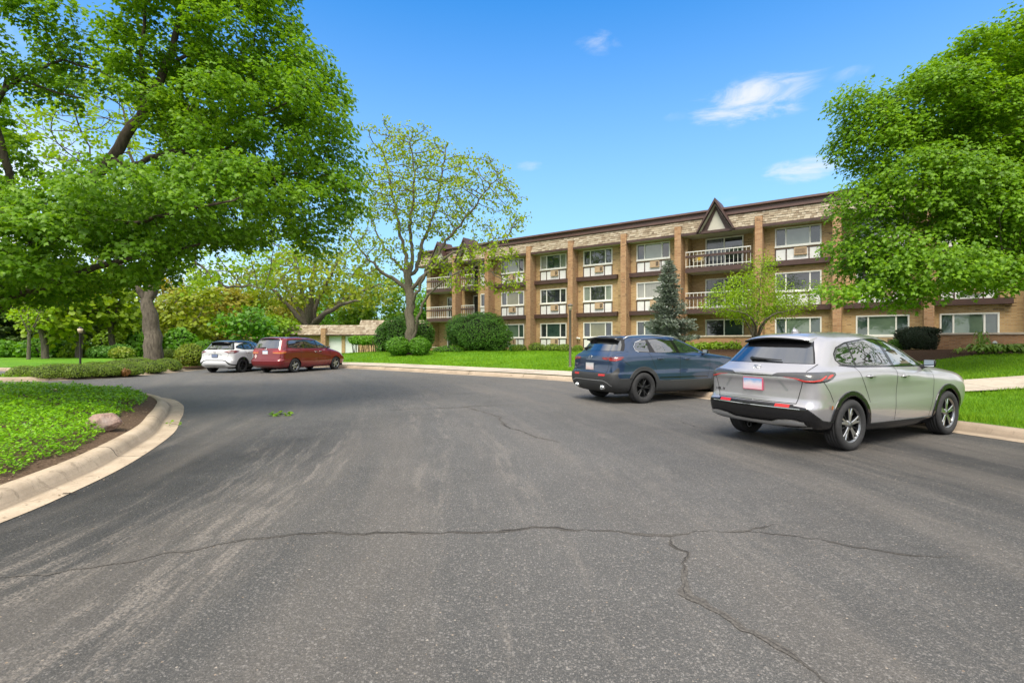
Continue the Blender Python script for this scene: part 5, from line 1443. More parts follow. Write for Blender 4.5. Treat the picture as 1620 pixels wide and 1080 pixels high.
m=MB(); m.box((0,4.9,0),(W_,5.05,1.748)); m.build('back_wall',simple('carport_back',(.10,.075,.05),.9),t)
# --- lamp posts
M_POLE=simple('bronze_pole',(.035,.032,.030),.45,metal=.2); M_POLEG=simple('grey_brown_pole',(.12,.10,.08),.5)
M_LENS=simple('lamp_lens',(.55,.45,.30),.35)
def lamp(name,label,x,y,h,pole,r=.055,cap=.21):
    z=H(x,y)-.05; t=thing(name,label,'lamp post',(x,y,z)); 
    m=MB(); m.lathe([(0,0),(r*1.9,0),(r*1.9,.05),(r*1.15,.09),(r,.12),(r,h-.25),(r*1.2,h-.24),(r*1.2,h-.20),(0,h-.20)],14); m.build('pole',pole,t)
    m=MB(); m.lathe([(0,h-.20),(.07,h-.20),(.10,h-.10),(.105,h-.02),(0,h-.02)],14); m.build('lens',M_LENS,t)
    m=MB(); m.lathe([(0,h-.02),(cap,h-.022),(cap,h+.0),(cap*.55,h+.05),(.03,h+.07),(0,h+.07)],18); m.build('cap',pole,t); return t
x,y=P(127,575,22.4)[:2]; lamp('lamp_post','dark slim lamp post standing in the low clipped hedge',x,y,1.95,M_POLE,.042,.09)
x,y=P(902,590,23.6)[:2]; lamp('lamp_post','grey brown lamp post with wide flat cap just left of the dark blue car',x,y,2.92,M_POLEG,.06,.145)
# path light
x,y=P(1574,560,18.0)[:2]; z=float(lawn_h(np.array([[x,y]]))[0])
t=thing('path_light','small white topped path light standing among the hostas','path light',(x,y,z))
m=MB(); m.lathe([(0,0),(.03,0),(.03,.30),(.055,.31),(.055,.40),(0,.40)],12); m.build('post',M_POLE,t)
m=MB(); m.lathe([(.0,.40),(.07,.402),(.066,.44),(.035,.475),(0,.485)],12); m.build('cap',simple('white_cap',(.8,.8,.8),.4),t)
# wall spotlight and hydrant pipe near the lamp
q=FAC0+FD*2.0+FN*(-.06); t=thing('wall_light','small white floodlight on the brick wall behind the lamp post','wall light',(q[0],q[1],1.72),bang)
m=MB(); m.box((-.05,-.02,-.06),(.05,.055,.06),0,.01); m.tube([(0,0,0),(0,-.12,.02)],.02,8); m.build('bracket',M_WHITE,t)
m=MB(); m.lathe([(0,0),(.05,0),(.075,-.14),(0,-.145)],14,axis='y',c=(-.07,-.10,.03)); m.lathe([(0,0),(.05,0),(.075,-.14),(0,-.145)],14,axis='y',c=(.08,-.10,.0)); m.build('lamp_head',M_WHITE,t)
# --- boulder on the island
bm=bmesh.new(); bmesh.ops.create_icosphere(bm,subdivisions=5,radius=1)
for v in bm.verts:
    d=np.array(v.co[:]); k=vnoise(d[None],1.1,5)[0]*.55+vnoise(d[None],2.7,6)[0]*.25+vnoise(d[None],7,7)[0]*.09
    p=d*(.62+.62*k)
    # a few flat broken faces
    for nrm,lim in (((.5,-.75,.42),.62),((-.6,-.4,.7),.60),((.1,.2,.97),.63),((.85,.1,.45),.70),((-.2,-.9,.1),.66)):
        nrm=np.array(nrm)/np.linalg.norm(nrm); s=p@nrm
        if s>lim: p=p-nrm*(s-lim)*.82
    v.co=(p[0]*.25,p[1]*.21,p[2]*.19)
me=bpy.data.meshes.new('boulder'); bm.to_mesh(me); bm.free(); set_smooth(me)
def mat_rock():
    t=NT('pink_granite'); co=t.coord(); n=t.noise(co,9,6,.7); f=t.vor(co,60,'F1','Color'); g=t.noise(co,2.5,4)
    c=t.mix(t.ramp(n,[(.3,0),(.7,1)]),(.24,.155,.125),(.42,.30,.25)); c=t.mix(t.math('MULTIPLY',t.ramp(t.sep(f)[0],[(.6,0),(.9,1)]),.5),c,(.15,.10,.09))
    c=t.mix(t.math('MULTIPLY',t.ramp(g,[(.55,0),(.7,1)]),.4),c,(.42,.40,.37))
    return t.done(t.bsdf(c,.85,0,.25,t.bump(n,.7,.03)))
me.materials.append(mat_rock())
g=P(164,668,7.55); o=bpy.data.objects.new('boulder',me); link(o); o.location=(g[0],g[1],float(isl_h(np.array([[g[0],g[1]]]))[0])+.13); o.rotation_euler=(.05,-.1,.5); tag(o,'pink granite boulder lying in the ground cover of the island','boulder')
# --- fallen leaf sprigs
def sprig(label,x,y,z,n,rad,sz,seed,cat='leaf sprig'):
    rng=np.random.default_rng(seed); t=thing('leaf_sprig',label,cat,(x,y,z)); a=rng.uniform(0,6.28,n); r=rad*np.sqrt(rng.uniform(0,1,n))
    pos=np.c_[np.cos(a)*r*1.5,np.sin(a)*r,rng.uniform(.008,.07,n)]
    leaf_field('leaves',pos,np.c_[rng.normal(0,.4,(n,2)),np.ones(n)],np.c_[np.cos(a),np.sin(a),rng.normal(0,.2,n)],rng.uniform(sz*.6,sz*1.2,n),LEAF_MAPLE,LF_MAPLE_R,t)
    m=MB(); m.tube([(-rad*1.4,0,.012),(0,.02,.03),(rad*1.3,-.02,.012)],[.004,.003,.002],5); m.build('twig',M_TWIG,t)
x,y,_=G(444,657); sprig('fresh green leaf sprig lying on the open asphalt',x,y,.004,26,.13,.10,3)
x,y,_=G(276,674,.01); sprig('tiny green sprig lying in the island gutter',x,y,.02,6,.07,.06,4)
x,y,_=G(98,782,.01)
t=tag(npmesh('twig',[(x,y,.016),(x+.10,y+.03,.016),(x+.1,y+.045,.022),(x,y+.014,.022)],[(0,1,2,3)],M_TWIG),'short dark twig lying on the pale island gutter','twig')
# ============================================================ car builder
def pchip(t,Y,q):
    """monotone cubic interpolation, Y (n,...) at t -> q"""
    t=np.asarray(t,float); h=np.diff(t); sh=(len(h),)+(1,)*(Y.ndim-1); d=np.diff(Y,axis=0)/h.reshape(sh)
    m=np.zeros_like(Y); m[0]=d[0]; m[-1]=d[-1]
    w1=(2*h[1:]+h[:-1]).reshape((-1,)+sh[1:]); w2=(h[1:]+2*h[:-1]).reshape((-1,)+sh[1:])
    with np.errstate(divide='ignore',invalid='ignore'):
        hm=(w1+w2)/(w1/d[:-1]+w2/d[1:])
    m[1:-1]=np.where(d[:-1]*d[1:]>0,np.nan_to_num(hm),0)
    i=np.clip(np.searchsorted(t,q,side='right')-1,0,len(t)-2); hh=h[i]; s=(q-t[i])/hh
    e=(slice(None),)+(None,)*(Y.ndim-1); s=s[e]; hh=hh[e]
    return (2*s**3-3*s**2+1)*Y[i]+(s**3-2*s**2+s)*hh*m[i]+(-2*s**3+3*s**2)*Y[i+1]+(s**3-s**2)*hh*m[i+1]
def crspline(t,Y,q):
    t=np.asarray(t,float); m=np.gradient(Y,t,axis=0)
    h=np.diff(t); i=np.clip(np.searchsorted(t,q,side='right')-1,0,len(t)-2); s=((q-t[i])/h[i])[:,None]; hh=h[i][:,None]
    return (2*s**3-3*s**2+1)*Y[i]+(s**3-2*s**2+s)*hh*m[i]+(-2*s**3+3*s**2)*Y[i+1]+(s**3-s**2)*hh*m[i+1]
class CarBody:
    """half body skin from stacked plan contours (z, rear x, front x, widths ...), y>=0"""
    KEYS=('z','xr','wr','wm','wf','xf','br','bf','cr','cf','cy')
    def __init__(s, rows, NC=240, NL=150):
        A=np.array(rows,float)
        # resample levels smoothly first
        pts=[]
        for r in A:
            z,xr,wr,wm,wf,xf,br,bf,cr,cf,cy=r
            P_=[]; ya=wr*(1-cy)
            for f in (0,.3,.6,.85): y=ya*f; P_.append((xr+br*(y/wr)**2,y))
            xb=xr+br*(ya/wr)**2
            for th in (12,35,60,80): a=R(th); P_.append((xb+cr*(1-math.cos(a)),ya+(wr-ya)*math.sin(a)))
            xs=xb+cr; yb=wf*(1-cy); xfb=xf-bf*(yb/wf)**2; xe=xfb-cf
            for f in np.linspace(.06,.94,11):
                x=xs+(xe-xs)*f
                y=pchip([0,.5,1],np.array([[wr],[wm],[wf]]),np.array([f]))[0,0]
                # fuller flanks
                P_.append((x,y))
            for th in (80,60,35,12): a=R(th); P_.append((xfb-cf*(1-math.cos(a)),yb+(wf-yb)*math.sin(a)))
            for f in (.85,.6,.3,0): y=yb*f; P_.append((xf-bf*(y/wf)**2,y))
            pts.append([(p[0],p[1],z) for p in P_])
        Pk=np.array(pts)                                   # levels x cols x 3
        nk,nc=Pk.shape[:2]
        mid=Pk.mean(0); seg=np.linalg.norm(np.diff(Pk,axis=1),axis=2).max(0); tc=np.r_[0,np.cumsum(np.maximum(seg,.02))]
        q=np.linspace(0,tc[-1],NC)
        Pd=np.array([crspline(tc,L_,q) for L_ in Pk]); Pd[:,0,1]=0; Pd[:,-1,1]=0; Pd[:,:,1]=np.maximum(Pd[:,:,1],0)
        dl=np.linalg.norm(np.diff(Pd,axis=0),axis=2).mean(1); tl=np.r_[0,np.cumsum(np.maximum(dl,.008))]
        ql=np.linspace(0,tl[-1],NL)
        G_=pchip(tl,Pd,ql)                                  # NL x NC x 3
        s.G=G_
        du=np.gradient(G_,axis=1); dv=np.gradient(G_,axis=0); n=np.cross(dv,du)
        n/=np.linalg.norm(n,axis=2,keepdims=True)+1e-12
        # outward
        cen=np.array((A[:,5].max()/2,0,.8)); 
        if np.sum(n*(G_-cen))<0: n=-n
        n[:,0,1]=0;n[:,-1,1]=0; n/=np.linalg.norm(n,axis=2,keepdims=True)+1e-12
        arc=np.cumsum(np.r_[np.zeros((1,NL)),np.linalg.norm(np.diff(G_,axis=1),axis=2).T],axis=0).T
        s.V=[G_.reshape(-1,3)]; s.V=G_.reshape(-1,3).copy(); s.N=n.reshape(-1,3).copy(); s.S=arc.reshape(-1).copy()
        ii,jj=np.meshgrid(np.arange(NL-1),np.arange(NC-1),indexing='ij')
        q4=np.stack([ii*NC+jj,(ii+1)*NC+jj,(ii+1)*NC+jj+1,ii*NC+jj+1],2).reshape(-1,4)
        f=np.full((len(q4),8),-1); f[:,:4]=q4
        a=s.V[q4]; fn=np.cross(a[:,1]-a[:,0],a[:,3]-a[:,0]); 
        if np.sum(np.sum(fn*s.N[q4[:,0]],1)>0)<len(q4)/2: f[:,:4]=q4[:,::-1]
        s.F=f; s.lab=np.zeros(len(f),int); s.names=['body']
        s.bvh=BVHTree.FromPolygons([tuple(v) for v in s.V],[tuple(x) for x in f[:,:4]])
    def region(s,name,fn,only=None):
        """split faces along fn=0 (fn<0 inside) and give the inside ones a name"""
        d=fn(s.V,s.S,s.N); d=np.where(np.abs(d)<1e-6,1e-6,d)
        F_=s.F; val=F_>=0; neg=(d[np.maximum(F_,0)]<0)&val; c=neg.sum(1); tot=val.sum(1)
        allow=np.ones(len(F_),bool) if only is None else np.isin(s.lab,[s.names.index(o) for o in only if o in s.names])
        if name not in s.names: s.names.append(name)
        li=s.names.index(name)
        s.lab[allow&(c==tot)]=li
        mix=np.nonzero(allow&(c>0)&(c<tot))[0]
        cache={};newV=[];newN=[];newS=[];nb=len(s.V); addF=[];addL=[];kill=[]
        for fi in mix:
            f=[int(v) for v in F_[fi] if v>=0]; ins=[];out=[];cr=0
            for k in range(len(f)):
                a,b=f[k],f[(k+1)%len(f)]; (ins if d[a]<0 else out).append(a)
                if (d[a]<0)!=(d[b]<0):
                    cr+=1; key=(a,b) if a<b else (b,a)
                    if key not in cache:
                        t=d[a]/(d[a]-d[b]); cache[key]=nb+len(newV)
                        newV.append(s.V[a]*(1-t)+s.V[b]*t); nn=s.N[a]*(1-t)+s.N[b]*t; newN.append(nn/np.linalg.norm(nn)); newS.append(s.S[a]*(1-t)+s.S[b]*t)
                    i=cache[key]; ins.append(i); out.append(i)
            if cr!=2 or len(ins)>8 or len(out)>8:
                if c[fi]*2>=tot[fi]: s.lab[fi]=li
                continue
            kill.append(fi)
            for g,l in ((ins,li),(out,s.lab[fi])):
                if len(g)>=3: addF.append(g+[-1]*(8-len(g))); addL.append(l)
        if newV:
            s.V=np.vstack([s.V,newV]); s.N=np.vstack([s.N,newN]); s.S=np.r_[s.S,newS]
        if kill:
            k=np.ones(len(s.F),bool); k[kill]=False
            s.F=np.vstack([s.F[k],np.array(addF)]); s.lab=np.r_[s.lab[k],addL]
    def part(s,name,objname,mat,parent,sides='both',off=0.0,rim=0.0):
        """make objects from a region. sides: both (one mesh, mirrored) | each (one object per side)"""
        if name not in s.names: return []
        F_=s.F[s.lab==s.names.index(name)]
        if len(F_)==0: return []
        used=np.unique(F_[F_>=0]); mp=np.full(len(s.V),-1); mp[used]=np.arange(len(used))
        V=s.V[used]+s.N[used]*off; N=s.N[used]; Fs=[[mp[v] for v in f if v>=0] for f in F_]
        # rim walls so that raised pieces have an edge
        if rim:
            ec={}
            for f in Fs:
                for k in range(len(f)): ec[(f[k],f[(k+1)%len(f)])]=1
            bd=[(a,b) for (a,b) in ec if (b,a) not in ec and not (abs(V[a,1])<1e-4 and abs(V[b,1])<1e-4)]
            bv=sorted({v for e in bd for v in e}); im={v:len(V)+i for i,v in enumerate(bv)}
            im2={v:len(V)+len(bv)+i for i,v in enumerate(bv)}
            V=np.vstack([V,V[bv],V[bv]-N[bv]*rim]); N=np.vstack([N,N[bv],N[bv]])
            rf=[[b,a,im2[a],im2[b]] for a,b in bd]; Fs=Fs+rf; nrim=len(rf)
        flip=np.array((1,-1,1)); out=[]
        def mk(V,N,Fs):
            me=bpy.data.meshes.new(objname); me.from_pydata([tuple(v) for v in V],[],Fs); me.materials.append(mat); set_smooth(me); me.update()
            if not rim: me.normals_split_custom_set_from_vertices([tuple(n) for n in N])
            o=bpy.data.objects.new(objname,me); link(o,parent); out.append(o)
        Fm=[f[::-1] for f in Fs]
        if sides=='both':
            n=len(V); mm=np.where(np.abs(V[:,1])<1e-4,np.arange(n),np.arange(n)+n)
            mk(np.vstack([V,V*flip]),np.vstack([N,N*flip]),Fs+[[int(mm[v]) for v in f] for f in Fm])
        else:
            mk(V,N,Fs); mk(V*flip,N*flip,Fm)
        return out
    # ---- points on the skin
    def side(s,x,z,sg=1,off=0):
        h=s.bvh.ray_cast(Vector((x,3,z)),Vector((0,-1,0)))
        if h[0] is None: return None
        n=h[1] if h[1].y>0 else -h[1]
        p=np.array(h[0])+np.array(n)*off; return p*np.array((1,sg,1)),np.array(n)*np.array((1,sg,1))
    def rear(s,y,z,off=0):
        h=s.bvh.ray_cast(Vector((-2,abs(y),z)),Vector((1,0,0)))
        if h[0] is None: return None
        n=h[1] if h[1].x<0 else -h[1]; sg=1 if y>=0 else -1
        return (np.array(h[0])+np.array(n)*off)*np.array((1,sg,1)),np.array(n)*np.array((1,sg,1))
    def front(s,y,z,off=0):
        h=s.bvh.ray_cast(Vector((8,abs(y),z)),Vector((-1,0,0)))
        if h[0] is None: return None
        n=h[1] if h[1].x>0 else -h[1]; sg=1 if y>=0 else -1
        return (np.array(h[0])+np.array(n)*off)*np.array((1,sg,1)),np.array(n)*np.array((1,sg,1))
    def top(s,x,y,off=0):
        h=s.bvh.ray_cast(Vector((x,abs(y)+1e-4,4)),Vector((0,0,-1)))
        if h[0] is None: return None
        n=h[1] if h[1].z>0 else -h[1]; sg=1 if y>=0 else -1
        return (np.array(h[0])+np.array(n)*off)*np.array((1,sg,1)),np.array(n)*np.array((1,sg,1))
    def ribbon(s,mb,pts,w,view='side',sg=1,off=.002,m=0,step=.03):
        pl=densify([np.array(p,float) for p in pts],step); t=np.gradient(pl,axis=0); t/=np.linalg.norm(t,axis=1)[:,None]+1e-9
        n=np.stack([-t[:,1],t[:,0]],1); V=[];ok=[]
        f={'side':lambda a,b:s.side(a,b,sg,off),'rear':lambda a,b:s.rear(sg*a,b,off),'front':lambda a,b:s.front(sg*a,b,off),'top':lambda a,b:s.top(a,sg*b,off)}[view]
        prev=None
        for p,k in zip(pl,n):
            A=f(*(p+k*w/2)); B=f(*(p-k*w/2))
            if A is None or B is None: prev=None; continue
            i=len(mb.V); mb.V+= [tuple(A[0]),tuple(B[0])]
            if prev is not None:
                mb.F.append((prev,i,i+1,prev+1) if True else 0); mb.M.append(m); mb.S.append(True)
            prev=i
def poly2(pts): return np.array(pts,float)
def reg_side(poly,ymin=.35,nmin=.0):
    pl=poly2(poly)
    return lambda V,S,N: np.maximum(sdpoly(V[:,[0,2]],pl), ymin-V[:,1])
def reg_rear(poly,xmax=1.3):
    pl=poly2(poly)
    return lambda V,S,N: np.maximum(sdpoly(V[:,[1,2]],pl), V[:,0]-xmax)
def reg_front(poly,xmin=2.0):
    pl=poly2(poly)
    return lambda V,S,N: np.maximum(sdpoly(V[:,[1,2]],pl), xmin-V[:,0])
def reg_sz(poly):
    pl=poly2(poly)
    return lambda V,S,N: sdpoly(np.c_[S,V[:,2]],pl)
def reg_circ(xa,za,r,ymin=.4):
    return lambda V,S,N: np.maximum(np.hypot(V[:,0]-xa,V[:,2]-za)-r, ymin-V[:,1])

# ---- car materials
def carpaint(name,col,flake=.3,rough=.32,metal=.55,coat=1.0):
    t=NT(name); co=t.coord(); f=t.noise(co,900,1)
    c=t.mix(t.math('MULTIPLY',t.ramp(f,[(.4,0),(.7,1)]),flake),col,[min(1,q*1.5) for q in col])
    return t.done(t.bsdf(c,rough,metal,.5,None,**{'Coat Weight':coat,'Coat Roughness':.03}))
M_TYRE=simple('tyre_rubber',(.022,.022,.023),.8,vary=.25,vscale=20)
M_BLKP=simple('black_plastic',(.020,.021,.022),.55,vary=.15,vscale=30)
M_BLKG=simple('gloss_black',(.008,.008,.009),.12,coat=None) if False else simple('gloss_black',(.008,.008,.009),.10)
M_GREYP=simple('grey_cladding',(.030,.031,.032),.6,vary=.12,vscale=20)
M_UNDER=simple('underbody',(.012,.012,.012),.9)
M_CHROME=simple('chrome',(.70,.71,.72),.12,1.0)
M_ALLOY=simple('machined_alloy',(.55,.56,.57),.28,1.0)
M_ALLOYD=simple('dark_alloy',(.03,.031,.033),.35,.6)
M_SILVP=simple('silver_plastic',(.50,.51,.52),.30,.7)
def lens(name,col,rough=.08): 
    t=NT(name); v=t.noise(t.mapping(t.coord(),(1,1,1)),60,2)
    c=t.mix(v,[q*.6 for q in col],col)
    return t.done(t.bsdf(c,.35,0,.5,None,**{'Coat Weight':1.0,'Coat Roughness':.02}))
M_RED=lens('red_lens',(.42,.012,.012)); M_REDD=lens('dark_red_lens',(.16,.008,.010)); M_AMB=lens('amber_lens',(.62,.20,.02)); M_CLR=lens('clear_lens',(.42,.42,.42)); M_SMK=lens('smoked_lens',(.10,.10,.10))
M_REFL=simple('red_reflector',(.45,.02,.02),.25)
def carglass(name,col,trans=0):
    t=NT(name); 
    return t.done(t.bsdf(col,.02,0,1.0,None,**{'Coat Weight':1.0,'Coat Roughness':.0,'Coat IOR':1.9,'IOR':1.6}))
M_CGL=carglass('dark_car_glass',(.010,.012,.013)); M_CGLF=carglass('green_car_glass',(.018,.032,.022))
M_MIRR=simple('mirror_glass',(.75,.8,.8),.02,1.0)

def wheel(parent,x,y,sg,r,w,rimr,style,name='wheel',spoke=M_ALLOY,barrel=M_ALLOYD,steer=0):
    """axle along local y, outer face towards sg"""
    o=bpy.data.objects.new(name,None); o.empty_display_size=.2; link(o,parent); o.location=(x,y,r); o.rotation_euler=(0,0,steer)
    h=w/2; m=MB()
    prof=[(rimr-.01,-h*.8),(rimr+.015,-h*.98),(r-.05,-h*1.05),(r-.018,-h*.93),(r-.004,-h*.8)]
    for g in (-.5,-.17,.17,.5):
        prof+=[(r,g*h-.009),(r-.008,g*h-.006),(r-.008,g*h+.006),(r,g*h+.009)]
    prof+=[(r-.004,h*.8),(r-.018,h*.93),(r-.05,h*1.05),(rimr+.015,h*.98),(rimr-.01,h*.8)]
    m.lathe(prof,56,axis='y'); m.build('tyre',M_TYRE,o)
    # rim: dark barrel, lip, spokes
    m=MB(); m.m=0
    fl=sg
    def yy(v): return v*fl
    pr=[(rimr-.012,yy(-h*.75)),(rimr-.03,yy(-h*.2)),(rimr-.035,yy(h*.35)),(rimr-.014,yy(h*.72))]
    m.lathe(pr,44,0,axis='y'); m.lathe(pr[::-1],44,0,axis='y')
    m.lathe([(0,yy(-h*.1)),(rimr-.03,yy(-h*.1))][::(1 if fl>0 else -1)],32,0,axis='y')
    m.lathe([(rimr-.026,yy(h*.60)),(rimr-.014,yy(h*.80)),(rimr+.004,yy(h*.82)),(rimr+.006,yy(h*.74))],44,1,axis='y'); m.lathe([(rimr-.026,yy(h*.60)),(rimr-.014,yy(h*.80)),(rimr+.004,yy(h*.82)),(rimr+.006,yy(h*.74))][::-1],44,1,axis='y')
    def sp(a0,w0,a1,w1,r0,r1,y0,y1,th,mat,side):
        # tapered spoke between radii, drawn in polar angle
        V=[];N_=6
        for k in range(N_+1):
            f=k/N_; rr=r0+(r1-r0)*f; a=a0+(a1-a0)*f; ww=w0+(w1-w0)*f; yv=y0+(y1-y0)*f-.012*math.sin(f*math.pi)*0
            ca,sa=math.cos(a),math.sin(a)
            for q,dy in ((-ww/2,0),(-ww*.32,.006),(ww*.32,.006),(ww/2,0),(ww/2,-th),(-ww/2,-th)):
                V.append((rr*ca-q*sa,yy(yv+dy),rr*sa+q*ca))
        Fs=[];Ms=[]
        for k in range(N_):
            for j in range(6):
                f=(k*6+j,k*6+(j+1)%6,(k+1)*6+(j+1)%6,(k+1)*6+j); Fs.append(f if fl<0 else f[::-1]); Ms.append(mat if j in (0,1,2) else side)
        b=len(m.V); m.V+= [tuple(v) for v in V]
        for f,q in zip(Fs,Ms): m.F.append(tuple(b+i for i in f)); m.M.append(q); m.S.append(False)
    R1=rimr-.018
    if style=='five_double':
        for k in range(5):
            a=2*math.pi*k/5+.3
            sp(a-.05,.045,a-.17,.030,.045,R1,h*.62,h*.66,.035,1,0); sp(a+.05,.045,a+.17,.030,.045,R1,h*.62,h*.66,.035,1,0)
            sp(a+.63,.030,a+.63,.014,.05,R1,h*.40,h*.42,.03,0,0)
    elif style=='ten':
        for k in range(5):
            a=2*math.pi*k/5+.1
            sp(a-.10,.034,a-.20,.026,.05,R1,h*.55,h*.62,.035,2,2); sp(a+.10,.034,a+.20,.026,.05,R1,h*.55,h*.62,.035,2,2)
    else:
        for k in range(5):
            a=2*math.pi*k/5+.5
            sp(a,.10,a,.075,.04,R1,h*.55,h*.62,.04,1,1)
            sp(a,.03,a,.02,.10,R1,h*.585,h*.655,.004,0,0)
    m.lathe([(0,yy(h*.70)),(.028,yy(h*.70)),(.034,yy(h*.66)),(.062,yy(h*.62)),(.07,yy(h*.42))][::(1 if fl<0 else 1)],20,1 if style!='ten' else 2,axis='y'); 
    m.lathe([(0,yy(h*.70)),(.028,yy(h*.70)),(.034,yy(h*.66)),(.062,yy(h*.62)),(.07,yy(h*.42))][::-1],20,1 if style!='ten' else 2,axis='y')
    for k in range(5):
        a=2*math.pi*k/5; m.lathe([(0,yy(h*.66)),(.009,yy(h*.66)),(.010,yy(h*.58))],8,0,axis='y',c=(.045*math.cos(a),0,.045*math.sin(a)))
    m.build('rim',[barrel,spoke,M_ALLOYD],o)
    return o
def text_mesh(name,txt,size,mat,parent,mtx,ext=.002,align='CENTER',xs=1.0):
    c=bpy.data.curves.new(name,'FONT'); c.body=txt; c.size=size; c.extrude=ext; c.align_x=align; c.align_y='CENTER'; c.space_character=1.15
    t=bpy.data.objects.new(name+'_tmp',c); COL.objects.link(t)
    dg=bpy.context.evaluated_depsgraph_get(); me=bpy.data.meshes.new_from_object(t.evaluated_get(dg)); bpy.data.objects.remove(t)
    me.transform(Matrix.Diagonal((xs,1,1,1))); me.transform(mtx); me.materials.clear(); me.materials.append(mat)
    o=bpy.data.objects.new(name,me); return link(o,parent)
def frame_at(p,n,up=(0,0,1)):
    """matrix whose z axis is n, y axis ~ up"""
    n=Vector(n).normalized(); u=Vector(up); u=(u-n*u.dot(n)).normalized(); x=u.cross(n)
    return Matrix(((x.x,u.x,n.x,p[0]),(x.y,u.y,n.y,p[1]),(x.z,u.z,n.z,p[2]),(0,0,0,1)))
def plate(body,parent,z,w,h,mat,frame,xo=.012,tilt=0.0):
    p,n=body.rear(.02,z); p[1]=0; n=np.array((-1,0,tilt)); M_=frame_at(p+n*xo,n)
    m=MB(); m.box((-w/2-.012,-h/2-.012,-.02),(w/2+.012,h/2+.012,.0),0,.004); m.box((-w/2,-h/2,.0005),(w/2,h/2,.004),1)
    o=m.build('license_plate',[frame,mat],parent); o.data.transform(M_); return o,M_
def liner(parent,xa,za,r,y0,y1,sg):
    """dark inner wheel arch"""
    m=MB(); n=22; V=[];Fs=[]
    for k in range(n+1):
        a=math.pi*(k/n)*1.16-.25
        for y in (y0,y1): V.append((xa+r*math.cos(a),sg*y,za+r*math.sin(a)))
    for k in range(n): Fs.append((2*k,2*k+1,2*k+3,2*k+2))
    c=len(V); V.append((xa,sg*y0,za))
    for k in range(n): Fs.append((2*k,2*k+2,c))
    m.add(V,Fs,0,True); m.add(V,[f[::-1] for f in Fs],0,True); m.build('wheel_arch',M_UNDER,parent)
def mirror_part(parent,p,sg,sx=.09,sy=.175,sz=.125,mat=M_BLKG):
    bm=bmesh.new(); bmesh.ops.create_cube(bm,size=1)
    for v in bm.verts: 
        v.co=(v.co.x*sx,v.co.y*sy,v.co.z*sz)
        if v.co.x>0: v.co.y*=.62; v.co.z*=.62
    bmesh.ops.bevel(bm,geom=bm.edges[:],offset=.035,segments=4,affect='EDGES',profile=.6)
    for f in bm.faces: f.smooth=True
    me=bpy.data.meshes.new('mirror'); bm.to_mesh(me); bm.free(); me.transform(Matrix.Translation((p[0],p[1]+sg*(sy*.5+.06),p[2]+.05))); me.materials.append(mat)
    o=link(bpy.data.objects.new('mirror',me),parent)
    m=MB(); m.box((p[0]-sx/2-.003,p[1]+sg*(.06+.025),p[2]+.05-sz*.38),(p[0]-sx/2-.0005,p[1]+sg*(.06+sy-.025),p[2]+.05+sz*.38),0,.0); m.build('mirror_glass',M_MIRR,o)
    m=MB(); m.tube([(p[0]+.02,p[1]-sg*.03,p[2]-.03),(p[0]+.01,p[1]+sg*.05,p[2]),(p[0],p[1]+sg*.11,p[2]+.02)],[.035,.03,.03],8); m.build('stalk',M_BLKP,o)
    return o
def handle_part(body,door,x,z,sg,mat,L_=.21):
    a=body.side(x,z,sg,.002); 
    if a is None: return
    p,n=a; m=MB()
    pts=[];rr=[]
    for k in range(9):
        f=k/8-.5; q=body.side(x+f*L_,z+.006*math.cos(f*3),sg,.030*(1-(2*f)**4)+.002)[0]; pts.append(q); rr.append(.0135 if 0<k<8 else .008)
    m.tube(pts,rr,8); m.build('handle',mat,door)
    m=MB(); c=[]
    for k in range(14):
        an=2*math.pi*k/14; q=body.side(x+.0+.05*math.cos(an),z-.004+.026*math.sin(an),sg,.0025); c.append(q[0])
    m.add(c,[tuple(range(14)) if sg<0 else tuple(range(14))[::-1]],0,True); m.build('handle_cup_shade',M_BLKG,door)  # flat black oval on the skin, painted shade of the handle cup
def wiper(body,parent,y0,y1,z0,z1,mat=M_BLKP):
    m=MB(); pts=[]
    for k in range(7):
        f=k/6; q=body.rear(y0+(y1-y0)*f,z0+(z1-z0)*f,.022); pts.append(q[0])
    m.tube(pts,[.022,.020,.017,.014,.011,.009,.007],8); 
    p,n=body.rear(y0,z0,.0); m.tube([p,p+n*.035],.028,10)
    m.build('wiper',mat,parent)
def strip_along(body,pts,w,off,mat,parent,name,view='side',sg=1,step=.04):
    m=MB(); body.ribbon(m,pts,w,view,sg,off); return m.build(name,mat,parent)
# ============================================================ the four parked cars
def underbody(root,rows,L_):
    m=MB(); z=rows[0][0]
    x0,x1=rows[0][1]+.05,rows[0][5]-.05; w=rows[0][3]-.04
    m.box((x0,-w,z+.002),(x1,w,z+.25)); 
    m.tube([(x0+.15,-.35,z+.02),(x0+.75,-.35,z+.0)],.075,12)
    m.build('underbody',M_UNDER,root)
def seams(body,root,lines,w=.009,mat=None):
    m=MB()
    for view,pts in lines:
        for sg in (1,-1): body.ribbon(m,pts,w,view,sg,.0015)
    return m.build('panel_gap',mat or M_UNDER,root)
def arcpts(xa,za,r,a0,a1,n=16): return [(xa+r*math.cos(R(a0+(a1-a0)*k/n)),za+r*math.sin(R(a0+(a1-a0)*k/n))) for k in range(n+1)]

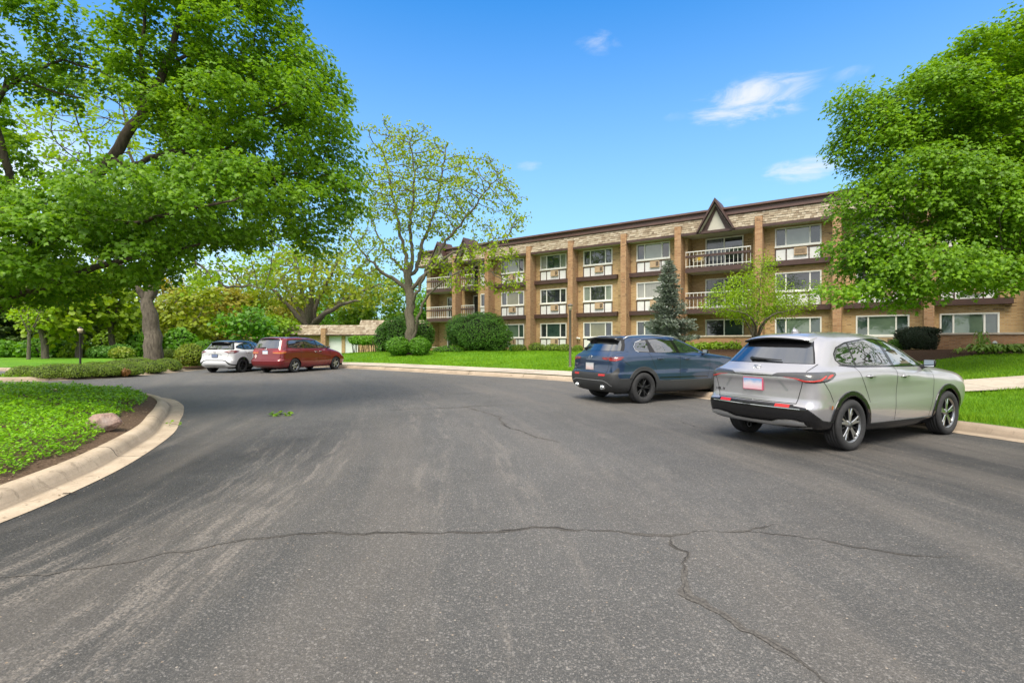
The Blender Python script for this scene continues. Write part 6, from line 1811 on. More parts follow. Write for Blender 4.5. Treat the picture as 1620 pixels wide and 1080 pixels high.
def build_car(name,label,rows,cfg,loc,rz,RA,WB,group,NC=240,NL=150):
    """rows are measured from the rear bumper; RA = rear axle position, becomes the car's origin"""
    root=thing(name,label,'car',loc,rz,group)
    rows=[list(r) for r in rows]
    for r in rows: r[1]-=RA; r[5]-=RA
    sh=lambda pl:[(p[0]-RA,p[1]) for p in pl]
    B=CarBody(rows,NC,NL)
    r=cfg['tyre_r']; ar=cfg['arch_r']; FA=WB
    B.region('window_trim',reg_side(sh(cfg['glass'])))
    for k,pl in enumerate(cfg['panes']): B.region('pane%d'%k,reg_side(sh(pl)),['window_trim'])
    B.region('rear_trim',reg_rear(cfg['rear_trim'],1.2)); B.region('rear_window',reg_rear(cfg['rear_glass'],1.2),['rear_trim','body'])
    B.region('windscreen',reg_front(cfg['screen'],cfg['screen_x']-RA),['body'])
    if 'roof' in cfg: B.region('roof',cfg['roof'],['body'])
    for nm,pl,only in cfg.get('sz',()): B.region(nm,reg_sz(pl),only)
    for k,pl in enumerate(cfg['doors']): B.region('door%d'%k,reg_side(sh(pl),.45),['body'])
    for xa in (0,FA):
        if cfg.get('clad_r'): B.region('cladding',reg_circ(xa,r+cfg.get('clad_dz',0),cfg['clad_r']),['body','door0','door1','bumper'])
    if cfg.get('sill'): 
        B.region('cladding',reg_side(sh(cfg['sill']),.45),['body','door0','door1'])
    if cfg.get('bumper'): B.region('bumper',cfg['bumper'](B,RA),['body','cladding'])
    for xa in (0,FA): B.region('hole',reg_circ(xa,r,ar,.42),['body','cladding','door0','door1','bumper'])
    if cfg.get('headlight'): B.region('headlight',reg_side(sh(cfg['headlight']),.3),['body'])
    B.part('body','body',cfg['paint'],root)
    B.part('roof','roof',cfg.get('roof_mat',M_BLKG),root)
    B.part('windscreen','windscreen',M_CGL,root)
    B.part('rear_trim','rear_trim',M_BLKG,root); B.part('rear_window','rear_window',M_CGL,root)
    B.part('window_trim','window_trim',M_BLKG,root,'each')
    B.part('bumper','rear_bumper',cfg.get('bumper_mat',M_BLKP),root,off=.004,rim=.02)
    B.part('cladding','cladding',cfg.get('clad_mat',M_BLKP),root,off=.012,rim=.025)
    B.part('headlight','headlight',M_CLR,root,'each',off=.002)
    drs=[B.part('door%d'%k,'door',cfg['paint'],root,'each') for k in range(len(cfg['doors']))]
    own=cfg['pane_owner']
    for k in range(len(cfg['panes'])):
        gm=M_CGLF if k==0 else M_CGL
        if own[k] is None: B.part('pane%d'%k,'quarter_window',gm,root,'each')
        else:
            for i,o in enumerate(B.part('pane%d'%k,'window',gm,root,'each')): o.parent=drs[own[k]][i]
    for nm,objn,mat,off in cfg.get('szparts',()): B.part(nm,objn,mat,root,'each',off=off,rim=.008 if off>0 else 0)
    for nm,objn,mat,off in cfg.get('szboth',()): B.part(nm,objn,mat,root,'both',off=off,rim=.008 if off>0 else 0)
    for k,(hx,hz) in enumerate(cfg['handles']):
        for i,sg in enumerate((1,-1)): handle_part(B,drs[k][i],hx-RA,hz,sg,cfg.get('handle_mat',cfg['paint']))
    seams(B,root,[(v,sh(p) if v in('side','top') else p) for v,p in cfg['seams']])
    underbody(root,rows,FA)
    ty=cfg['track']; wd=cfg['tyre_w']
    for sg in (1,-1):
        wheel(root,0,sg*ty,sg,r,wd,cfg['rim_r'],cfg['rim'],spoke=cfg.get('spoke',M_ALLOY)); wheel(root,FA,sg*ty,sg,r,wd,cfg['rim_r'],cfg['rim'],spoke=cfg.get('spoke',M_ALLOY))
        liner(root,0,r,ar+.012,.44,.90*cfg['halfw'],sg); liner(root,FA,r,ar+.012,.44,.90*cfg['halfw'],sg)
        mx,mz=cfg['mirror']; q=B.side(mx-RA,mz,sg)
        if q is not None: mirror_part(root,q[0],sg,mat=cfg.get('mirror_mat',M_BLKG))
    root.scale=(1,1,cfg.get('zs',1.0))
    return root,B
M_SMKD=lens('deep_smoked_lens',(.055,.052,.052)); M_REDB=lens('bright_red_lens',(.62,.03,.02))
CG='cars parked nose in to the kerb'
# columns: z, xr, wr, wm, wf, xf, br, bf, cr, cf, cy
SILVER=carpaint('silver_paint',(.405,.395,.41),.25,.31,.62)
NAVY=carpaint('slate_blue_paint',(.014,.036,.086),.3,.30,.40)
REDP=carpaint('dark_red_paint',(.17,.005,.009),.3,.30,.25)
WHITEP=carpaint('white_paint_car',(.66,.67,.69),.08,.35,.0)

# ---------------- silver compact SUV (nearest)
rows=[(0.21,0.80,0.7,0.78,0.7,4.25,0.05,0.3,0.25,0.4,0.25),
 (0.26,0.50,0.78,0.84,0.76,4.38,0.07,0.3,0.25,0.4,0.22),
 (0.33,0.13,0.825,0.872,0.82,4.46,0.08,0.3,0.2016,0.42,0.16),
 (0.44,0.012,0.85,0.884,0.85,4.52,0.085,0.3,0.2016,0.42,0.16),
 (0.53,0,0.862,0.888,0.865,4.55,0.09,0.3,0.2016,0.42,0.16),
 (0.595,0.004,0.868,0.886,0.87,4.565,0.09,0.3,0.21,0.42,0.16),
 (0.625,0.035,0.868,0.884,0.87,4.57,0.09,0.3,0.21,0.42,0.16),
 (0.7,0.06,0.87,0.88,0.872,4.57,0.1,0.3,0.2184,0.42,0.168),
 (0.8,0.062,0.874,0.882,0.87,4.55,0.1,0.3,0.2268,0.42,0.176),
 (0.88,0.058,0.874,0.89,0.862,4.49,0.1,0.32,0.2352,0.45,0.176),
 (0.955,0.04,0.868,0.895,0.845,4.34,0.1,0.36,0.2436,0.5,0.184),
 (1.005,0.04,0.855,0.892,0.82,4.08,0.11,0.4,0.2604,0.55,0.192),
 (1.045,0.07,0.83,0.88,0.79,3.8,0.12,0.4,0.2772,0.55,0.208),
 (1.085,0.13,0.795,0.85,0.76,3.54,0.14,0.36,0.294,0.45,0.224),
 (1.125,0.185,0.765,0.815,0.73,3.38,0.15,0.3,0.3024,0.35,0.24),
 (1.2,0.265,0.728,0.782,0.7,3.2,0.15,0.28,0.3108,0.3,0.248),
 (1.3,0.37,0.685,0.742,0.67,2.97,0.15,0.26,0.3192,0.28,0.256),
 (1.4,0.475,0.64,0.695,0.63,2.72,0.15,0.24,0.3192,0.27,0.264),
 (1.465,0.55,0.602,0.655,0.59,2.55,0.15,0.22,0.3192,0.26,0.272),
 (1.515,0.61,0.55,0.605,0.54,2.4,0.14,0.22,0.36,0.26,0.36),
 (1.553,0.72,0.46,0.52,0.46,2.22,0.14,0.2,0.34,0.26,0.4),
 (1.578,0.98,0.33,0.4,0.33,1.98,0.12,0.2,0.3,0.26,0.45),
 (1.59,1.3,0.16,0.22,0.16,1.72,0.1,0.1,0.2,0.2,0.5),
 (1.592,1.45,0.02,0.03,0.02,1.55,0.02,0.02,0.03,0.03,0.5)]
def hr_bumper(B,RA):
    # black lower bumper: high across the back, stepping down to the wheel arch along the side
    prof=np.array([(0,.612),(.62,.612),(.78,.600),(.92,.50),(1.02,.44),(1.16,.415),(1.6,.41)])
    return lambda V,S,N: np.maximum(V[:,2]-np.interp(S,prof[:,0],prof[:,1]), V[:,0]-.1)
TLr=[(.30,1.000),(.36,1.030),(.60,1.045),(.82,1.050),(1.06,1.055),(1.20,1.045),(1.245,1.015),(1.18,.965),(1.05,.930),(.84,.915),(.74,.920),(.62,.962),(.45,.982),(.32,.986)]
hr=dict(zs=1.035,paint=SILVER,tyre_r=.340,tyre_w=.225,rim_r=.240,rim='five_double',arch_r=.385,clad_r=.455,halfw=.888,track=.775,
 glass=[(3.10,1.080),(2.30,1.462),(1.95,1.494),(1.55,1.486),(1.15,1.440),(.90,1.370),(.79,1.285),(.765,1.20),(.83,1.135),(1.05,1.112)],
 panes=[[(3.00,1.098),(2.27,1.447),(2.04,1.472),(2.12,1.098)],[(2.02,1.112),(1.93,1.474),(1.55,1.468),(1.20,1.428),(1.17,1.126)],[(1.135,1.126),(1.165,1.424),(.92,1.352),(.815,1.278),(.79,1.205),(.85,1.15)]],
 pane_owner=[0,1,None],
 rear_trim=[(-1,1.155),(.70,1.150),(.615,1.30),(.52,1.452),(.40,1.505),(-1,1.520)],rear_glass=[(-1,1.160),(.682,1.158),(.60,1.30),(.548,1.385),(.50,1.355),(.36,1.368),(-1,1.372)],
 screen=[(-1,1.11),(.66,1.11),(.60,1.30),(.50,1.49),(-1,1.51)],screen_x=2.3,
 doors=[[(2.045,1.12),(2.035,.80),(1.99,.345),(3.00,.33),(3.12,.72),(3.12,1.09)],[(1.10,1.12),(1.17,.95),(1.31,.74),(1.40,.55),(1.44,.35),(1.975,.345),(2.022,.80),(2.032,1.12)]],
 handles=[(2.24,.955),(1.36,.975)],handle_mat=SILVER,
 sill=[(1.2,.0),(1.2,.340),(3.2,.325),(3.2,.0)],bumper=hr_bumper,bumper_mat=M_BLKG,clad_mat=M_BLKG,
 sz=[('tail_light',TLr,['body','door0','door1']),('tl_red',[(.42,.970),(.60,.952),(.735,.930),(.84,.930),(.96,.945),(1.05,1.0),(1.03,1.012),(.93,.962),(.84,.947),(.745,.947),(.63,.972),(.46,.984)],['tail_light']),('tl_red',[(1.05,.962),(1.12,.975),(1.19,1.005),(1.18,1.022),(1.11,1.015),(1.07,.99)],['tail_light']),
     ('tl_dark',[(.30,.986),(.45,.982),(.62,.962),(.74,.920),(.84,.915),(1.05,.930),(1.13,.95),(1.10,.958),(1.03,.942),(.84,.928),(.74,.929),(.62,.968),(.32,.994)],['tail_light']),('tail_band',[(-.1,.982),(.34,.984),(.34,.999),(-.1,.996)],['body'])],  # black band between the lamps: shade of the crease painted in
 szparts=[('tail_light','tail_light',M_SMKD,.004),('tl_red','tail_light_strip',M_REDB,.005),('tl_dark','tail_light_base',M_BLKG,.003)],szboth=[('tail_band','tail_band',M_BLKG,.001)],
 seams=[('side',[(2.04,1.11),(2.03,.80),(1.983,.34)]),('side',[(3.10,1.08),(3.12,.85),(3.10,.66),(3.0,.335)]),('side',[(1.08,1.11),(1.16,.95),(1.30,.74),(1.36,.62)]),
   ('rear',[(.715,1.15),(.705,1.03),(.700,.92),(.66,.78),(.625,.645)]),('rear',[(0.01,.642),(.63,.642)]),('side',[(.30,.93),(.42,.80),(.52,.66)]),('side',[(3.15,1.06),(3.4,1.06),(3.75,1.0)])],
 mirror=(2.92,1.075))
HRV,B=build_car('parked_car','silver compact SUV with pink framed plate, nearest car on the right',rows,hr,(4.27,7.72,0),R(27),.925,2.655,CG,260,170)
ra=.925
# roof edge spoiler, fin, wiper, bumper strips, plate, writing
def spoiler(B,root,x_tip,z_tip,w_tip,x_in,w_in,mat_top,mat_under,th=.035,over=.0):
    m=MB(); n=15; V=[];Fs=[];Ms=[]
    for i in range(n):
        f=-1+2*i/(n-1); c=1-abs(f)**3
        a=B.top(x_in,f*w_in,.003); pt=a[0]
        tip=np.array((x_tip+.10*f*f,f*w_tip,z_tip-.045*f*f))
        midp=(pt+tip)/2+np.array((0,0,.006)); 
        V+= [pt,midp,tip,tip-np.array((-.008,0,th*.6)),(pt*.35+tip*.65)-np.array((-.03,0,th+.015))]
    for i in range(n-1):
        for j in range(4): Fs.append((i*5+j,(i+1)*5+j,(i+1)*5+j+1,i*5+j+1)); Ms.append(0 if j<2 else 1)
    b=0
    for f,q in zip(Fs,Ms): m.F.append(f); m.M.append(q); m.S.append(True)
    m.V=[tuple(map(float,v)) for v in V]
    for e in (0,(n-1)*5):
        m.F.append(tuple(e+k for k in range(5))); m.M.append(0); m.S.append(False)
    return m.build('spoiler',[mat_top,mat_under],root)
spoiler(B,HRV,.435-ra,1.508,.520,.80-ra,.50,SILVER,M_BLKG,.04)
m=MB(); p0=B.top(1.05-ra,0)[0]; m.add([p0+(-.10,0,-.01),p0+(.10,-.028,-.006),p0+(.10,.028,-.006),p0+(-.085,0,.062),p0+(-.06,0,.070),p0+(-.10,-.03,-.008),p0+(-.10,.03,-.008)],[(1,2,4),(1,4,3,5),(2,6,3,4),(5,3,6),(1,5,6,2)],0,True); m.build('antenna_fin',SILVER,HRV)
wiper(B,HRV,.17,-.30,1.195,1.180)
strip_along(B,[(.0,.615),(.60,.615)],.022,.006,M_BLKG,HRV,'bumper_slot','rear',1); strip_along(B,[(.0,.615),(.60,.615)],.022,.006,M_BLKG,HRV,'bumper_slot','rear',-1)
for sg in (1,-1): strip_along(B,[(.36,.603),(.56,.603)],.030,.011,M_REFL,HRV,'reflector','rear',sg)
for sg in (1,-1): strip_along(B,[(.0,.578),(.70,.578)],.006,.010,M_CHROME,HRV,'bumper_trim','rear',sg)
def skid(B,root,pts_top,pts_bot,off,mat,name,sg):
    m=MB(); a=densify(pts_top,.04); n=len(a); bt=np.array(pts_bot,float); tt=np.linspace(0,1,n)
    ab=np.r_[0,np.cumsum(np.linalg.norm(np.diff(bt,axis=0),axis=1))]; b=np.c_[np.interp(tt*ab[-1],ab,bt[:,0]),np.interp(tt*ab[-1],ab,bt[:,1])]
    rows_=[];K_=5
    for k in range(K_+1):
        f=k/K_; o=off*(math.sin(math.pi*min(1,f*1.15+.12))**.5 if f<.9 else .3)
        rows_.append([B.rear(sg*(p*(1-f)+q*f)[0],(p*(1-f)+q*f)[1],o) for p,q in zip(a,b)])
    V=[];ok=True
    for r_ in rows_:
        for q in r_: V.append(q[0] if q is not None else (0,0,0))
    Fs=[(k*n+i,k*n+i+1,(k+1)*n+i+1,(k+1)*n+i) for k in range(K_) for i in range(n-1) if all(rows_[kk][ii] is not None for kk in (k,k+1) for ii in (i,i+1))]
    m.add(V,[f[::-1] for f in Fs] if sg>0 else Fs,0,True); return m.build(name,mat,root)
for sg in (1,-1): skid(B,HRV,[(0,.385),(.30,.390),(.42,.425),(.60,.435),(.74,.425)],[(0,.305),(.40,.305),(.60,.315),(.78,.345)],.030,M_SILVP,'skid_plate',sg)
for sg in (1,-1): strip_along(B,[(.0,.388),(.30,.393),(.42,.428),(.60,.438),(.74,.428)],.010,.030,M_CHROME,HRV,'bumper_trim','rear',sg)
def mat_plate(name,top,mid,bot):
    t=NT(name); g=t.sep(t.coord('Generated')); n=t.noise(t.coord(),9,2)
    f=t.math('ADD',g[2],t.math('MULTIPLY',t.math('SUBTRACT',n,.5),.45))
    return t.done(t.bsdf(t.ramp(f,[(.1,bot),(.5,mid),(.85,top)]),.4))
M_PLATEP=simple('pink_plate_frame',(.55,.10,.16),.4)
PL,PM=plate(B,HRV,.865,.30,.15,mat_plate('faded_plate',(.18,.32,.55),(.62,.56,.60),(.66,.40,.44)),M_PLATEP,.02)
p,n=B.rear(.62,.745,.002); text_mesh('lettering','HR-V',.060,M_BLKG,HRV,frame_at(p,n),.002,xs=1.3)
# maker's emblem: an H in a rounded frame
p,n=B.rear(.0,1.085,.003); n=np.array((-.75,0,.66)); E=frame_at(p,n); m=MB(); s=.046
fr=[(-s,-s*.78),(s,-s*.78),(s*1.12,s*.78),(-s*1.12,s*.78)]
for i in range(4): a,b=fr[i],fr[(i+1)%4]; m.tube([(a[0],a[1],.002),(b[0],b[1],.002)],.0042,6)
m.tube([(-s*.52,-s*.66,.002),(-s*.66,s*.66,.002)],.0055,6); m.tube([(s*.52,-s*.66,.002),(s*.66,s*.66,.002)],.0055,6); m.tube([(-s*.58,0,.002),(s*.58,0,.002)],.0055,6)
o=m.build('emblem',M_CHROME,HRV); o.data.transform(E)
# flat darker silver strips painting the crease shade beside the plate, tow eye, side reflector
for sg in (1,-1):
    m=MB(); B.ribbon(m,[(.36,.965),(.42,.90),(.50,.80)],.030,'rear',sg,.0012); m.build('tailgate_crease_shade',simple('silver_shade',(.36,.37,.38),.34,.75) if sg==1 else bpy.data.materials['silver_shade'],HRV)
m=MB(); pts=[(-.80+.0,.12+.03*math.cos(a),.275+.035*math.sin(a)) for a in np.linspace(0,6.28,14)]; m.tube(pts,.007,6); m.build('tow_eye',M_UNDER,HRV)
for sg in (1,-1): strip_along(B,[(.455-ra+.0,.575),(.475-ra,.62)],.035,.016,simple('amber_marker',(.35,.10,.02),.3) if sg==1 else bpy.data.materials['amber_marker'],HRV,'side_reflector','side',sg,.01)
for sg in (1,-1): strip_along(B,[(x-ra,z) for x,z in ((.79,1.13),(1.05,1.106),(3.06,1.078))],.010,.004,M_BLKG,HRV,'window_seal','side',sg)

# ---------------- dark blue SUV
rows=[(.24,.36,.72,.82,.74,4.40,.05,.3,.25,.4,.25),
 (.30,.16,.82,.90,.80,4.52,.07,.3,.24,.4,.22),
 (.38,.065,.875,.925,.86,4.60,.075,.28,.22,.4,.19),
 (.50,.012,.905,.938,.90,4.67,.08,.28,.22,.4,.18),
 (.62,.0,.915,.942,.91,4.70,.085,.28,.22,.4,.18),
 (.705,.015,.915,.940,.915,4.71,.085,.28,.22,.4,.18),
 (.735,.055,.910,.935,.915,4.715,.09,.28,.23,.4,.19),
 (.82,.070,.908,.930,.915,4.715,.09,.28,.24,.4,.2),
 (.92,.075,.910,.932,.91,4.70,.095,.28,.25,.4,.2),
 (1.00,.072,.908,.936,.905,4.62,.10,.30,.26,.45,.21),
 (1.06,.078,.900,.935,.89,4.40,.10,.36,.28,.5,.22),
 (1.11,.095,.880,.925,.86,4.05,.11,.38,.30,.5,.24),
 (1.155,.140,.850,.895,.82,3.70,.13,.36,.32,.45,.26),
 (1.195,.19,.815,.862,.78,3.48,.14,.30,.34,.35,.28),
 (1.27,.255,.775,.825,.74,3.28,.14,.27,.34,.3,.29),
 (1.37,.335,.730,.780,.70,3.02,.14,.25,.34,.28,.30),
 (1.46,.405,.690,.735,.66,2.78,.14,.24,.34,.26,.31),
 (1.52,.455,.650,.695,.62,2.60,.14,.22,.34,.26,.32),
 (1.565,.53,.58,.63,.56,2.42,.13,.2,.32,.26,.35),
 (1.595,.72,.45,.52,.45,2.20,.12,.2,.3,.26,.4),
 (1.612,1.05,.26,.34,.26,1.90,.1,.2,.3,.26,.45),
 (1.617,1.4,.04,.06,.04,1.55,.04,.04,.05,.05,.5)]
def cx_bumper(B,RA):
    prof=np.array([(0,.715),(.70,.715),(.80,.74),(.90,.84),(.95,.85),(1.0,.62),(1.1,.60),(1.6,.60)])
    return lambda V,S,N: np.maximum(V[:,2]-np.interp(S,prof[:,0],prof[:,1]), V[:,0]-.05)
cx=dict(zs=1.03,paint=NAVY,tyre_r=.362,tyre_w=.235,rim_r=.232,rim='ten',spoke=M_ALLOYD,arch_r=.405,clad_r=.505,halfw=.942,track=.82,
 glass=[(3.20,1.150),(2.42,1.500),(2.05,1.535),(1.5,1.525),(1.0,1.480),(.86,1.42),(.80,1.32),(.82,1.24),(.90,1.205),(1.4,1.185)],
 panes=[[(3.08,1.172),(2.40,1.485),(2.18,1.508),(2.26,1.182)],[(2.14,1.185),(2.06,1.513),(1.50,1.508),(1.30,1.495),(1.42,1.20)],[(1.24,1.205),(1.22,1.485),(1.0,1.460),(.885,1.405),(.825,1.315),(.845,1.25),(.92,1.222)]],
 pane_owner=[0,1,None],
 rear_trim=[(-1,1.235),(.775,1.230),(.70,1.38),(.625,1.505),(.50,1.555),(-1,1.565)],rear_glass=[(-1,1.242),(.735,1.238),(.665,1.38),(.60,1.475),(-1,1.485)],
 screen=[(-1,1.19),(.72,1.19),(.66,1.36),(.56,1.54),(-1,1.56)],screen_x=2.45,
 doors=[[(2.20,1.19),(2.19,.85),(2.17,.46),(3.16,.46),(3.26,.75),(3.27,1.16)],[(1.22,1.19),(1.26,1.05),(1.36,.86),(1.46,.60),(1.48,.46),(2.15,.46),(2.17,.85),(2.18,1.19)]],
 handles=[(2.42,1.03),(1.52,1.045)],handle_mat=NAVY,
 sill=[(1.2,0),(1.2,.53),(3.3,.52),(3.3,.0)],bumper=cx_bumper,bumper_mat=M_GREYP,clad_mat=M_GREYP,
 sz=[('tail_light',[(.44,1.045),(.44,1.085),(.58,1.09),(.75,1.09),(1.00,1.105),(1.06,1.085),(1.0,1.03),(.86,.995),(.70,1.0),(.66,1.03),(.60,1.02),(.52,1.03)],['body']),
     ('tl_red',[(.67,1.022),(.70,1.01),(.85,1.005),(.97,1.035),(1.0,1.055),(.95,1.06),(.86,1.03),(.78,1.028),(.72,1.045),(.69,1.06)],['tail_light']),('tl_red',[(.46,1.05),(.53,1.035),(.61,1.03),(.60,1.05),(.5,1.062)],['tail_light'])],
 szparts=[('tail_light','tail_light',M_REDD,.004),('tl_red','tail_light_ring',M_RED,.006)],
 seams=[('side',[(2.19,1.18),(2.18,.85),(2.16,.54)]),('side',[(3.25,1.15),(3.26,.85),(3.16,.54)]),('side',[(1.20,1.19),(1.25,1.05),(1.36,.86),(1.40,.76)]),
   ('rear',[(.80,1.22),(.70,1.10),(.69,1.0),(.66,.85),(.62,.72)]),('rear',[(.0,.722),(.63,.722)]),('side',[(.27,1.06),(.36,1.02),(.56,.90)])],
 mirror=(3.05,1.15))
CXV,B=build_car('parked_car','dark slate blue SUV with black wheel arches, second from the right',rows,cx,(2.78,13.08,0),R(27.5),1.0,2.815,CG,240,150)
ra=1.0
spoiler(B,CXV,.30-ra,1.560,.60,.66-ra,.56,M_BLKG,M_BLKG,.05)
wiper(B,CXV,.52,.28,1.275,1.34)
m=MB()
for sg in (1,-1):
    pts=[]
    for k in range(12):
        x=.62+k*.165; q=B.top(x-ra,sg*.60,.0)
        if q is not None: pts.append(q[0]+np.array((0,0,.035 if 0<k<11 else .0)))
    mm=MB(); mm.tube(pts,.014,8); mm.build('roof_rail',M_SILVP,CXV)
for sg in (1,-1): strip_along(B,[(.40,.672),(.62,.672)],.045,.010,M_REFL,CXV,'reflector','rear',sg)
for sg in (1,-1): strip_along(B,[(0,.545),(.55,.545),(.70,.50),(.80,.43)],.014,.012,M_SILVP,CXV,'bumper_trim','rear',sg)
for sg in (1,-1): strip_along(B,[(x-ra,z) for x,z in ((1.5,.595),(2.3,.59),(3.15,.585))],.018,.006,M_BLKG,CXV,'door_trim','side',sg)
for sg in (1,-1): strip_along(B,[(x-ra,z) for x,z in ((1.1,1.492),(.90,1.435),(.81,1.325),(.83,1.24),(.91,1.208))],.012,.005,M_CHROME,CXV,'window_chrome','side',sg)
for sg in (1,-1):
    m=MB(); m.lathe([(.048,.02),(.052,-.07),(.040,-.07),(.036,.0)],18,axis='x',c=(.085-ra,sg*.52,.385)); m.lathe([(.040,-.068),(.030,.0),(0,.0)],18,axis='x',c=(.085-ra,sg*.52,.385)); m.build('exhaust_tip',M_CHROME,CXV)
plate(B,CXV,.86,.30,.15,mat_plate('pale_plate',(.55,.55,.58),(.66,.58,.57),(.60,.42,.42)),M_SILVP,.02)
# winged emblem in an oval ring
p,n=B.rear(.0,1.085,.004); E=frame_at(p,n); m=MB(); ring=[(.062*math.cos(a),.050*math.sin(a),.002) for a in np.linspace(0,2*math.pi,25)]; m.tube(ring,.0045,6)
m.tube([(-.058,.018,.002),(-.03,.012,.003),(0,-.020,.004),(.03,.012,.003),(.058,.018,.002)],[.003,.005,.006,.005,.003],6); o=m.build('emblem',M_CHROME,CXV); o.data.transform(E)
p,n=B.rear(.70,.90,.003); text_mesh('lettering','CX-50',.055,M_CHROME,CXV,frame_at(p,n),.002); p,n=B.rear(.70,.80,.003); text_mesh('lettering','AWD',.04,M_CHROME,CXV,frame_at(p,n),.002)

# ---------------- red minivan
rows=[(.22,.34,.74,.84,.74,4.75,.05,.35,.25,.4,.25),
 (.28,.16,.84,.92,.82,4.92,.07,.35,.25,.45,.22),
 (.36,.055,.895,.95,.88,5.02,.08,.35,.24,.45,.20),
 (.48,.012,.925,.958,.92,5.08,.085,.36,.24,.5,.19),
 (.58,.0,.930,.960,.93,5.10,.085,.36,.24,.5,.19),
 (.625,.02,.928,.958,.93,5.09,.085,.36,.24,.5,.19),
 (.655,.065,.920,.955,.93,5.07,.08,.36,.22,.5,.19),
 (.78,.085,.920,.955,.925,4.98,.08,.38,.22,.55,.19),
 (.88,.092,.920,.958,.91,4.86,.08,.40,.22,.6,.19),
 (.97,.098,.918,.958,.89,4.66,.08,.44,.22,.65,.19),
 (1.05,.106,.905,.950,.86,4.40,.08,.46,.23,.65,.20),
 (1.11,.118,.885,.930,.83,4.16,.08,.44,.24,.6,.21),
 (1.16,.140,.865,.905,.80,3.98,.08,.38,.25,.5,.22),
 (1.30,.210,.830,.868,.75,3.66,.08,.32,.25,.4,.22),
 (1.45,.285,.790,.826,.70,3.30,.08,.30,.25,.35,.23),
 (1.56,.345,.755,.790,.66,3.02,.08,.28,.26,.33,.25),
 (1.625,.39,.71,.745,.62,2.82,.08,.26,.27,.32,.28),
 (1.675,.47,.62,.66,.55,2.60,.09,.24,.28,.3,.33),
 (1.71,.68,.46,.52,.42,2.35,.1,.2,.28,.3,.4),
 (1.728,1.05,.24,.32,.24,2.0,.1,.2,.25,.25,.45),
 (1.733,1.45,.03,.05,.03,1.6,.03,.03,.04,.04,.5)]
od=dict(paint=REDP,tyre_r=.335,tyre_w=.225,rim_r=.225,rim='five_fat',arch_r=.385,halfw=.958,track=.83,
 glass=[(3.62,1.155),(3.05,1.50),(2.78,1.565),(1.9,1.60),(.95,1.590),(.62,1.53),(.56,1.40),(.66,1.20),(1.1,1.165)],
 panes=[[(3.50,1.175),(3.0,1.488),(2.78,1.545),(2.66,1.548),(2.70,1.175)],[(2.62,1.175),(2.60,1.552),(1.68,1.575),(1.70,1.182)],[(1.66,1.182),(1.64,1.575),(.97,1.568),(.66,1.512),(.60,1.40),(.69,1.222),(1.1,1.185)]],
 pane_owner=[0,1,None],
 rear_trim=[(-1,1.175),(.745,1.173),(.70,1.38),(.64,1.575),(.5,1.612),(-1,1.622)],rear_glass=[(-1,1.182),(.73,1.181),(.685,1.38),(.625,1.565),(.5,1.598),(-1,1.608)],
 screen=[(-1,1.18),(.74,1.18),(.66,1.40),(.58,1.62),(-1,1.65)],screen_x=2.6,
 doors=[[(2.62,1.17),(2.60,.30),(3.42,.30),(3.52,.60),(3.60,.90),(3.66,1.15)],[(1.36,1.17),(1.40,.80),(1.44,.30),(2.585,.30),(2.605,1.17)]],
 handles=[(2.78,.985),(2.44,.985)],handle_mat=M_CHROME,
 sz=[('tail_light',[(.42,.925),(.42,1.06),(.62,1.075),(.93,1.085),(1.15,1.02),(1.16,.97),(1.0,.94),(.9,.90),(.6,.92)],['body']),
     ('tl_amb',[(.42,.938),(.62,.936),(.9,.925),(1.12,.962),(1.12,1.0),(.9,.995),(.62,.985),(.44,.98)],['tail_light'])],
 szparts=[('tail_light','tail_light',M_RED,.006),('tl_amb','turn_signal',M_AMB,.008)],
 seams=[('side',[(2.612,1.16),(2.592,.30)]),('side',[(3.64,1.14),(3.58,.90),(3.50,.60),(3.40,.30)]),('side',[(1.36,1.16),(1.41,.72)]),('side',[(.62,.985),(1.3,.99),(2.5,.985)]),
   ('rear',[(.84,1.60),(.86,1.10),(.84,.90),(.80,.66)]),('rear',[(0,.648),(.81,.648)])],
 headlight=[(4.55,.72),(4.9,.72),(4.98,.80),(4.62,.98),(4.3,.99)],
 mirror=(3.42,1.16),mirror_mat=REDP)
def azr(a): return R(90-a)
ODY,B=build_car('parked_car','dark red minivan with amber tail lights parked between the white car and the lawn',rows,od,(-11.35,24.75,0),azr(19),1.02,3.0,CG,200,120)
ra=1.02
spoiler(B,ODY,.30-ra,1.655,.66,.62-ra,.62,REDP,M_BLKG,.04)
plate(B,ODY,.985,.30,.15,mat_plate('white_plate',(.35,.42,.60),(.70,.70,.72),(.66,.66,.70)),M_CHROME,.012)
wiper(B,ODY,.05,.55,1.20,1.215)
for sg in (1,-1):
    m=MB(); B.ribbon(m,[(0,.60),(.60,.60),(.9,.61)],.05,'rear',sg,.012); m.build('bumper_step',REDP,ODY)
    mm=MB(); mm.tube([B.top(x-ra,sg*.60,.0)[0]+np.array((0,0,.03)) for x in np.linspace(.95,2.3,9)],.014,8); mm.build('roof_rail',M_BLKP,ODY)
    strip_along(B,[(x-ra,z) for x,z in ((1.42,.62),(2.5,.61),(3.5,.61))],.030,.006,REDP,ODY,'door_moulding','side',sg)
p,n=B.rear(.0,1.13,.004); E=frame_at(p,n); m=MB(); s=.05
for i in range(4): a,b=fr[i],fr[(i+1)%4]; m.tube([(a[0]*1.1,a[1]*1.1,.002),(b[0]*1.1,b[1]*1.1,.002)],.005,6)
m.tube([(-s*.52,-s*.6,.002),(-s*.62,s*.6,.002)],.006,6); m.tube([(s*.52,-s*.6,.002),(s*.62,s*.6,.002)],.006,6); m.tube([(-s*.55,0,.002),(s*.55,0,.002)],.006,6)
o=m.build('emblem',M_CHROME,ODY); o.data.transform(E)
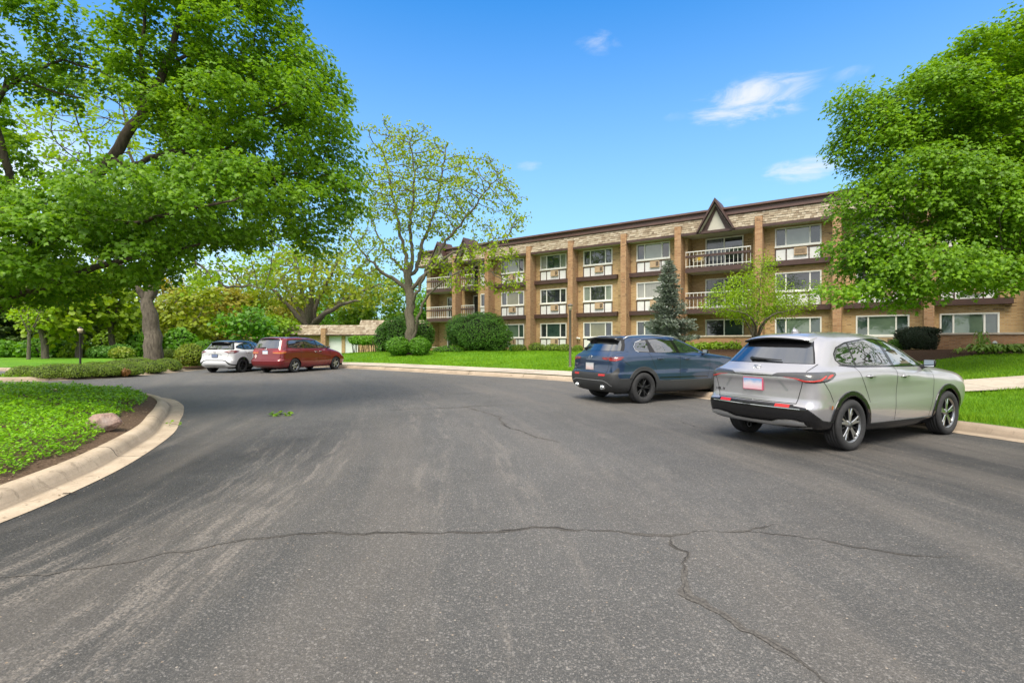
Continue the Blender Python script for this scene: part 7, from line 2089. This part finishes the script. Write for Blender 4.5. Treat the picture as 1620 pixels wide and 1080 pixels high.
p,n=B.rear(.60,.80,.004); m=MB(); m.add([(-.075,0,0),(0,-.10,0),(.075,0,0),(0,.10,0)],[(0,1,2,3)],0); m.add([(-.035,0,.002),(0,-.045,.002),(.035,0,.002),(0,.045,.002)],[(0,1,2,3)],1); o=m.build('diamond_sticker',[M_WHITE,simple('sticker_red',(.55,.08,.07),.5)],ODY); o.data.transform(frame_at(p,n))
p,n=B.rear(.80,.81,.004); m=MB(); m.add([(-.07,-.075,0),(.07,-.075,0),(.07,.075,0),(-.07,.075,0)],[(0,1,2,3)],0); m.add([(-.045,-.05,.002),(.045,-.05,.002),(.045,.05,.002),(-.045,.05,.002)],[(0,1,2,3)],1); o=m.build('square_sticker',[simple('sticker_grey',(.42,.42,.42),.5),simple('sticker_dark',(.16,.16,.17),.5)],ODY); o.data.transform(frame_at(p,n))

# ---------------- white compact SUV
rows=[(.24,.34,.70,.77,.70,3.95,.05,.3,.25,.4,.25),
 (.29,.15,.78,.84,.76,4.12,.07,.3,.24,.4,.22),
 (.37,.05,.83,.872,.82,4.22,.08,.3,.24,.42,.20),
 (.50,.0,.855,.88,.85,4.27,.085,.3,.24,.42,.20),
 (.60,.01,.862,.88,.86,4.29,.085,.3,.24,.42,.20),
 (.66,.05,.862,.878,.862,4.295,.09,.3,.25,.42,.2),
 (.80,.075,.862,.876,.86,4.27,.10,.3,.26,.42,.21),
 (.92,.07,.860,.882,.85,4.18,.10,.34,.27,.5,.22),
 (1.00,.06,.852,.882,.83,3.95,.10,.38,.29,.55,.23),
 (1.06,.085,.825,.868,.79,3.65,.12,.38,.31,.5,.25),
 (1.11,.145,.79,.835,.75,3.36,.13,.32,.33,.4,.28),
 (1.18,.21,.75,.795,.71,3.14,.14,.28,.34,.32,.3),
 (1.30,.31,.705,.745,.67,2.84,.14,.26,.35,.28,.31),
 (1.42,.415,.65,.69,.62,2.52,.14,.24,.35,.26,.33),
 (1.49,.475,.60,.64,.57,2.34,.14,.22,.35,.26,.34),
 (1.54,.56,.52,.57,.50,2.16,.13,.2,.33,.26,.38),
 (1.575,.80,.38,.45,.38,1.92,.12,.2,.3,.26,.43),
 (1.59,1.1,.18,.25,.18,1.65,.1,.1,.2,.2,.5),
 (1.593,1.3,.02,.04,.02,1.42,.02,.02,.04,.04,.5)]
def kk_bumper(B,RA):
    prof=np.array([(0,.635),(.45,.635),(.60,.61),(.80,.46),(.95,.42),(1.6,.42)])
    p2=np.array([(0,.60),(.44,.60),(.57,.57),(.72,.42),(.95,.36),(1.6,.36)])
    return lambda V,S,N: np.maximum(np.maximum(V[:,2]-np.interp(S,prof[:,0],prof[:,1]), np.interp(S,p2[:,0],p2[:,1])-V[:,2]), V[:,0]-.05)
kk=dict(zs=.98,paint=WHITEP,tyre_r=.332,tyre_w=.21,rim_r=.222,rim='ten',spoke=M_ALLOYD,arch_r=.375,clad_r=.45,halfw=.88,track=.77,
 glass=[(2.95,1.085),(2.18,1.452),(1.85,1.482),(1.3,1.470),(.95,1.42),(.62,1.30),(.55,1.22),(1.0,1.13)],
 panes=[[(2.84,1.105),(2.16,1.437),(1.95,1.460),(2.02,1.115)],[(1.92,1.12),(1.85,1.462),(1.3,1.45),(1.08,1.425),(1.12,1.142)],[(1.02,1.155),(.99,1.405),(.70,1.30),(.66,1.24)]],
 pane_owner=[0,1,None],
 rear_trim=[(-1,1.125),(.755,1.12),(.68,1.28),(.585,1.465),(.4,1.515),(-1,1.525)],rear_glass=[(-1,1.132),(.72,1.13),(.65,1.28),(.565,1.435),(-1,1.45)],
 screen=[(-1,1.12),(.66,1.12),(.60,1.30),(.52,1.48),(-1,1.5)],screen_x=2.2,
 roof=lambda V,S,N: np.maximum(1.455-V[:,2]+.0*V[:,0], -1.0+0*V[:,0]),roof_mat=M_BLKG,
 doors=[[(1.96,1.12),(1.94,.42),(2.86,.42),(2.95,.7),(2.98,1.08)],[(1.05,1.14),(1.12,.95),(1.26,.72),(1.34,.42),(1.93,.42),(1.95,1.12)]],
 handles=[(2.15,.97),(1.28,.99)],handle_mat=WHITEP,
 sill=[(1.1,0),(1.1,.42),(3.0,.41),(3.0,0)],bumper=kk_bumper,bumper_mat=M_BLKP,clad_mat=M_BLKP,
 sz=[('tail_light',[(.46,1.03),(.5,1.055),(.75,1.085),(.95,1.10),(1.25,1.06),(1.22,1.03),(1.06,.985),(.92,.95),(.72,.95),(.62,.99)],['body']),('tl_clear',[(.68,.985),(.88,.965),(.96,.985),(.9,1.02),(.72,1.015)],['tail_light']),('tail_band',[(-.1,1.035),(.47,1.03),(.5,1.052),(-.1,1.055)],['body'])],
 szparts=[('tail_light','tail_light',M_REDD,.006),('tl_clear','reversing_light',M_CLR,.008)],szboth=[('tail_band','tail_band',M_REDD,.002)],
 seams=[('side',[(1.955,1.11),(1.937,.43)]),('side',[(2.97,1.07),(2.94,.7),(2.86,.43)]),('side',[(1.04,1.13),(1.12,.95),(1.24,.75)]),('rear',[(.72,1.12),(.68,.95),(.60,.67)]),('rear',[(0,.66),(.61,.66)])],
 mirror=(2.82,1.08))
KCK,B=build_car('parked_car','white compact SUV with black roof, farthest left of the parked cars',rows,kk,(-13.95,24.75,0),azr(9),.88,2.62,CG,190,115)
ra=.88
spoiler(B,KCK,.30-ra,1.505,.54,.62-ra,.50,M_BLKG,M_BLKG,.05)
plate(B,KCK,.83,.30,.15,mat_plate('blue_plate',(.08,.12,.24),(.20,.24,.36),(.10,.12,.20)),M_BLKP,.02)
for sg in (1,-1):
    skid(B,KCK,[(0,.42),(.35,.42),(.55,.40)],[(0,.31),(.35,.31),(.55,.33)],.022,M_SILVP,'skid_plate',sg)
    mm=MB(); mm.tube([B.top(x-ra,sg*.50,.0)[0]+np.array((0,0,.03)) for x in np.linspace(.80,2.0,9)],.013,8); mm.build('roof_rail',M_BLKP,KCK)
    strip_along(B,[(.28,.905),(.34,.87)],.02,.002,M_BLKP,KCK,'plate_recess_edge','rear',sg)
strip_along(B,[(0,.915),(.30,.91)],.018,.002,M_SILVP,KCK,'plate_bar','rear',1); strip_along(B,[(0,.915),(.30,.91)],.018,.002,M_SILVP,KCK,'plate_bar','rear',-1)
wiper(B,KCK,.0,.35,1.16,1.165)
p,n=B.rear(.0,1.0,.004); E=frame_at(p,n); m=MB(); m.tube([(.042*math.cos(a),.042*math.sin(a),.002) for a in np.linspace(0,6.283,20)],.005,6); m.box((-.055,-.009,.0),(.055,.009,.006)); o=m.build('emblem',M_CHROME,KCK); o.data.transform(E)
